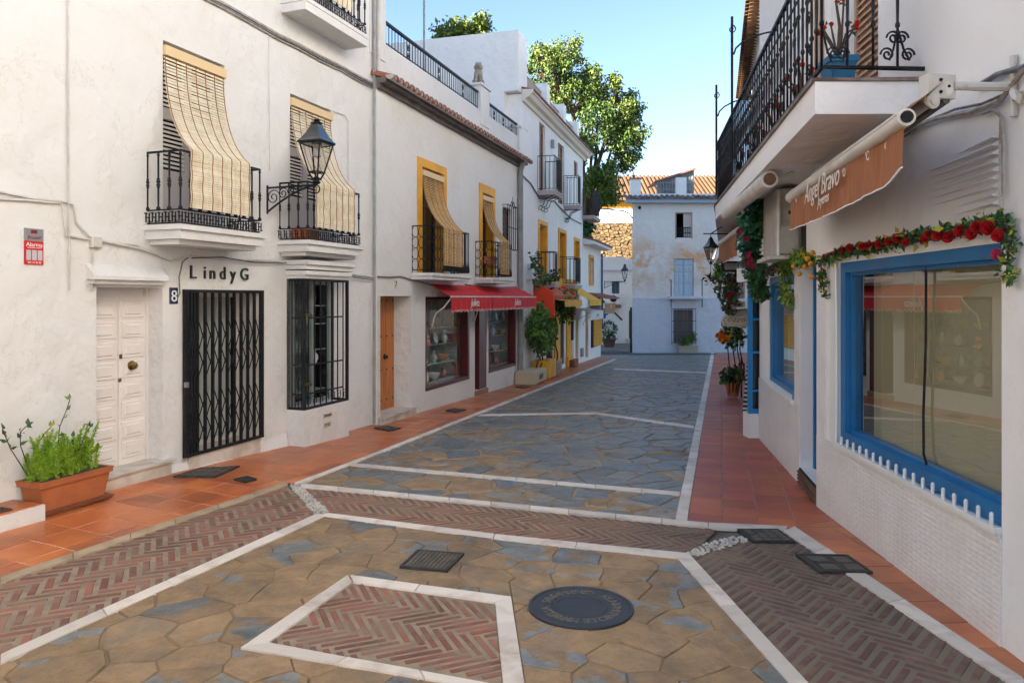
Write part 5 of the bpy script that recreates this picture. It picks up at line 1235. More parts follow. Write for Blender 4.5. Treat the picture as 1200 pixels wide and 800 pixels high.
# orange-red panels with a tiled hood and small yellow awning between
hu0, hu1 = C.hit(625), C.hit(654); th = thing('tiled_shop_hood', 'small tiled hood with bright orange red side panels over the climbing plant doorway', 'shop hood', C.P((hu0 + hu1) / 2, 2.0, .3))
for u in (hu0, hu1 - .12):
    mb = MB(); mb.prism([C.P(u, 2.1, 0), C.P(u, 2.05, .22), C.P(u, 1.85, .55), C.P(u, 1.2, .58), C.P(u, 1.12, .30), C.P(u, 1.2, .0)], C.d * .12); mb.build('side_panel', M_orred, th)
mb = MB(); mb.prism([C.P(hu0 + .12, 2.02, 0), C.P(hu0 + .12, 1.72, .55), C.P(hu0 + .12, 1.66, .55), C.P(hu0 + .12, 1.92, 0)], C.d * (hu1 - hu0 - .24)); hood = mb.build('hood', mat('orange_hood', (.55, .1, .04), .8), th); me = None; u = hu0 + .2
while u < hu1 - .2:
    if me is None: mb = MB(); top = [Vector((0, 0, .05 * math.sin(math.pi * i / 4))) + C.d * (.075 * math.cos(math.pi * i / 4)) for i in range(5)]; d_ = C.n * .57 + Vector((0, 0, -.31)); mb.strip(top, [p + d_ for p in top]); mb.add([p + d_ for p in top], [tuple(range(5))]); me = mb.mesh('roof_tile', mat('salmon_tile', (.5, .13, .07), .8), Vector((0, 0, 0)))
    link('roof_tile', me, hood, C.P(u, 2.035, .01)); u += .17
awning('small mustard awning under the orange red tiled hood', C, [(hu0 + .25, hu1 - .3)], 1.75, 1.62, 1.46, .8, M_yel, M_yel, None, arms=False, scallop=False)
awning('yellow box awning just beyond the tiled hood', C, [(C.hit(664), C.hit(680))], 2.05, 1.62, 1.45, .75, M_yel, M_yel, None, arms=False, scallop=False)
awning('white awning with grey print below the yellow one', C, [(C.hit(664) + .2, C.hit(682.5))], 1.35, 1.25, .98, .75, mat('white_canvas', (.6, .6, .57), .8), M_white2, 'MODA', .16, arms=True, scallop=False, tm=M_grey)
mb = MB(); mb.wb(C, C.hit(664), C.hit(672), 1.55, 1.9, .0, .1); 
# ================================================================ house E : low white house at the corner
E_ = C; e0, e1 = c1 + .01, C.hit(704)
tE = thing('corner_house', 'low white corner house with a yellow window and small tiled eave', 'house', C.P(e0 + 1, C.g(e0 + 1)))
ew = (C.hit(690.3) , C.hit(694.8), C.uz(690, 331)[1], C.uz(690, 301.5)[1], .15); es = (C.hit(693), C.hit(698), C.g(e1) + .4, 1.35, .15)
es2 = (C.hit(686), C.hit(689.5), C.g(e0) + .1, 1.35, .15)
shell(C, e0, e1, 3.65, 6, [ew, es2], tE, M_white2)
k = .1; mb = MB(); u0, u1, z0, z1, dp = ew; mb.wb(C, u0 - k, u0, z0 - k, z1 + k, 0, .03); mb.wb(C, u1, u1 + k, z0 - k, z1 + k, 0, .03); mb.wb(C, u0, u1, z1, z1 + k, 0, .03); mb.wb(C, u0, u1, z0 - k, z0, 0, .03); mb.build('window_surround', M_yellow, tE); mb = MB(); mb.wb(C, u0, u1, z0, z1, -.12, -.08); mb.build('shutter', mat('ochre_shutter', (.6, .27, .03), .6), tE)
u0, u1, z0, z1, dp = es2; mb = MB(); mb.wb(C, u0, u1, z0, z1, -.12, -.06); mb.build('door', M_orange, tE)
mb = MB(); mb.prism([C.P(e0, 3.65, -.0), C.P(e0, 3.65, .45), C.P(e0, 3.75, .45), C.P(e0, 4.15, -1.2), C.P(e0, 3.66, -1.2)], C.d * (e1 - e0 + .15)); mb.build('eave', M_white2, tE); u = e0 + .1; me = None
while u < e1 + .1:
    if me is None: mb = MB(); top = [Vector((0, 0, .06 * math.sin(math.pi * i / 4))) + C.d * (.085 * math.cos(math.pi * i / 4)) for i in range(5)]; d_ = C.n * 1.7 + Vector((0, 0, -.42)); mb.strip(top, [p + d_ for p in top]); mb.add([p + d_ for p in top], [tuple(range(5))]); me = mb.mesh('roof_tile', M_rooftile, Vector((0, 0, 0)))
    link('roof_tile', me, tE, C.P(u, 4.17, -1.2)); u += .2
# open yellow lattice shutter at the very end
mb = MB(); su = C.hit(694); sh = thing('lattice_shutter', 'yellow lattice display shutter folded open on the low corner house', 'shutter', C.P(su, .2, .1)); sz0, sz1 = C.uz(694, 407)[1], C.uz(694, 369)[1]; sp = C.hit(704) - su - .1
mb.wb(C, su, su + sp, sz0, sz1, .02, .06); mb.build('board', mat('ochre_shutter', (.6, .27, .03), .6), sh); n = 5; m_ = 9
for i in range(n):
    for j in range(m_):
        mb = MB(); mb.bev(C, su + sp * (i + .12) / n, su + sp * (i + .88) / n, sz0 + (sz1 - sz0) * (j + .15) / m_, sz0 + (sz1 - sz0) * (j + .85) / m_, .061, .085, .02); mb.build('panel', M_yellow, sh)
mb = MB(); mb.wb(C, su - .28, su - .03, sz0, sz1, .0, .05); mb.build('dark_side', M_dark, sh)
awning('brown awning with a pale emblem over the lattice shutter', C, [(C.hit(690), C.hit(704))], 1.55, 1.5, 1.12, .6, mat('tan_canvas', (.38, .2, .09), .8), M_white2, 'M', .3, arms=False, scallop=False)
mb = MB(); mb.prism([C.P(C.hit(689), 1.9, 0), C.P(C.hit(689), 1.72, .75), C.P(C.hit(689), 1.66, .75), C.P(C.hit(689), 1.8, 0)], C.d * (C.hit(705) - C.hit(689))); mb.build('roof_tile', M_rooftile, tE)
# lamp on that corner
q = C.P(e1 - .05, 2.3, .02); lantern('black lantern on a bracket at the low corner house, in front of the blue window', (q.x + .95, q.y - .2, C.uz(718, 331)[1]), (q.x + .15, q.y, 2.3), .9)
mb = MB(); mb.tube([C.P(e1 - .03, .5, .06), C.P(e1 - .03, 3.5, .06)], .04, 6); mb.build('drainpipe', mat('blue_pipe', (.03, .1, .25), .5), None, label='blue painted pipe on the edge of the low corner house', cat='drainpipe')
# ---------------------------------------------------------------- plants
M_leafA = mat('deep_green_leaf', (.025, .085, .03), .5, (.05, .14, .03), 14, var=.4)
M_leafB = mat('fresh_green_leaf', (.08, .19, .02), .55, (.14, .26, .03), 14, var=.35)
M_leafY = mat('yellow_green_leaf', (.30, .33, .03), .55, (.42, .36, .03), 14, var=.3)
M_stem = mat('woody_stem', (.10, .055, .03), .8, (.06, .04, .025), 20)
M_rose = mat('crimson_petal', (.55, .012, .02), .55, (.38, .006, .012), 30, var=.3)
M_pink = mat('magenta_petal', (.55, .04, .13), .6, (.45, .02, .1), 30, var=.3)
M_redfl = mat('scarlet_petal', (.7, .03, .02), .6, var=.3)
M_orfl = mat('orange_petal', (.75, .22, .02), .6, var=.3)
M_lemon = mat('orange_fruit_skin', (.75, .30, .02), .45, (.65, .22, .02), 20, bump=.2, bsc=120)
def rv(): 
    while True:
        v = Vector((random.uniform(-1, 1), random.uniform(-1, 1), random.uniform(-1, 1)))
        if .05 < v.length < 1: return v
def leaf(mb, p, d, L, Wd, fold=.25):
    """a folded leaf from p heading d"""
    d = d.normalized(); s = d.cross(rv()).normalized(); n = d.cross(s); r = random.random()
    a, b, c = p, p + d * L * .45 + n * L * fold * .2, p + d * L - n * L * .12
    l, q = p + d * L * .4 + s * Wd * .5 + n * L * fold * .5, p + d * L * .4 - s * Wd * .5 + n * L * fold * .5
    mb.add([a, l, c, b], [(0, 1, 2, 3)], 0, r); mb.add([a, b, c, q], [(0, 1, 2, 3)], 0, r)
def scatter(mb, pts, n, spread, L, Wd, down=0):
    for _ in range(n):
        c = random.choice(pts); p = Vector(c) + rv() * spread; d = rv(); d.z -= down; leaf(mb, p, d, L * random.uniform(.7, 1.3), Wd * random.uniform(.7, 1.2))
def along(pts, step):
    o = []
    for a, b in zip(pts, pts[1:]):
        a, b = Vector(a), Vector(b); n = max(1, int((b - a).length / step)); o += [a.lerp(b, i / n) for i in range(n)]
    return o + [Vector(pts[-1])]
def rose(c, ax, r, m, t, name='flower'):
    mb = MB(); ax = Vector(ax).normalized(); X = ax.orthogonal().normalized(); Y = ax.cross(X)
    for k, (rr, h, n) in enumerate(((.28, .55, 3), (.55, .45, 4), (.8, .25, 5), (1.0, .0, 5))):
        for j in range(n):
            a0 = 2 * math.pi * (j + .5 * k) / n + random.uniform(-.2, .2); w_ = 2 * math.pi / n * .72; g_ = []
            for u in (-1, -.4, .4, 1):
                a = a0 + u * w_ * .8; d = X * math.cos(a) + Y * math.sin(a); g_.append([c + d * r * rr * .25 + ax * r * (-.3 + h * .3), c + d * r * rr * .85 + ax * r * (h * .7), c + d * r * rr * (1.02 - .1 * u * u) + ax * r * (h + .22 - .25 * u * u)])
            r_ = random.random()
            for i in range(3):
                for q in range(2): mb.add([g_[i][q], g_[i + 1][q], g_[i + 1][q + 1], g_[i][q + 1]], [(0, 1, 2, 3)], 0, r_)
    return mb.build(name, m, t, smooth=True, fix=False)
def pot(name, label, c, r, h, m, square=False):
    c = Vector(c)
    if square:
        mb = MB(); a, b = r * .8, r
        for (r0, z0, r1, z1) in ((a, 0, b, h * .8), (b * 1.12, h * .8, b * 1.12, h)):
            vs = [c + Vector((x * r0, y * r0, z0)) for x, y in ((-1, -1), (1, -1), (1, 1), (-1, 1))] + [c + Vector((x * r1, y * r1, z1)) for x, y in ((-1, -1), (1, -1), (1, 1), (-1, 1))]
            mb.add(vs, [(0, 3, 2, 1), (4, 5, 6, 7), (0, 1, 5, 4), (1, 2, 6, 5), (2, 3, 7, 6), (3, 0, 4, 7)])
    else:
        mb = MB(); mb.lathe(c, [(r * .68, 0), (r * .95, h * .8), (r * 1.08, h * .8), (r * 1.1, h), (r * .98, h), (r * .95, h * .9), (.01, h * .88)], 18)
    return mb.build(name, m, None, smooth=not square, label=label, cat='flower pot')
# ================================================================ right-hand white house
R1 = Wall(2.72, 6.4222, .075, -1); R2 = Wall(2.905, 7.316, .191, -1)
M_blue = mat('cobalt_window_paint', (.002, .14, .36), .4, (.002, .11, .29), 3, bump=.1, bsc=30, coat=.2)
M_beige = plaster('beige_white_plaster', (.80, .785, .77), (.74, .715, .69), .25, .2)
tR = thing('shop_house', 'white house at right with large blue framed shop windows and a long iron balcony', 'house', R1.P(-3, R1.g(-3)))
o1 = (-2.70, -.47, .52, 1.985, .10)
lv = (R1.hit(1029), R1.hit(997), 3.06, 5.2, .1)
shell(R1, -16, .04, 9, 8, [o1, lv], tR, M_beige, room=1.6)
dn = (-.80, -.01, R2.g(-.4) + .16, 2.02, .14); o2 = (.30, 1.95, .62, 1.955, .10)
dv = (-.55, -.12, 2.1, 2.75, .2)
uE = R2.hit(890)
shell(R2, -.86, uE, 9, 8, [dn, o2], tR, M_beige)
# relief dado under the windows
def dado_mat():
    m = mat('relief_wall_tiles', (.76, .74, .73), .45, (.7, .68, .66), 4); nt = m.node_tree; b = nt.nodes['Principled BSDF']
    g_ = N(nt, 'ShaderNodeNewGeometry').outputs['Position']; mp = N(nt, 'ShaderNodeMapping'); mp.inputs['Scale'].default_value = (16, 16, 34); nt.links.new(g_, mp.inputs[0])
    v = N(nt, 'ShaderNodeTexVoronoi'); v.inputs['Scale'].default_value = 1; v.inputs['Randomness'].default_value = .35; nt.links.new(mp.outputs[0], v.inputs['Vector'])
    bn = N(nt, 'ShaderNodeBump'); bn.inputs['Strength'].default_value = .9; bn.inputs['Distance'].default_value = .007; bn.invert = True; nt.links.new(v.outputs['Distance'], bn.inputs['Height']); nt.links.new(bn.outputs[0], b.inputs['Normal']); return m
M_dado = dado_mat()
mb = MB(); mb.wb(R1, -2.705, .04, R1.g(-2.7) - .2, .485, -.02, .012); mb.wb(R1, -.16, .04, .485, 1.99, -.02, .010); mb.build('dado', M_dado, tR)
mb = MB(); mb.wb(R2, 0.0, uE, R2.g(0) - .3, .60, -.02, .012); mb.wb(R2, .0, .24, .60, 1.97, -.02, .010); mb.build('dado', M_dado, tR)
M_reflbacking = mat('olive_reflection_backing', (.60, .56, .39), .8, (.54, .50, .34), 1.5)
M_bigglass = clear_glass('display_glass', .26, (.9, .9, .85), k=1.2)
def bluewin(W, o, name, cord=None):
    u0, u1, z0, z1, dp = o; fr = .10; t = tR; mb = MB()
    mb.wb(W, u0, u1, z0, z0 + fr, -dp, -.012); mb.wb(W, u0, u1, z1 - fr * .8, z1, -dp, -.012); mb.wb(W, u1 - fr, u1, z0 + fr, z1 - fr * .8, -dp, -.012); mb.wb(W, u0, u0 + fr * .2, z0 + fr, z1 - fr * .8, -dp, -.012)
    mb.wb(W, u0 + .02, u1 - fr - .005, z0 + fr, z0 + fr + .025, -dp - .02, -.05); mb.wb(W, u0 + .02, u1 - fr - .005, z1 - fr * .8 - .025, z1 - fr * .8, -dp - .02, -.05); mb.wb(W, u1 - fr - .03, u1 - fr, z0 + fr + .025, z1 - fr * .8 - .025, -dp - .02, -.05)
    f = mb.build('window_frame', M_blue, t)
    um = (u0 + u1) / 2
    for a, b in (((u0 + .02, um - .003), (um + .003, u1 - fr - .03)) if cord else ((u0 + .02, u1 - fr - .03),)):
        mb = MB(); mb.quad(*[W.P(q, c, -dp + .018) for q, c in ((a, z0 + fr + .025), (b, z0 + fr + .025), (b, z1 - fr * .8 - .025), (a, z1 - fr * .8 - .025))]); mb.build('pane', M_bigglass, f, fix=False)
    # white sill with a row of pegs
    mb = MB(); mb.wb(W, u0 - .005, u1 + .04, z0 - .03, z0, -.01, .04); mb.wb(W, u0 - .005, u1 + .04, z0 - .055, z0 - .031, -.01, .025); s = mb.build('sill', mat('white_plastic', (.74, .74, .72), .4), t)
    n = round((u1 - u0 + .02) / .118); me = None
    for i in range(n):
        u = u0 + .05 + (u1 + .0 - u0 - .04) * i / (n - 1)
        if me is None: mb = MB(); mb.lathe((0, 0, 0), [(.011, 0), (.011, .055), (.008, .063), (.003, .066)], 6); me = mb.mesh('peg', mat('white_plastic', (.74, .74, .72), .4), Vector((0, 0, 0)))
        link('peg', me, s, W.P(u, z0, .022))
    # backing tinted olive for the left wall's reflection, and a pale curtain inside
    mb = MB(); mb.wb(W, u0 - .02, u1 - fr - .34, z0 + .02, z1 - .02, -dp - .06, -dp - .05); mb.build('reflection_backing', M_reflbacking, t)
    mb = MB(); pts = [(u1 - fr - .36 + .26 * i / 24, -dp - .10 + .015 * math.sin(i * 1.2)) for i in range(25)]; mb.strip([W.P(u, z0 + .06, o_) for u, o_ in pts], [W.P(u, z1, o_) for u, o_ in pts]); mb.build('curtain', mat('pale_olive_curtain', (.48, .46, .33), .9), t, smooth=True, fix=False)
    return f
f = bluewin(R1, o1, 'a', True)
mb = MB(); up = R1.hit(1090, -.08); mb.tube([R1.P(up, 1.9, -.055), R1.P(up + .01, 1.4, -.058), R1.P(up + .035, .95, -.055), R1.P(up + .02, .7, -.05), R1.P(up - .02, .64, -.05)], .009, 6); mb.build('power_cord', M_dark, None, smooth=True, label='thin black cord hanging down the glass of the big blue window', cat='cord')
bluewin(R2, o2, 'b')
# white ribbed door post and tube beside the big window
mb = MB(); mb.wb(R1, -.47 + .002, -.30, .487, 2.0, -.02, .008); mb.build('post', mat('white_plastic', (.74, .74, .72), .4), tR)
mb = MB(); mb.tube([R1.P(-.47, z, .018 + .004 * math.sin(z * 4)) for z in (.49, .8, 1.2, 1.6, 1.85, 1.93)] + [R1.P(-.44, 1.98, .02)], .012, 6); mb.build('cable_duct', mat('white_plastic', (.74, .74, .72), .4), tR, smooth=True)
# doorway with blue frame and step
u0, u1, z0, z1, dp = dn
mb = MB(); mb.wb(R2, u0, u1 - .06, z0, z1, -.20, -.15); mb.wb(R2, u1 - .06, u1 - .001, z0, z1, -.20, -.12); mb.build('door', M_blue, tR)
mb = MB(); mb.wb(R2, u0 + .1, u1 - .16, z0 + .25, z1 - .1, -.155, -.148); mb.build('door_pane', M_glass, tR)
mb = MB(); mb.wb(R2, u0 - .04, u1 + .0, R2.g(-.4) - .1, z0 - .02, -.3, .02); st_ = mb.build('doorstep', mat('brown_ribbed_step', (.17, .09, .055), .7, (.11, .06, .04), 8), tR)
for i in range(4): mb = MB(); mb.wb(R2, u0 - .03, u1, R2.g(-.4) + .012 + .034 * i, R2.g(-.4) + .034 * i + .026, .021, .032); mb.build('rib', mat('brown_ribbed_step', (.17, .09, .055), .7), st_)
mb = MB(); mb.wb(R2, u0, u1 - .02, z0 - .02, z0 - .0, -.12, .015); mb.build('door_mat', M_dark, None, label='dark mat on the brown doorstep between the blue windows', cat='door mat')
# louvred balcony doors and white leaves upstairs
louvres(tR, R1, lv[0], lv[1], lv[2], lv[3], -.06, mat('tan_louvre', (.50, .33, .22), .6, (.42, .27, .18), 6), .055, .03, leaves=1)
mb = MB(); uu = R1.hit(985); mb.wb(R1, lv[1] + .01, uu + .12, 3.06, 5.2, .0, .035); mb.build('door_leaf', M_door, tR)
mb = MB(); mb.wb(R1, R1.hit(966), R1.hit(959), 3.06, 5.2, .0, .04); mb.build('shutter', mat('tan_louvre', (.50, .33, .22), .6), tR)
# the long balcony
K0 = Vector((*R1.P(R1.hit(1087), 0)[:2], 0)); K1 = Vector((1.88, 4.5, 0)); K2 = Vector((2.97, 10.6, 0)); K3 = Vector((4.18, 14.7, 0)); K4 = Vector((5.3, 14.5, 0)); K5 = Vector((R2.P(uE, 0).x + .1, R2.P(uE, 0).y, 0)); K6 = Vector((*R1.P(.04, 0)[:2], 0))
bz = 3.06; pl = [K0, K1, K2, K3, K4, K5 + Vector((.5, 0, 0)), K6 + Vector((.3, 0, 0))]
mb = MB(); mb.prism([p + Vector((0, 0, bz - .22)) for p in pl], (0, 0, .20)); sB = mb.build('balcony', M_beige, tR)
mb = MB(); ed = lambda a, b, o: None
cen = Vector((4, 9, 0))
def outset(path, d):
    o = []
    for i, p in enumerate(path):
        t_ = (path[min(i + 1, len(path) - 1)] - path[max(i - 1, 0)]).normalized(); n = Vector((-t_.y, t_.x, 0)); o.append(p + n * d)
    return o
path = [K0, K1, K2, K3]
oo = outset(path, .02); ii = outset(path, -.12)
for i in range(3): mb.prism([oo[i] + Vector((0, 0, bz - .018)), oo[i + 1] + Vector((0, 0, bz - .018)), ii[i + 1] + Vector((0, 0, bz - .018)), ii[i] + Vector((0, 0, bz - .018))], (0, 0, .022))
mb.build('edge_tiles', mat('brown_edge_tile', (.16, .1, .08), .6, (.25, .2, .17), 9), sB)
mb = MB(); mb.prism([p + Vector((0, 0, bz - .0195)) for p in [ii[0], ii[1], ii[2], ii[3], K4, K5 + Vector((.5, 0, 0)), K6 + Vector((.3, 0, 0))]], (0, 0, .016)); mb.build('floor', M_rooftile, sB)
rp = outset(path, -.04); rt = .90; Z = lambda p, h: Vector((p.x, p.y, bz + h))
mb = MB()
for h, r in ((.07, .016), (rt, .02)): mb.tube([Z(p, h) for p in rp], r, 4)
mb.tube([Z(p, .76) for p in rp[1:]], .009, 4); mb.build('handrail', M_iron, sB)
me = bal_mesh('twist', rt - .08, M_iron); pts = spaced([rp[1], rp[2]], .135) + spaced([rp[2], rp[3]], .15)[1:]
for i, p in enumerate(pts): link('baluster', me, sB, Z(p, .075))
def scroll(c, d, r, turns=2.2, flip=1, n=20, rad=.006):
    mb = MB(); P = []
    for k in range(n):
        a = k / (n - 1) * turns * math.pi * 2; rr = r * (1 - k / (n + 3)); P.append(c + d * (flip * rr * math.cos(a)) + Vector((0, 0, rr * math.sin(a))))
    mb.tube(P, rad, 4); return mb
dl = (rp[2] - rp[1]).normalized(); L_ = (rp[2] - rp[1]).length
for i in range(13):
    c = rp[1] + dl * (.3 + i * (L_ - .5) / 12)
    for h in (.2, .55):
        J = scroll(Z(c, h + .07), dl, .05, 1.4, 1); J2 = scroll(Z(c + dl * .05, h - .05), dl, .05, 1.4, -1); b0 = len(J.v); J.v += J2.v; J.f += [[q + b0 for q in f_] for f_ in J2.f]; J.m += J2.m; J.r += J2.r; J.build('scroll', M_iron, sB)
dn_ = (rp[1] - rp[0]).normalized(); nn = (rp[0] - rp[1]).length
for fr_ in (.0, .25, .50, .74): 
    p = rp[1].lerp(rp[0], fr_); link('baluster', me, sB, Z(p, .075))
for fr_, s_ in ((.12, 1), (.20, -1), (.64, 1), (.84, -1)):
    p = rp[1].lerp(rp[0], fr_); scroll(Z(p, .155), dn_, .045, 1.6, s_, rad=.007).build('scroll', M_iron, sB)
for fr_ in (.70, .78):
    p = rp[1].lerp(rp[0], fr_); scroll(Z(p, .26), dn_, .045, 1.6, 1 if fr_ < .75 else -1, rad=.007).build('scroll', M_iron, sB)
for a_, b_, e_ in ((.66, .12, .74), (.86, .12, .74), (.10, .1, .01), (.20, .1, .25)):
    mb = MB(); q0, q1 = rp[1].lerp(rp[0], a_), rp[1].lerp(rp[0], e_); mb.tube([Z(q0, b_), Z(q0.lerp(q1, .5), b_ + .07), Z(q1, b_ + .2)], .007, 4); mb.build('scroll', M_iron, sB)
mb = MB(); p = rp[1].lerp(rp[0], .37); mb.tube([Z(p, .62 + .0) + dn_ * (.085 * math.cos(k * .45)) + Vector((0, 0, .085 * math.sin(k * .45))) for k in range(14)], .008, 4, closed=True); mb.build('ring', M_iron, sB)
# pergola rods with arches back to the wall
for Y_, zt in ((8.65, 5.05), (10.4, 4.75)):
    x = 1.09 + .175 * Y_ + .02; mb = MB(); mb.tube([(x, Y_, bz + .1), (x, Y_, zt)], .016, 6); mb.tube([(x + .02, Y_, zt - .45)] + [(x + .02 + .95 * (1 - math.cos(a)) / 1.0, Y_, zt - .45 + .32 * math.sin(a)) for a in [math.pi * i / 14 for i in range(1, 8)]] + [(x + 1.3, Y_, zt - .14)], .011, 5)
    mb.tube([Vector((x + .05 * math.sin(k * .6) * (1 - k / 18), Y_, zt - .15 + .05 * math.cos(k * .6) * (1 - k / 18))) for k in range(14)], .008, 4); mb.build('arch_support', M_iron, sB)
# ---- main brown awning
nA, fA = Vector((1.894, 3.5, 2.565)), Vector((2.385, 6.2, 2.56)); dA = (fA - nA).normalized(); oA = Vector((-dA.y, dA.x, 0))
M_brown = mat('brown_awning_cloth', (.34, .13, .05), .85, (.27, .095, .035), 5, sx=(7, 7, .6), bump=.3, bsc=14)
tN = thing('shop_awning', 'long brown awning with white script Angel Bravo and a white front bar', 'awning', nA.lerp(fA, .5))
mb = MB(); mb.tube([nA - dA * .03, fA + dA * .03], .042, 14); 
for k in (-.6, .3): mb.tube([nA - dA * .02 + oA * .043 * math.cos(k + 1) + Vector((0, 0, .043 * math.sin(k + 1))), fA + oA * .043 * math.cos(k + 1) + Vector((0, 0, .043 * math.sin(k + 1)))], .006, 4)
mb.build('front_bar', mat('cream_white_metal', (.66, .62, .56), .45, (.55, .5, .44), 5), tN, smooth=True)
mb = MB(); mb.lathe(nA - dA * .034, [(.03, 0), (.03, -.004), (.02, -.006), (.004, -.006)], 12, ax=dA); mb.build('end_cap', M_dark, tN)
top = []; bot = []; n = 90; L = (fA - nA).length
for i in range(n + 1):
    k = i / n; s_ = .010 * math.sin(k * 38) + .006 * math.sin(k * 91 + 1); p = nA.lerp(fA, k); top.append(p + Vector((0, 0, -.038)) + oA * s_ * .4)
    h = .25 + (.02 * math.sin(math.pi * k) if k > .05 else 0) - (.045 * (1 - k / .07) if k < .07 else 0); bot.append(p + Vector((0, 0, -h - .03)) + oA * (s_ * .5 + .010))
mb = MB(); rows = 5
for r_ in range(rows): mb.strip([a.lerp(b, r_ / rows) for a, b in zip(top, bot)], [a.lerp(b, (r_ + 1) / rows) for a, b in zip(top, bot)])
va = mb.build('valance', M_brown, tN, smooth=True, fix=False); mb = MB(); mb.tube(bot, .005, 4); mb.build('hem', M_white2, va)
rn, rf = Vector((2.16, 3.62, 2.74)), Vector((2.60, 6.25, 2.74))
mb = MB(); mb.strip([nA.lerp(fA, k / 10) + Vector((0, 0, .03)) for k in range(11)], [rn.lerp(rf, k / 10) + Vector((0, 0, .045)) for k in range(11)]); mb.strip([nA.lerp(fA, k / 10) + Vector((0, 0, .026)) for k in range(11)], [rn.lerp(rf, k / 10) + Vector((0, 0, .041)) for k in range(11)]); mb.build('canopy', M_brown, tN, fix=False)
mb = MB(); mb.tube([rn, rf], .04, 10); mb.build('roller', mat('cream_white_metal', (.66, .62, .56), .45), tN, smooth=True)
M_met = mat('painted_bracket', (.55, .53, .48), .5, (.35, .24, .14), 9, .55, .7)
mb = MB(); bx = rn + Vector((-.09, -.02, -.045)); mb.box(bx, (.15, .03, 0), (-.012, .07, 0), (0, 0, .12)); mb.build('end_bracket', M_met, tN)
for q in ((.045, .03), (.045, .09), (.09, .06)): mb = MB(); mb.lathe(bx + Vector((.02 + q[0], .0 + .2 * q[0], q[1])), [(.009, -.004), (.008, .004), (.003, .008)], 7, ax=(.1, -1, 0)); mb.build('bolt', M_iron, tN)
mb = MB(); mb.lathe(bx + Vector((.02, .0, -.02)), [(.035, -.012), (.037, 0), (.02, .004), (.018, .012), (.004, .014)], 16, ax=(.1, -1, 0)); mb.build('gear_wheel', M_met, tN, smooth=True)
mb = MB(); mb.tube([bx + Vector((-.005, 0, .02)) + Vector((.018 * math.cos(a), 0, -.03 + .03 * math.sin(a))) for a in [k * .5 for k in range(13)]], .006, 5, closed=True); mb.build('eye_hook', M_met, tN)
mb = MB(); mb.tube([rn + Vector((.05, .01, .02)), rn + Vector((.38, .0, .01))], .022, 8); wq = R1.P(-2.75, 2.74, .0); mb.tube([Vector((2.49, 3.6, 2.60)), Vector((2.49, 3.6, 2.90))], .018, 6); mb.build('wall_beam', M_met, tN)
mb = MB(); mb.tube([rn + Vector((.02, .02, -.05)), rn.lerp(nA, .5) + Vector((.1, .5, -.06)), nA + dA * .5 + Vector((.03, 0, 0))], .02, 6); mb.build('folding_arm', mat('dark_arm', (.12, .11, .1), .5), tN)
def slant_text(s, p, size, t, flipx=1, shear=.35):
    o = text_obj(s, size, mat('cream_print', (.7, .66, .58), .7), t, 'lettering', .002, shear); X = -dA; Zt = oA; Y = Vector((0, 0, 1)); M = Matrix((X, Y, Zt)).transposed().to_4x4(); M.translation = p - WO[t.name]; o.matrix_local = M; return o
pq = lambda k, z: nA.lerp(fA, k) + oA * .045 + Vector((0, 0, z))
slant_text('Angel Bravo', pq(.55, -.155), .20, tN); slant_text('Joyeros', pq(.52, -.225), .10, tN)
for k, z, ch in ((.93, -.10, '*'), (.84, -.10, '«'), (.43, -.13, '‘E'), (.33, -.13, '‘O'), (.16, -.12, '‘C'), (.05, -.12, '‹')): slant_text(ch, pq(k, z), .075, tN, shear=0)
# ---- rolled awning and far brown awning
mb = MB(); a, b = Vector((2.28, 6.42, 2.75)), Vector((2.70, 9.1, 2.75)); mb.tube([a, b], .075, 16); rw_ = thing('rolled_awning', 'thick rolled-up white awning tube hanging under the balcony', 'awning', a.lerp(b, .5)); mb.build('tube', mat('cream_white_metal', (.66, .62, .56), .45), rw_, smooth=True)
mb = MB(); dq = (b - a).normalized(); mb.lathe(a - dq * .002, [(.055, 0), (.05, -.003), (.01, -.003)], 14, ax=dq); mb.build('end_hole', mat('rust_brown', (.16, .08, .04), .7), rw_); mb = MB(); mb.tube([a + dq * .1 + Vector((.06, 0, .02)), a + dq * .1 + Vector((.25, .02, .08))], .015, 5); mb.tube([b - dq * .1 + Vector((.06, 0, .02)), b - dq * .1 + Vector((.25, .02, .08))], .015, 5); mb.build('bracket', M_met, rw_)
R3 = Wall(3.98, 10.4, .28, -1)
a, b = Vector((3.18, 10.2, 2.65)), Vector((3.72, 13.0, 2.65)); tF = thing('shop_awning', 'short brown awning with white bar under the far end of the balcony', 'awning', a.lerp(b, .5)); mb = MB(); mb.tube([a, b], .05, 10); mb.build('front_bar', mat('cream_white_metal', (.66, .62, .56), .45), tF, smooth=True)
top = [a.lerp(b, k / 40) + Vector((-.01, 0, -.04)) for k in range(41)]; bot = [a.lerp(b, k / 40) + Vector((-.015 + .012 * math.sin(k * .9), 0, -.36)) for k in range(41)]; mb = MB(); mb.strip(top, bot); v = mb.build('valance', M_brown, tF, smooth=True, fix=False); mb = MB(); mb.tube(bot, .008, 4); mb.build('hem', M_white2, v)
mb = MB(); mb.strip([a + Vector((0, 0, .04)), b + Vector((0, 0, .04))], [a + Vector((.6, .05, .16)), b + Vector((.6, .05, .16))]); mb.build('canopy', M_brown, tF, fix=False)
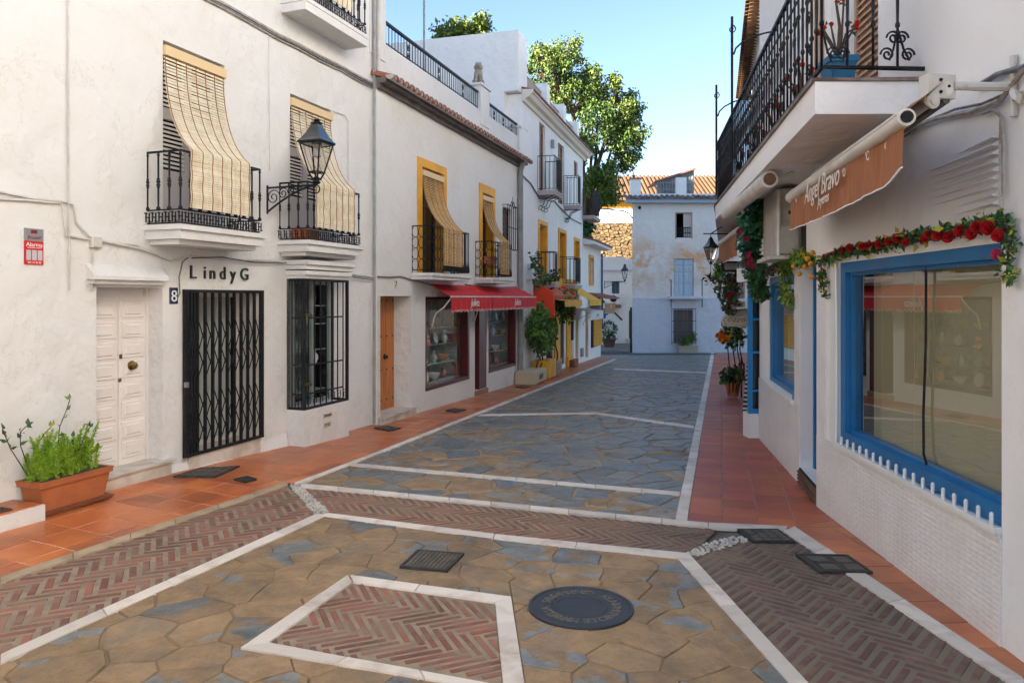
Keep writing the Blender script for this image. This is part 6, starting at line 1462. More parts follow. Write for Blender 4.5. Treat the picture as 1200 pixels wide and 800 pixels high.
# ---- slatted vent that melts into the plaster
vt = thing('wall_vent', 'white slatted vent fading into the plaster above the big blue window', 'vent', R1.P(-2.5, 2.3)); 
n = 9
for i in range(n):
    ur = -2.69; z = 2.56 - i * .043; ul = -2.28 if i == 0 else (-1.95 if i < 7 else -2.25); mb = MB()
    mb.add([R1.P(ur, z, .001), R1.P(ur, z - .030, .045), R1.P(ur, z - .038, .001), R1.P(ul, z, .001), R1.P(ul, z - .034, .002), R1.P(ul, z - .038, .001)], [(0, 1, 4, 3), (1, 2, 5, 4), (0, 2, 1), (3, 4, 5), (0, 3, 5, 2)]); mb.build('slat', M_beige, vt, fix=True)
mb = MB(); mb.tube([R1.P(-2.715, 2.62, .012), R1.P(-2.715, 2.15, .012)], .009, 5); mb.build('edge_pipe', M_met, vt)
# cables at the right edge
def wr(*pts, off=.03):
    o = []
    for p in pts: u, z = R1.uz(p[0], p[1], off); o.append(R1.P(u, z, off))
    return o
cable('grey cable sweeping from the right edge to the awning bracket', wr((1260, 40), (1200, 78), (1168, 88), (1150, 98), (1142, 104)), .016, M_cabledk)
cable('pale cable bundle curving below the awning bracket', wr((1260, 60), (1200, 82), (1172, 118), (1140, 131), (1100, 138), (1050, 158)), .014, M_cable)
cable('white pipe end bent downward at the right edge', wr((1300, 95), (1215, 104), (1199, 108), (1195, 118), (1190, 116), (1187, 108)), .02, M_pipew)
cable('thin dark cable below the bracket running left behind the awning', wr((1180, 110), (1150, 122), (1120, 128), (1085, 142), (1060, 160)), .008, M_cabledk)
cable('pale conduit dropping beside the slatted vent', wr((1150, 133), (1165, 128), (1174, 138), (1176, 165), (1176, 232)), .009, M_cable)
# ---- air conditioner over the doorway
uu0, uu1 = -.05, .78; ac = thing('air_conditioner', 'grey box air conditioner on the wall between the two awnings', 'air conditioner', R2.P(.35, 2.15, .2)); M_ac = mat('dusty_grey_case', (.42, .39, .34), .6, (.32, .29, .25), 5)
mb = MB(); mb.bev(R2, uu0, uu1, 2.13, 2.80, .0, .24, .015); mb.build('case', M_ac, ac)
mb = MB(); mb.wb(R2, uu0 - .05, uu1 + .05, 2.09, 2.125, .0, .3); mb.build('shelf', M_met, ac)
Wf = Cross(R2.P(uu0, 0, 0).x, R2.P(uu0, 0, 0).y, 0); Wf.o = R2.P(uu0, 0, 0); Wf.d = R2.n.copy() * 1; Wf.n = -R2.d
mb = MB(); mb.wb(Wf, .03, .20, 2.15, 2.42, 0, .04); mb.add([Wf.P(.03, 2.42, .04), Wf.P(.20, 2.42, .04), Wf.P(.20, 2.46, 0), Wf.P(.03, 2.46, 0)], [(0, 1, 2, 3)]); mb.build('cover', M_ac, ac)
for z in (2.54, 2.66): mb = MB(); mb.wb(Wf, .05, .12, z, z + .035, 0, .004); mb.build('vent_slot', M_dark, ac)
mb = MB(); mb.tube([Wf.P(.215, 2.1, .02), Wf.P(.215, 2.78, .02)], .018, 8); mb.build('pipe', M_pipew, ac)
mb = MB(); mb.wb(R2, -.30, -.10, 2.06, 2.7, -.0, .01); mb.build('gap_shade_sheet', M_dark, tR)  # near-black sheet stands in for the shade inside a wall gap
# ---- blue cabinet front beyond the second window
cy = 10.02; Wn = Cross(3.27, cy); g_ = gz(cy); cb = thing('display_cabinet', 'narrow blue framed shop cabinet on a white plinth past the second blue window', 'display case', (3.36, cy, g_))
mb = MB(); mb.wb(Wn, .0, .2, g_ - .1, .10, -.25, .0); mb.build('plinth', M_beige, cb)
mb = MB(); mb.wb(Wn, .0, .055, .101, 1.92, -.06, .0);  mb.wb(Wn, .055, .2, .101, .16, -.06, -.01); mb.wb(Wn, .055, .2, .101 + .30, .101 + .33, -.05, -.02); mb.wb(Wn, .055, .2, .93, .96, -.05, -.02); mb.wb(Wn, .055, .2, 1.39, 1.42, -.05, -.02); mb.wb(Wn, .0, .2, 1.86, 1.92, -.061, .001); mb.build('frame', mat('sky_blue_paint', (.01, .22, .52), .4), cb)
mb = MB(); mb.wb(Wn, .055, .2, .16, 1.86, -.09, -.08);  mb.build('pane', M_glass, cb)
mb = MB(); mb.wb(Wn, -.04, .24, 1.925, 2.12, -.4, .05); mb.build('hood', M_beige, cb)
# ================================================================ garlands
def garland(label, pts, n, spread, L, Wd, m=M_leafA, stem=True):
    P = along(pts, .06); c = P[len(P) // 2]; t = thing('garland', label, 'garland', c); mb = MB(); scatter(mb, P, n, spread, L, Wd, .1); mb.build('foliage', m, t, kind='stuff', fix=False)
    if stem: mb = MB(); mb.tube(P, .006, 4); mb.build('stem', M_stem, t)
    return t, P
w1 = lambda *p, off=.05: [R1.P(*R1.uz(x, y, off), off) for x, y in p]
t, P = garland('red rose garland along the top of the big blue window', w1((966, 345), (963, 322), (962, 306), (985, 297), (1030, 288), (1080, 276), (1120, 270), (1150, 262), (1176, 258), (1182, 285), (1180, 322)), 1700, .036, .040, .026)
mb = MB(); scatter(mb, P, 160, .06, .055, .035); mb.build('foliage', M_leafY, t, kind='stuff', fix=False)
for x, y, r in ((966, 300, .022), (975, 297, .02), (986, 293, .028), (996, 290, .033), (1010, 289, .03), (1018, 288, .035), (1030, 286, .035), (1042, 283, .035), (1052, 279, .036), (1062, 284, .03), (1084, 281, .033), (1087, 275, .026), (1100, 275, .04), (1112, 278, .036), (1125, 271, .036), (1139, 274, .036), (1145, 266, .036), (1158, 267, .04), (1170, 276, .036), (963, 315, .015), (960, 328, .015)):
    p = w1((x, y), off=.10)[0]; rose(p, R1.n + Vector((0, -.45, random.uniform(-.1, .3))), r * 1.0, M_rose, t)
p = w1((1168, 298), off=.1)[0]; rose(p, R1.n + Vector((0, -.4, 0)), .03, M_pink, t)
w2_ = lambda *p, off=.06: [R2.P(*R2.uz(x, y, off), off) for x, y in p]
t, P = garland('dark red leafy garland over the second blue window', w2_((886, 350), (888, 325), (898, 318), (912, 312), (922, 308)), 420, .06, .055, .035)
mb = MB(); scatter(mb, P[4:], 160, .05, .04, .035); mb.build('berries', mat('wine_petal', (.30, .02, .035), .6, var=.3), t, kind='stuff', fix=False)
t, P = garland('yellow green garland hung with oranges between the blue windows', w2_((948, 304), (938, 300), (926, 306), (919, 318), (921, 345), (925, 352)), 520, .07, .06, .04, M_leafB)
mb = MB(); scatter(mb, P, 130, .06, .06, .04); mb.build('foliage', M_leafY, t, kind='stuff', fix=False)
for x, y in ((943, 313), (937, 321), (951, 324), (946, 303), (950, 309), (952, 296), (930, 312), (941, 298)):
    p = w2_((x, y), off=.1)[0]; mb = MB(); r = .024; mb.lathe(p, [(.003, -r), (r * .7, -r * .7), (r, 0), (r * .7, r * .7), (.003, r)], 10); mb.build('fruit', M_lemon, t, smooth=True)
V = lambda px, py, Y: Vector(((px - 600) / FOC * Y, Y, EYE + (HOR - py) / FOC * Y))
t, P = garland('thick green climbing garland with pink flowers hanging beside the rolled awning', [V(893, 236, 8.4), V(886, 262, 8.4), V(879, 290, 8.5), V(884, 320, 8.5), V(891, 342, 8.6)], 1500, .11, .07, .05)
mb = MB(); scatter(mb, [V(877, 262, 8.4), V(874, 285, 8.4), V(880, 245, 8.4)], 240, .12, .07, .05); mb.build('foliage', mat('teal_leaf', (.02, .16, .09), .5, var=.3), t, kind='stuff', fix=False)
for x, y in ((877, 298), (879, 304), (875, 309), (866, 272), (882, 312), (899, 256), (874, 280)): rose(V(x, y, 8.25), (0, -1, .1), .035, M_pink, t)
# ================================================================ potted plants on the balcony
def thorn(label, c, h, n, m_fl, potm, r=.085, square=True, fr=.016):
    pot('plant_pot', 'pot ' + label.replace('plant', 'stands under the plant', 0) if 0 else 'pot of ' + label, c, r, .2, potm, square); c = Vector(c) + Vector((0, 0, .19)); t = thing('potted_plant', label, 'plant', c)
    mb = MB(); tips = []
    for k in range(n):
        a = 2 * math.pi * k / n + .4; d = Vector((math.cos(a), math.sin(a), 0)); p = [c + Vector((0, 0, h * .12 * k / n)), c + d * h * .18 + Vector((0, 0, h * random.uniform(.3, .5))), c + d * h * random.uniform(.3, .42) + Vector((0, 0, h * random.uniform(.5, 1)))]
        mb.tube(p, [.010, .008, .006], 5); tips.append(p[2])
    mb.tube([c, c + Vector((.01, 0, h * .6)), c + Vector((-.01, .01, h * 1.05))], [.014, .011, .008], 6); tips.append(c + Vector((-.01, .01, h * 1.05))); mb.build('stem', M_stem, t)
    for p in tips:
        for q in range(3): rose(p + rv() * .018, (random.uniform(-.5, .5), -1, .6), fr, m_fl, t)
    mb = MB(); scatter(mb, tips, 14, .05, .04, .02); mb.build('foliage', M_leafA, t, kind='stuff', fix=False)
thorn('thorny red flowered plant at the near balcony corner', (2.14, 4.76, bz + .005), .38, 6, M_redfl, mat('teal_blue_pot', (.01, .14, .28), .4))
for i, (Y_, lb) in enumerate(((5.9, 'small red flowered plant second along the long balcony'), (6.9, 'small red flowered plant third along the long balcony'), (8.1, 'small red flowered plant fourth along the long balcony'), (9.3, 'small red flowered plant last along the long balcony'))):
    thorn(lb, (1.09 + .175 * Y_ + .22, Y_, bz + .005), .34, 6, M_redfl, M_terra, .075, False, .022)
# ================================================================ far right-hand house, eaves and street clutter
t3 = thing('far_shop_house', 'sunlit white house with golden tiled eaves above the right-hand shops', 'house', R3.P(5, R3.g(5)))
shell(R3, -.4, 13.2, 8.15, 8, [(2.0, 4.2, -.3, 1.9, .2), (6, 7, 3.4, 5.2, .2), (6, 7, 5.9, 7.4, .2)], t3, M_white2)
casement(t3, R3, 2.0, 4.2, -.3, 1.9, -.18, M_wooddk, M_glass, 3, 1, .06); casement(t3, R3, 6, 7, 3.4, 5.2, -.18, M_door, M_glass); casement(t3, R3, 6, 7, 5.9, 7.4, -.18, M_door, M_glass)
mb = MB(); mb.prism([R3.P(-.4, z, o) for o, z in ((0, 7.95), (.15, 8.02), (.32, 8.1), (.32, 8.2), (-2.5, 9.3), (-2.5, 8.16), (0, 8.16))], R3.d * 13.6); mb.build('eave', mat('cream_cornice', (.7, .64, .55), .7), t3)
u = -.3; mes = []
for row in range(2):
    mb = MB(); top = [Vector((0, 0, .07 * math.sin(math.pi * i / 5))) + R3.d * (.09 * math.cos(math.pi * i / 5)) for i in range(6)]
    d_ = R3.n * .5 + Vector((0, 0, -.2)) if row == 0 else R3.n * .28 + Vector((0, 0, -.02)); mb.strip(top, [p + d_ for p in top]); mb.add([p + d_ for p in top], [tuple(range(6))]); mb.add(top, [tuple(range(6))]); mes.append(mb.mesh('roof_tile', M_roofgold, Vector((0, 0, 0))))
while u < 13:
    link('roof_tile', mes[0], t3, R3.P(u, 8.40, -.12)); link('roof_tile', mes[1], t3, R3.P(u + .1, 8.06, .12)); 
    q = link('roof_tile', mes[1], t3, R3.P(u, 7.96, .04)); u += .21
# lantern hanging off the far balcony end, small wall lantern below
P_ = V(833, 309, 11.6); lantern('black lantern hanging below the far end of the iron balcony', P_, (P_.x + .35, P_.y + .1, P_.z), .56, style='none')
tl = thing('lantern_arm', 'thin iron arm that carries the lantern under the far balcony end', 'bracket', V(848, 276, 11.6)); mb = MB(); mb.tube([P_ + Vector((0, 0, .42)), P_ + Vector((0, 0, .48)), P_ + Vector((.45, .1, .48))], .01, 5); mb.tube([P_ + Vector((-.12, 0, .48)), P_ + Vector((.0, 0, .48)), P_ + Vector((.3, .06, .66))], .01, 5); mb.build('arm', M_iron, tl)
mb = MB(); c = V(833, 327, 11.6); mb.tube([P_, P_ + Vector((0, 0, -.12)), c + Vector((0, 0, .05))], .006, 4); t = thing('hanging_ornament', 'dark leafy iron ornament dangling under the hanging lantern', 'ornament', c); mb.build('chain', M_iron, t); mb = MB(); scatter(mb, [c, c + Vector((.05, 0, -.03)), c + Vector((-.04, 0, 0))], 26, .06, .09, .04); mb.build('leaf_cluster', M_iron, t, kind='stuff', fix=False)
P_ = V(843, 325, 13.5); lantern('small wall lantern partly behind the hanging lantern arm', P_, (P_.x + .3, P_.y + .1, P_.z), .5)
# signs and plants stacked along the far right shops
def board(name, label, cat, pa, pb, Y, depth, m_face, m_edge, bev=.012, tilt=0):
    a, b = V(pa[0], pb[1], Y), V(pb[0], pa[1], Y); t = thing(name, label, cat, (a + b) / 2); W = Cross(a.x, Y); w_ = b.x - a.x
    mb = MB(); mb.wb(W, 0, w_, a.z, b.z, -depth, 0); mb.build('frame', m_edge, t); mb = MB(); mb.bev(W, bev, w_ - bev, a.z + bev, b.z - bev, .001, .008, .003); mb.build('face', m_face, t); return t, W, w_, a, b
board('light_box', 'dark framed floodlight box under the short brown awning', 'floodlight', (847, 306), (866, 318), 12.2, .12, mat('pale_panel', (.42, .42, .36), .4), M_iron, .03)
t, W_, w_, a, b = board('shop_sign', 'white hanging sign board with square emblem above the domed awning', 'sign', (859, 328), (873, 350), 12.5, .10, M_white2, M_white2)
for fx, fz_, s_, rot in ((.55, .78, .055, 0), (.5, .35, .06, .5)):
    c = W_.P(w_ * fx, a.z + (b.z - a.z) * fz_, .012); mb = MB(); mb.tube([c + Vector((math.cos(rot + k * math.pi / 2 + .78) * s_ * 1.2, 0, math.sin(rot + k * math.pi / 2 + .78) * s_)) for k in range(4)], .009, 4, closed=True); mb.build('emblem', M_iron, t)
board('shop_sign', 'cream light box sign between the white sign and the domed awning', 'sign', (857, 353), (873.5, 360.5), 12.4, .2, mat('cream_panel', (.55, .45, .25), .5), M_cream)
# domed awning
c = V(874, 378, 12.6); t = thing('domed_awning', 'cream domed awning with dark script among the far right shops', 'awning', c); mb = MB(); rad = .42; hh = .25; M_can = mat('cream_canvas', (.42, .36, .27), .85, (.34, .28, .2), 6)
rows = []
for j in range(7):
    e = math.pi / 2 * j / 6; rows.append([c + Vector((-rad * math.cos(e) * math.sin(a_), -rad * .8 * math.cos(e) * math.cos(a_) , hh * math.sin(e))) for a_ in [math.pi * i / 14 for i in range(15)]])
for r0, r1 in zip(rows, rows[1:]): mb.strip(r0, r1)
mb.strip(rows[0], [p + Vector((0, 0, -.06)) for p in rows[0]]); mb.build('canopy', M_can, t, smooth=True, fix=False)
o = text_obj('COZZO', .10, mat('brown_letter', (.05, .035, .03), .6), t, 'lettering', .003, .2); Mx = Matrix.Translation(V(860, 377, 12.15) - WO[t.name]) @ Matrix.Rotation(R(-20), 4, 'Z') @ Matrix.Rotation(R(62), 4, 'X'); o.matrix_local = Mx
# wall plants
def bush(name, label, pts, n, spread, L, Wd, mats, flower=None, nf=8, fr=.035, cat='plant'):
    t = thing(name, label, cat, pts[0]); 
    for m, k in mats: mb = MB(); scatter(mb, pts, int(n * k), spread, L, Wd); mb.build('foliage', m, t, kind='stuff', fix=False)
    if flower:
        for _ in range(nf): rose(Vector(random.choice(pts)) + rv() * spread, (-.3, -1, .3), fr, flower, t)
    return t
bush('hanging_geranium', 'geranium with red flowers hanging beside the white sign', [V(850, 330, 12.4), V(856, 338, 12.4), V(846, 344, 12.3), V(861, 326, 12.4), V(857, 352, 12.4), V(853, 360, 12.4)], 320, .13, .10, .07, [(M_leafA, .6), (mat('rusty_leaf', (.16, .07, .03), .6, var=.3), .4)], M_redfl, 8, .04)
bush('hanging_plant', 'bright green plant tucked below the far brown awning', [V(845, 315, 12.9), V(843, 322, 12.9)], 120, .1, .1, .07, [(M_leafB, 1)])
bush('flower_bunch', 'blue and white artificial flowers next to the floodlight box', [V(871, 312, 12), V(872, 322, 12)], 60, .1, .07, .05, [(mat('pale_blue_petal', (.3, .38, .65), .6), 1)], mat('white_petal', (.7, .7, .72), .6), 5, .04)
t = bush('tall_potted_shrub', 'leggy shrub with orange flowers behind the striped board', [V(848, 394, 13.2), V(856, 388, 13.2), V(864, 385, 13.2), V(858, 398, 13.2), V(866, 398, 13.2)], 260, .15, .11, .06, [(M_leafA, .7), (M_leafY, .3)], None)
for x, y in ((842, 393), (845, 398), (849, 395), (846, 390), (852, 398)): rose(V(x, y, 13.1), (-.3, -1, .2), .055, M_orfl, t)
mb = MB(); gp = G(860, 466); base = Vector((gp.x, gp.y, gz(gp.y))); pY = gp.y
for dx in (-.12, 0, .1, .16): mb.tube([V(858 + dx * 30, 462, pY), V(862 + dx * 60, 430, 13.8), V(859 + dx * 50, 410, 13.4), V(858 + dx * 60, 390, 13.2)], .012, 5)
mb.build('stem', M_stem, t)
pot('terracotta_pot', 'large terracotta pot on the pavement by the striped board', V(859, 464, pY - .0), .16, .28, M_terra)
bush('geranium', 'green geranium with pink flowers in the large terracotta pot', [V(854, 438, pY), V(862, 436, pY), V(866, 442, pY), V(856, 445, pY), V(850, 442, pY)], 420, .12, .09, .07, [(M_leafA, .8), (M_leafB, .2)], M_pink, 10, .04)
# striped A-board
gp = G(874, 482); t = thing('striped_board', 'leaning board with diagonal grey and white stripes beside the blue cabinet', 'board', (gp.x, gp.y, gz(gp.y))); b0 = Vector((gp.x - .06, gp.y, gz(gp.y))); b1 = Vector((gp.x + .02, gp.y - .5, gz(gp.y))); up_ = Vector((.13, .05, 1.15))
mb = MB(); mb.prism([b0, b1, b1 + up_, b0 + up_], (.03, 0, 0)); mb.build('panel', mat('white_board', (.6, .6, .58), .6), t)
for k in range(15):
    z = k / 15; mb = MB(); q = lambda a_, z_: b0.lerp(b1, a_) + up_ * min(1, z_) + Vector((-.004, -.002, 0)); mb.prism([q(0, z), q(1, z + .05), q(1, z + .085), q(0, z + .035)], (.003, 0, 0)); mb.build('stripe', M_iron, t)
mb = MB(); mb.tube([V(869, 420, 15), V(869, 466, 15)], .02, 5); mb.tube([V(866, 425, 15), V(866, 440, 15), V(872, 440, 15), V(872, 425, 15)], .015, 4); mb.build('plant_stand', M_iron, None, label='black iron stand behind the terracotta pot', cat='stand')
# ================================================================ house D closing the street
yD = 32.8; D = Cross(5.44, yD); gD = gz(yD)
def d_mat(name, base, low):
    m = plaster(name, base, tuple(x * .93 for x in base), .5, .4); nt = m.node_tree; b = nt.nodes['Principled BSDF']; src = b.inputs['Base Color'].links[0].from_socket
    sx = N(nt, 'ShaderNodeSeparateXYZ'); nt.links.new(N(nt, 'ShaderNodeNewGeometry').outputs['Position'], sx.inputs[0])
    band = ramp(nt, _mr(nt, sx.outputs[2], 1.2, 5.2), [(.12, (0, 0, 0)), (.35, (.8, .8, .8)), (.6, (.75, .75, .75)), (.85, (.1, .1, .1)), (1, (0, 0, 0))])
    big = ramp(nt, noi(nt, .9, 6, .65), [(.40, (0, 0, 0)), (.62, (1, 1, 1))]); q = N(nt, 'ShaderNodeMath', operation='MULTIPLY'); nt.links.new(band, q.inputs[0]); nt.links.new(big, q.inputs[1])
    o = mix(nt, q.outputs[0], src, (.62, .44, .29))
    core = ramp(nt, noi(nt, .75, 7, .7), [(.50, (0, 0, 0)), (.58, (1, 1, 1))]); q2 = N(nt, 'ShaderNodeMath', operation='MULTIPLY'); nt.links.new(band, q2.inputs[0]); nt.links.new(core, q2.inputs[1])
    o = mix(nt, q2.outputs[0], o, (.66, .33, .13)); nt.links.new(o, b.inputs['Base Color']); return m
def _mr(nt, s, a, b_):
    m = N(nt, 'ShaderNodeMapRange'); nt.links.new(s, m.inputs[0]); m.inputs[1].default_value = a; m.inputs[2].default_value = b_; return m.outputs[0]
M_D = d_mat('peeling_plaster', (.74, .69, .65), 0); M_D2 = plaster('blue_lit_limewash', (.59, .61, .66), (.53, .55, .60), .4, .5)  # lower limewash: blue-white paint plus bluish light put into its colour
tDh = thing('end_house', 'weathered white house with peeling ochre patches closing the end of the street', 'house', (8.5, yD, gD))
def dr_(x0, y0, x1, y1): u0, z1 = D.uz(x0, y0); u1, z0 = D.uz(x1, y1); return u0, u1, z0, z1
w_up = dr_(792.5, 250, 810, 278.5) + (.25,); w_mid = dr_(789.5, 303, 813, 347) + (.15,); w_lo = dr_(789, 363, 812, 401) + (.15,)
topz = D.uz(760, 236)[1]; zs_ = D.uz(760, 350)[1]
shell(D, 0, 9, topz, 8, [w_up, w_mid, w_lo], tDh, M_D, skew=1.5)
mb = MB(); 
for a, b, c, d in ((0.0, w_lo[0], gD - .3, zs_), (w_lo[1], 9, gD - .3, zs_), (w_lo[0], w_lo[1], gD - .3, w_lo[2]), (w_lo[0], w_lo[1], w_lo[3], zs_)): mb.wb(D, a, b, c, d, -.002, .025)
mb.build('lower_render', M_D2, tDh); mb = MB(); mb.wb(D, 0, 9, zs_ - .02, zs_ + .03, .0, .04); mb.build('string_course', M_D2, tDh)
u0, u1, z0, z1, _ = w_up; um = (u0 + u1) / 2; mb = MB(); mb.wb(D, um, u1, z0, z1, -.10, -.05); mb.build('shutter', mat('pale_tan_shutter', (.5, .42, .36), .7), tDh)
grille(tDh, D, u0, u1, z0, z0 + (z1 - z0) * .42, -.03, 8, (z0 + .02, z0 + (z1 - z0) * .2, z0 + (z1 - z0) * .42), .012); k = .05; mb = MB(); mb.wb(D, u0 - k, u0, z0 - k, z1 + k, 0, .02); mb.wb(D, u1, u1 + k, z0 - k, z1 + k, 0, .02); mb.wb(D, u0, u1, z1, z1 + k, 0, .02); mb.build('window_surround', mat('tan_surround', (.35, .25, .18), .8), tDh)
u0, u1, z0, z1, _ = w_mid
for k in range(2):
    a, b = u0 + (u1 - u0) * k / 2 + .01, u0 + (u1 - u0) * (k + 1) / 2 - .01; mb = MB(); mb.wb(D, a, b, z0, z1, -.12, -.08); lf = mb.build('shutter', mat('pale_blue_shutter', (.42, .50, .56), .6), tDh); wd = (b - a)
    for i in range(2):
        for j, (c, d) in enumerate(((.04, .30), (.34, .60), (.64, .78), (.82, .96))):
            mb = MB(); mb.bev(D, a + wd * (.08 + .46 * i), a + wd * (.46 + .46 * i), z0 + (z1 - z0) * c, z0 + (z1 - z0) * d, -.08, -.055, .02); mb.build('panel', mat('pale_blue_shutter', (.42, .50, .56), .6), lf)
ba, bb = D.hit(782.5), D.hit(821.5); mb = MB(); mb.wb(D, ba, bb, z0 - .12, z0, 0, .5); bs = mb.build('balcony', M_D2, tDh); mb = MB(); zr = D.uz(785, 328)[1]
for u in (ba + .06, bb - .06): mb.tube([D.P(u, z0 - .5, .42), D.P(u, zr, .42)], .022, 5)
mb.tube([D.P(ba + .06, zr - .02, .42), D.P(ba + .06, zr - .02, 0)], .014, 4); mb.tube([D.P(bb - .06, zr - .02, .42), D.P(bb - .06, zr - .02, 0)], .014, 4); mb.build('balcony_post', M_iron, bs)
u0, u1, z0, z1, _ = w_lo; louvres(tDh, D, u0, u1, z0, z1, -.1, mat('grey_brown_shutter', (.17, .12, .10), .7), .1, .05, leaves=2)
gr = thing('window_grille', 'blue grey window grille on the ground floor of the end house', 'window grille', D.P((u0 + u1) / 2, z0, .1)); grille(gr, D, u0 - .1, u1 + .1, z0 - .08, z1 + .08, .12, 7, (z0, z0 + (z1 - z0) * .33, z0 + (z1 - z0) * .66, z1 + .05), .013, m=mat('blue_grey_iron', (.05, .07, .11), .6))
mb = MB(); 
pa, pb = D.hit(793), D.hit(814.5); mb.wb(D, pa, pb, gD + .02, D.uz(800, 405)[1], .15, .45); mb.wb(D, pa - .03, pb + .03, D.uz(800, 405)[1] - .05, D.uz(800, 405)[1] + .02, .12, .48); mb.build('planter', mat('stone_planter', (.40, .34, .26), .8), None, label='pale stone planter below the grilled window of the end house', cat='planter')
bush('planter_shrub', 'green shrub and dead stems in the stone planter of the end house', [D.P(pa + .5, D.uz(0, 400)[1] + .1, .3), D.P(pa + .62, D.uz(0, 395)[1], .3), D.P(pa + .25, D.uz(0, 402)[1], .3)], 260, .18, .2, .06, [(M_leafB, .6), (M_stem, .4)])
# roof edge, parapet, chimney, lean-to
mb = MB(); mb.wb(D, -.35, 9.2, topz - .10, topz + .02, 0, .3); mb.wb(D, -.3, 9.2, topz + .02, topz + .14, 0, .2); mb.build('gutter', mat('blue_grey_gutter', (.30, .34, .38), .6), tDh)
u = -.3; me = None
while u < 9:
    if me is None: mb = MB(); top = [Vector((0, 0, .08 * math.sin(math.pi * i / 5))) + D.d * (.1 * math.cos(math.pi * i / 5)) for i in range(6)]; d_ = Vector((0, -.6, -.16)); mb.strip(top, [p + d_ for p in top]); mb.add([p + d_ for p in top], [tuple(range(6))]); me = mb.mesh('roof_tile', mat('dark_roof_tile', (.12, .07, .06), .85, (.2, .15, .12), 5, var=.3), Vector((0, 0, 0)))
    link('roof_tile', me, tDh, D.P(u, topz + .26 + random.uniform(-.02, .02), -.25)); u += .24
z_ = lambda py, Y=33.3: EYE + (HOR - py) / FOC * Y
DX = lambda px, Y=33.3: (px - 600) / FOC * Y
def bl(name, px0, py0, px1, py1, Y, dep, m, t=tDh): mb = MB(); mb.box((DX(px0, Y), Y, z_(py1, Y)), (DX(px1, Y) - DX(px0, Y), 0, 0), (0, dep, 0), (0, 0, z_(py0, Y) - z_(py1, Y))); return mb.build(name, m, t)
bl('pillar', 739.5, 209.5, 751, 234, 33.3, .5, M_white2); bl('parapet', 751.2, 227, 880, 234, 33.35, .3, M_white2); bl('chimney', 793, 208, 804.5, 232, 33.1, .24, M_white2)
bl('pillar_cap', 738.5, 208.3, 752, 209.6, 33.25, .6, M_rooftile)
ls = thing('roof_shed', 'grey corrugated lean-to shed on the roof of the end house', 'shed', (DX(800), 34.2, topz)); mb = MB()
Y_ = 34.0; pts = [(770, 211), (812, 198)]; n = 26
for (xa, xb) in ((770, 814),):
    for i in range(n):
        a, b = xa + (xb - xa) * i / n, xa + (xb - xa) * (i + .62) / n; yt = 211 + (197 - 211) * (a - 770) / 44; mb = MB(); mb.box((DX(a, Y_), Y_ + (i % 2) * .03, z_(229, Y_)), (DX(b, Y_) - DX(a, Y_), 0, 0), (0, .05, 0), (0, 0, z_(yt, Y_) - z_(229, Y_))); mb.build('sheet', mat('grey_corrugated', (.20, .22, .24), .6, (.34, .35, .33), 4, metal=.2), ls)
bl('back_panel', 770, 206, 814, 229, Y_ + .1, .05, mat('grey_corrugated', (.20, .22, .24), .6), ls) if 0 else None
mb = MB(); mb.prism([(DX(770, Y_), Y_ + .1, z_(229, Y_)), (DX(814, Y_), Y_ + .1, z_(229, Y_)), (DX(814, Y_), Y_ + .1, z_(198, Y_)), (DX(770, Y_), Y_ + .1, z_(212, Y_))], (0, .05, 0)); mb.build('back_panel', mat('grey_corrugated', (.20, .22, .24), .6), ls)
mb = MB(); mb.prism([(DX(767, Y_), Y_ - .15, z_(212.5, Y_)), (DX(815.5, Y_), Y_ - .15, z_(196.5, Y_)), (DX(815.5, Y_), Y_ - .15, z_(198.5, Y_)), (DX(767, Y_), Y_ - .15, z_(214.5, Y_))], (0, 2.0, 0)); mb.build('roof', M_rooftile, ls)
grille(ls, Cross(DX(770, 33.9), 33.9), 0, DX(813, 33.9) - DX(770, 33.9), z_(229, 33.9), z_(212, 33.9), 0, 12, (z_(222, 33.9), z_(214, 33.9)), .012, m=M_grey)
bl('step_wall', 815, 229, 860, 233.5, 33.6, .4, M_white2)
mb = MB(); q = D.P(.3, topz - .3, .1); mb.lathe(q, [(.06, 0), (.08, .05), (.02, .12)], 8, ax=(0, -1, 0)); mb.build('floodlight', M_iron, None, label='small dark camera under the roof corner of the end house', cat='camera')
cable('cable looping from the tree to the corner of the end house', [V(690, 243, 33), V(712, 245, 33), V(730, 247, 32.8), V(737, 250, 32.8), V(741, 256, 32.75)], .03, M_iron)
mb = MB(); mb.tube([D.P(-.06, gD, .0), D.P(-.06, D.uz(741, 360)[1], .0)], .05, 8); mb.build('corner_pipe', M_iron, None, label='dark pipe at the lower left corner of the end house', cat='drainpipe')
# ================================================================ house F, stairs, shrub at the far left turn
yF = 43; gF = gz(43); F_ = Cross(DX(690, yF), yF); tF2 = thing('back_house', 'white back house with a blue window between the street corner and the end house', 'house', (6, yF, gF))
fz_ = lambda py: z_(py, yF)
fu = lambda px: F_.hit(px)
fw = (fu(717), fu(726), fz_(345), fz_(330), .15); fd = (fu(737), fu(740.5), fz_(398), fz_(364), .2)
shell(F_, 0, fu(750), fz_(317), 6, [fw, fd], tF2, M_white2)
bl('parapet', 690, 301, 733, 317, yF - .05, .4, M_white2, tF2); bl('parapet', 733, 303, 752, 317, yF + .3, .4, M_white2, tF2); bl('string_course', 700, 316, 745, 317.5, yF - .12, .2, M_D2, tF2)
casement(tF2, F_, fw[0], fw[1], fw[2], fw[3], -.1, mat('blue_frame', (.03, .13, .25), .5), M_glass, 2, 1, .06)
mb = MB(); mb.wb(F_, fd[0], fd[1], fd[2], fd[3], -.15, -.1); mb.build('door', mat('navy_door', (.02, .04, .08), .5), tF2)
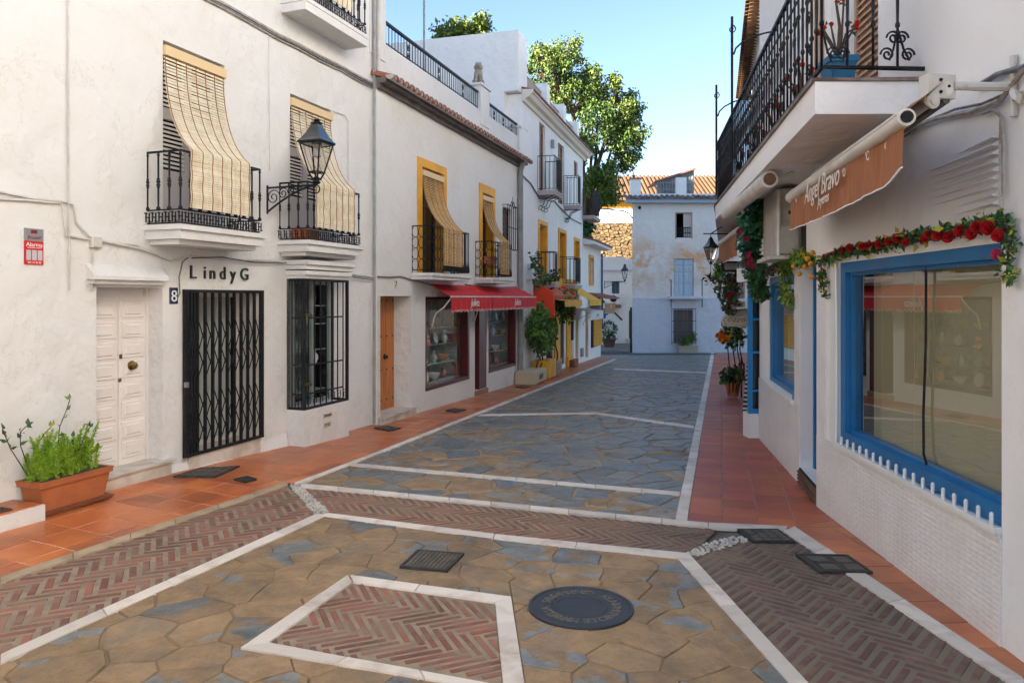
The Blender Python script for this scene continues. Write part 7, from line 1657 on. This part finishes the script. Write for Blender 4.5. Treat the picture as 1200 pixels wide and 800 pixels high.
ac2 = thing('air_conditioner', 'white air conditioner below the blue window of the back house', 'air conditioner', (DX(719, yF), yF, fz_(350))); bl('case', 713, 344, 726, 356, yF - .45, .4, M_white2, ac2)
mb = MB(); mb.lathe((DX(717.5, yF), yF - .46, fz_(350)), [(.2, 0), (.2, .02), (.05, .03), (.01, .03)], 14, ax=(0, -1, 0)); mb.build('fan_grille', M_dark, ac2); bl('shelf', 712, 357, 728, 361, yF - .5, .5, mat('brown_ledge', (.2, .13, .1), .7), ac2)
sw = thing('stair_wall', 'white stair wall with a dark sloping handrail at the far turn of the street', 'wall', (DX(715, 41), 41, gF)); mb = MB(); Y_ = 41; mb.prism([(DX(x, Y_), Y_, z_(y, Y_)) for x, y in ((703, 405), (729, 401), (729, 375), (703, 350))], (0, .3, 0)); mb.build('wall', M_white2, sw); mb = MB(); mb.tube([(DX(706, Y_), Y_, z_(352, Y_)), (DX(729, Y_), Y_, z_(375, Y_))], .06, 5); mb.build('handrail', M_wooddk, sw)
bl('step', 734, 397, 741, 400, 42.5, .5, mat('worn_marble_step', (.6, .56, .5), .5), tF2)
gp = Vector((DX(713.5, 38.5), 38.5)); pot('terracotta_pot', 'square brown pot with a clipped ball tree at the far turn', (gp.x, gp.y, gz(38.5)), .3, .45, mat('brown_pot', (.16, .09, .06), .8), True)
def ball(label, c, r, n, trunk): 
    t = thing('topiary_tree', label, 'tree', trunk); mb = MB()
    for _ in range(n): d = rv().normalized(); leaf(mb, Vector(c) + d * r * random.uniform(.55, 1), d + rv() * .6, .11, .07)
    mb.build('crown', M_leafA, t, kind='stuff', fix=False); mb = MB(); mb.tube([trunk, c], .03, 6); mb.build('trunk', M_stem, t); return t
tb = ball('clipped ball tree in the square pot at the far turn', V(713.5, 385, 38.5), .42, 420, V(713.5, 401, 38.5)); mb = MB(); scatter(mb, [V(711, 396, 38.4), V(716, 396, 38.4)], 200, .3, .13, .08); mb.build('lower_foliage', M_leafA, tb, kind='stuff', fix=False)
bp = thing('hanging_pots', 'blue flower pots on the wall beside the lattice shutter', 'flower pots', V(710, 370, 31)); 
for x, y in ((706, 370), (711, 369), (715, 367), (712, 363), (708, 373)): mb = MB(); mb.lathe(V(x, y, 31), [(.06, 0), (.09, .16), (.1, .16), (.1, .2), (.02, .2)], 8); mb.build('pot', mat('royal_blue_pot', (.02, .10, .38), .4), bp)
mb = MB(); scatter(mb, [V(706, 366, 31), V(712, 364, 31), V(716, 363, 31)], 90, .13, .1, .07); mb.build('foliage', M_leafA, bp, kind='stuff', fix=False)
# ================================================================ old stone wall and tiled house above
def rubble_mat():
    m = mat('golden_rubble', (.13, .085, .04), .95, (.19, .13, .065), 3, var=.35, bump=.8, bsc=9); return m
M_rub = rubble_mat(); yS = 55; t = thing('old_stone_wall', 'old golden rubble stone wall in sunlight behind the corner houses', 'wall', (7, yS, gz(55))); 
mb = MB(); mb.box((DX(680, yS), yS, gz(yS) - 1), (DX(760, yS) - DX(680, yS), 0, 0), (0, 1, 0), (0, 0, z_(262, yS) - gz(yS) + 1)); mb.build('core', mat('rubble_mortar', (.10, .07, .035), .95), t)
items = []; sx0, sx1, sz0, sz1 = DX(682, yS), DX(752, yS), z_(304, yS), z_(261, yS); pts = []
for _ in range(6000):
    p = (random.uniform(sx0, sx1), random.uniform(sz0, sz1) * 1.5)
    if all((p[0] - q[0]) ** 2 + (p[1] - q[1]) ** 2 > .27 ** 2 for q in pts): pts.append(p)
for poly in voronoi(pts, None):
    poly = clipc([(x, z / 1.5) for x, z in poly], [(sx0, sz0), (sx1, sz0), (sx1, sz1), (sx0, sz1)])
    if len(poly) < 3: continue
    cx, cz = sum(p[0] for p in poly) / len(poly), sum(p[1] for p in poly) / len(poly); d_ = random.uniform(.05, .16); n = len(poly)
    f_ = [Vector((cx + (x - cx) * .78, yS - d_, cz + (z - cz) * .78)) for x, z in poly]; bk = [Vector((cx + (x - cx) * .95, yS - .01, cz + (z - cz) * .95)) for x, z in poly]
    mb = MB(); mb.add(f_ + bk, [tuple(range(n))] + [(i, n + i, n + (i + 1) % n, (i + 1) % n) for i in range(n)]); items.append((mb, Vector((cx, yS, cz))))
split_build('stone', items, t, M_rub, lambda q: abs(q[1].x - DX(718, yS)) , 300)
yG = 60; t = thing('tiled_house', 'long house with yellow frieze and golden brown tiled roof behind the street', 'house', (DX(760, yG), yG, gz(yG)))
bl('wall', 660, 243.5, 900, 330, yG, 8, M_white, t); bl('yellow_frieze', 660, 236, 900, 243.4, yG - .1, 8.2, M_yellow, t)
mb = MB(); zr0, zr1 = z_(236, yG - .3), z_(207, yG + 5); Xa, Xb = DX(655, yG), DX(910, yG); mb.prism([(Xa, yG - .5, zr0), (Xa, yG + 5, zr1), (Xa, yG + 10.5, zr0), (Xa, yG + 5, zr0 - .02)], (Xb - Xa, 0, 0)); rf = mb.build('roof', mat('roof_underlay', (.10, .06, .05), .9), t)
mb = MB(); L = Vector((0, 5.6, zr1 - zr0 + .02)); top = [Vector((.13 * math.cos(math.pi * i / 4), 0, .02 + .12 * math.sin(math.pi * i / 4))) for i in range(5)]; mb.strip(top, [p + L for p in top]); mb.add(top, [tuple(range(5))]); me = mb.mesh('tile_row', M_roofgold, Vector((0, 0, 0))); x = Xa
while x < Xb:
    link('tile_row', me, rf, Vector((x, yG - .62, zr0 + .02))); x += .36
for px, Y in ((845, 0),): pass
# unseen tall block added behind the left houses to keep the lane in shade
bk = thing('shade_block', 'tall plain unseen block added behind the left-hand houses to shade the lane', 'light blocker', (-14, 20, 0)); Wb = Wall(-10.5, 8, .05, 1); oq = [(u, u + 1.2, z, z + 1.4, .2) for u in range(2, 21, 3) for z in (2, 5.2, 8.4, 11.6)]; shell(Wb, 0, 24, 16.8, 9, oq, bk, M_white)
# rear of the square, behind the viewer: plain white house
Wz = Cross(-14, -16); tz = thing('square_house', 'white house on the far side of the square behind the viewer', 'house', (0, -16, 0)); Wz.n = Vector((0, 1, 0)); shell(Wz, 0, 30, 8, 8, [(u, u + 1.1, z, z + 1.8, .2) for u in range(2, 28, 4) for z in (1, 4.4)], tz, M_white)
# ================================================================ trees
def tree(label, base, top, blobs, n, L, Wd, trunk_r, m=None, name='tree'):
    base = Vector(base); t = thing(name, label, 'tree', base); mb = MB(); hub = base.lerp(Vector(top), .45); mb.tube([base, base.lerp(hub, .5) + Vector((.15, 0, 0)), hub], [trunk_r, trunk_r * .8, trunk_r * .6], 9)
    mb.build('trunk', M_stem, t, smooth=True); mb = MB(); tw = []
    for c, r in blobs:
        c = Vector(c); mid = hub.lerp(c, .5) + rv() * .4; mb.tube([hub, mid, c], [trunk_r * .4, trunk_r * .22, .03], 6)
        for k in range(9):
            d = rv().normalized(); d.z *= .8; e = c + d * r * random.uniform(.75, 1.05); mb.tube([c.lerp(mid, .2), c.lerp(e, .5) + rv() * .15, e], [.05, .03, .012], 4); tw += [c.lerp(e, q) for q in (.45, .7, .9, 1)]
    mb.build('limbs', M_stem, t); mb = MB()
    centres = [p + rv() * .25 for p in tw]
    for _ in range(n):
        c = random.choice(centres); leaf(mb, c + rv() * .34, rv() + Vector((0, 0, -.3)), L * random.uniform(.6, 1.3), Wd * random.uniform(.7, 1.2))
    mb.build('crown', m or mat('plane_tree_leaf', (.045, .095, .008), .55, (.10, .14, .01), .5, var=.4), t, kind='stuff', fix=False); return t
bs_ = []
for px, py, Y, r in ((645, 62, 38, 1.3), (668, 60, 39, 1.2), (655, 85, 38, 1.5), (636, 75, 39, .9), (685, 95, 38, 1.5), (705, 95, 39, 1.4), (700, 120, 38, 1.6), (728, 110, 38.5, 1.2), (744, 128, 39, 1.0), (675, 120, 38, 1.5), (722, 140, 38, 1.5), (690, 150, 37.5, 1.5), (742, 158, 38, 1.1), (710, 172, 37.5, 1.5), (688, 185, 37.5, 1.3), (735, 185, 38, .9), (715, 205, 37, 1.0), (697, 210, 37, 1.0), (660, 110, 39, 1.4), (640, 100, 40, 1.2), (718, 228, 36.8, .6), (728, 150, 39, 1.2)):
    bs_.append((V(px - 4, py, Y), r * .86))
tree('large leafy tree rising behind the screened balcony house', (3.6, 38.5, gz(38)), V(690, 110, 38.5), bs_, 25000, .19, .11, .38)
tree('second treetop peeking over the roof terrace box', (-2.6, 30, gz(30)), V(540, 45, 30), [(V(x, y, 30), r * .75) for x, y, r in ((520, 42, .45), (535, 36, .6), (552, 35, .6), (566, 30, .4), (545, 48, .8), (528, 52, .7))], 2600, .2, .12, .25)
bush('wall_ivy', 'dark ivy clump between the third upper balcony and the stone wall', [V(686, 262, 34), V(689, 268, 34), V(684, 272, 34)], 260, .35, .3, .2, [(M_leafA, 1)])
# ================================================================ left-hand plants
M_fern = mat('asparagus_fern_green', (.19, .36, .02), .6, (.30, .48, .03), 10, var=.3)
pu0, pu1 = ue + .03, A.hit(118, .16); pz = A.g(pu1) + .03; pt = thing('planter', 'long terracotta planter with saucer standing by the white panelled door', 'planter', A.P((pu0 + pu1) / 2, pz, .15))
def trough(mb, u0, u1, o0, o1, z0, z1, k): mb.add([A.P(u0 + k, z0, o0 + k * .5), A.P(u1 - k, z0, o0 + k * .5), A.P(u1 - k, z0, o1 - k * .5), A.P(u0 + k, z0, o1 - k * .5), A.P(u0, z1, o0), A.P(u1, z1, o0), A.P(u1, z1, o1), A.P(u0, z1, o1)], [(0, 3, 2, 1), (4, 5, 6, 7), (0, 1, 5, 4), (1, 2, 6, 5), (2, 3, 7, 6), (3, 0, 4, 7)])
prz = A.uz(100, 553, .28)[1]
mb = MB(); trough(mb, pu0, pu1, .03, .27, pz, prz - .05, .04); trough(mb, pu0 - .02, pu1 + .02, .01, .29, prz - .049, prz - .012, .004); trough(mb, pu0 - .025, pu1 + .025, .005, .295, prz - .0119, prz, .002); mb.build('trough', M_terra, pt)
mb = MB(); trough(mb, pu0 + .0, pu1 + .02, .02, .31, pz - .028, pz - .002, .02); mb.build('saucer', mat('brown_saucer', (.20, .07, .03), .6), pt); mb = MB(); mb.wb(A, pu0 + .02, pu1 - .02, prz - .02, prz + .003, .03, .27); mb.build('soil', M_dirt, pt)
fern = thing('asparagus_fern', 'bright green feathery fern filling the terracotta planter', 'plant', A.P(pu0 + .3, prz, .15))
for i in range(40):
    u = pu0 + random.uniform(-.02, .56); o = random.uniform(.06, .26); b0 = A.P(u, prz - .02, o); lean = (A.d * random.uniform(-.9, .4) + A.n * random.uniform(-.05, .55)); h = random.uniform(.2, .44); tip = b0 + lean * h * .7 + Vector((0, 0, h)); m_ = b0.lerp(tip, .5) + Vector((0, 0, .03)); mb = MB()
    for k in range(300):
        q = k / 300; p = b0.lerp(m_, q * 2) if q < .5 else m_.lerp(tip, q * 2 - 1); r_ = .046 * math.sin(math.pi * min(1, q * .88 + .12)) ** .6; d = rv().normalized(); leaf(mb, p, d + (tip - b0).normalized() * .9, r_ * random.uniform(.8, 1.2), .007, .1)
    mb.tube([b0, m_, tip], .003, 3); mb.build('frond', M_fern, fern, kind='stuff', fix=False)
sh = thing('leafy_twigs', 'tall leafy twigs growing from the terracotta planter', 'plant', A.P(pu0 + .4, prz, .12))
def twig(pp, n=6, L=.06, m=M_leafA):
    mb = MB(); mb.tube(pp, [.006] + [.004] * (len(pp) - 1), 5); mb.build('stem', M_stem, sh); mb = MB(); Q = along(pp[1:], .05)
    for q in Q:
        for _ in range(2 if random.random() < .7 else 1): leaf(mb, q, rv() + Vector((0, 0, .4)), L * random.uniform(.7, 1.2), L * .55)
    leaf(mb, pp[-1], Vector((0, 0, 1)) + rv() * .3, L, L * .6); mb.build('leaf', m, sh, kind='stuff', fix=False)
VA = lambda px, py, off: A.P(*A.uz(px, py, off), off)
twig([VA(66, 555, .12), VA(68, 520, .14), VA(70, 500, .14), VA(78, 480, .15), VA(82, 468, .15)], L=.055, m=M_leafB)
twig([VA(90, 552, .15), VA(92, 530, .16), VA(100, 508, .16), VA(106, 500, .18)]); twig([VA(95, 552, .15), VA(104, 536, .2), VA(114, 524, .22)], m=M_leafY); twig([VA(88, 552, .15), VA(86, 530, .18), VA(86, 512, .2)])
twig([VA(36, 556, .12), VA(24, 522, .15), VA(24, 506, .16), VA(32, 498, .16)]); twig([VA(33, 558, .12), VA(12, 525, .14), VA(3, 503, .16)]); twig([VA(40, 552, .12), VA(44, 520, .18), VA(52, 508, .2), VA(60, 500, .2)], m=M_leafY); twig([VA(98, 552, .15), VA(97, 540, .18), VA(92, 524, .2)])
# terracotta troughs on the two near balconies
for b_, lb in ((b1, 'left'), (b2, 'right')):
    mb = MB(); mb.wb(A, b_[0] + .12, b_[0] + .5, FZ, FZ + .16, .12, .26); mb.build('balcony_planter', M_terra, None, label=f'terracotta trough on the {lb} balcony of the near white house', cat='planter')
# climber and boxes by house C
def cv(px, py, off): return C.P(*C.uz(px, py, off), off)
cl = thing('climbing_plant', 'green climbing plant with bare twisted stems by the orange red hood', 'climber', cv(632, 440, .3)); pts = [cv(x, y, .3) for x, y in ((632, 365), (630, 375), (636, 380), (628, 390), (637, 392), (632, 398), (640, 370), (642, 385), (628, 382), (634, 405), (641, 398))]
mb = MB(); scatter(mb, pts, 1100, .25, .13, .09, .2); mb.build('foliage', M_leafB, cl, kind='stuff', fix=False); mb = MB(); scatter(mb, pts, 400, .24, .13, .09, .2); mb.build('foliage', M_leafA, cl, kind='stuff', fix=False)
mb = MB()
for s_ in (0, 1.5, 3): mb.tube([cv(632 + 4 * math.sin(s_ + y * .12), y, .3 + .05 * math.cos(y * .2 + s_)) for y in range(438, 362, -6)], .022, 5)
mb.build('stem', M_stem, cl)
mb = MB(); scatter(mb, [cv(x, y, .35) for x, y in ((628, 300), (629, 312), (634, 322), (640, 325), (646, 327), (650, 323), (632, 330))], 260, .17, .12, .08); mb.build('balcony_vine', M_leafA, None, label='dark vine trailing under the first lower screened balcony', cat='vine', kind=None, fix=False)
bush('potted_shrub', 'green shrub hanging over the yellow pilaster of the balcony house', [cv(x, y, .4) for x, y in ((660, 352), (664, 358), (662, 366), (668, 350), (656, 356))], 420, .3, .14, .1, [(M_leafB, .7), (M_leafA, .3)])
mb = MB(); mb.tube([cv(652 + 1.5 * math.sin(y * .2), y, .25) for y in range(425, 350, -6)], .025, 5); mb.build('vine_stem', M_stem, None, label='bare twisted vine stem on the yellow pilaster', cat='vine')
def cbox(name, label, cat, pa, pb, yt, yb, o1, m, txt=None):
    a = C.hit(pa, o1); b = C.hit(pb, o1); u, z1 = C.uz(pa, yt, o1); zg = C.g(a, o1) + .01; t = thing(name, label, cat, C.P((a + b) / 2, zg, o1 / 2)); mb = MB(); mb.bev(C, a, b, zg, z1, .05, o1, .02); mb.build('box', m, t)
    if txt: wall_text(txt, C, (a + b) / 2, zg + (z1 - zg) * .3, o1 + .002, (z1 - zg) * .6, M_iron, t)
    return t
cbox('stone_planter', 'pale patterned stone planter at the foot of the climbing plant', 'planter', 627, 641, 436, 447, .55, mat('pale_patterned_stone', (.5, .42, .3), .8), '#8#8')
cbox('yellow_block', 'yellow painted block seat beside the patterned stone planter', 'block', 643, 652, 423, 442, .5, M_yellow)
cbox('stone_planter', 'small grey stone planter just past the yellow block', 'planter', 653, 658, 425, 436, .4, mat('grey_patterned_stone', (.3, .27, .24), .8, (.18, .15, .13), 9))
cbox('red_step', 'low terracotta step at the foot of the shop door past the yellow pilaster', 'step', 673, 678, 422, 428, .25, M_rooftile)
mb = MB(); mb.wb(C, C.hit(671, .1), C.hit(672.5, .1), .3, 1.2, .02, .1); mb.build('menu_board', M_iron, None, label='narrow dark board hanging beside the pale post', cat='board')
for nm, px, y0, y1, lb in (('meter_box', 680, 408, 418, 'small grey meter box low on the balcony house wall'), ('meter_box', 617, 309, 328, 'pale meter box on the wall right of the thick downpipe')):
    a = C.hit(px); z1 = C.uz(px, y0)[1]; z0 = C.uz(px, y1)[1]; mb = MB(); mb.bev(C, a, a + .3, z0, z1, 0, .08, .01); mb.build(nm, M_grey if px > 650 else M_D2, None, label=lb, cat='meter box')
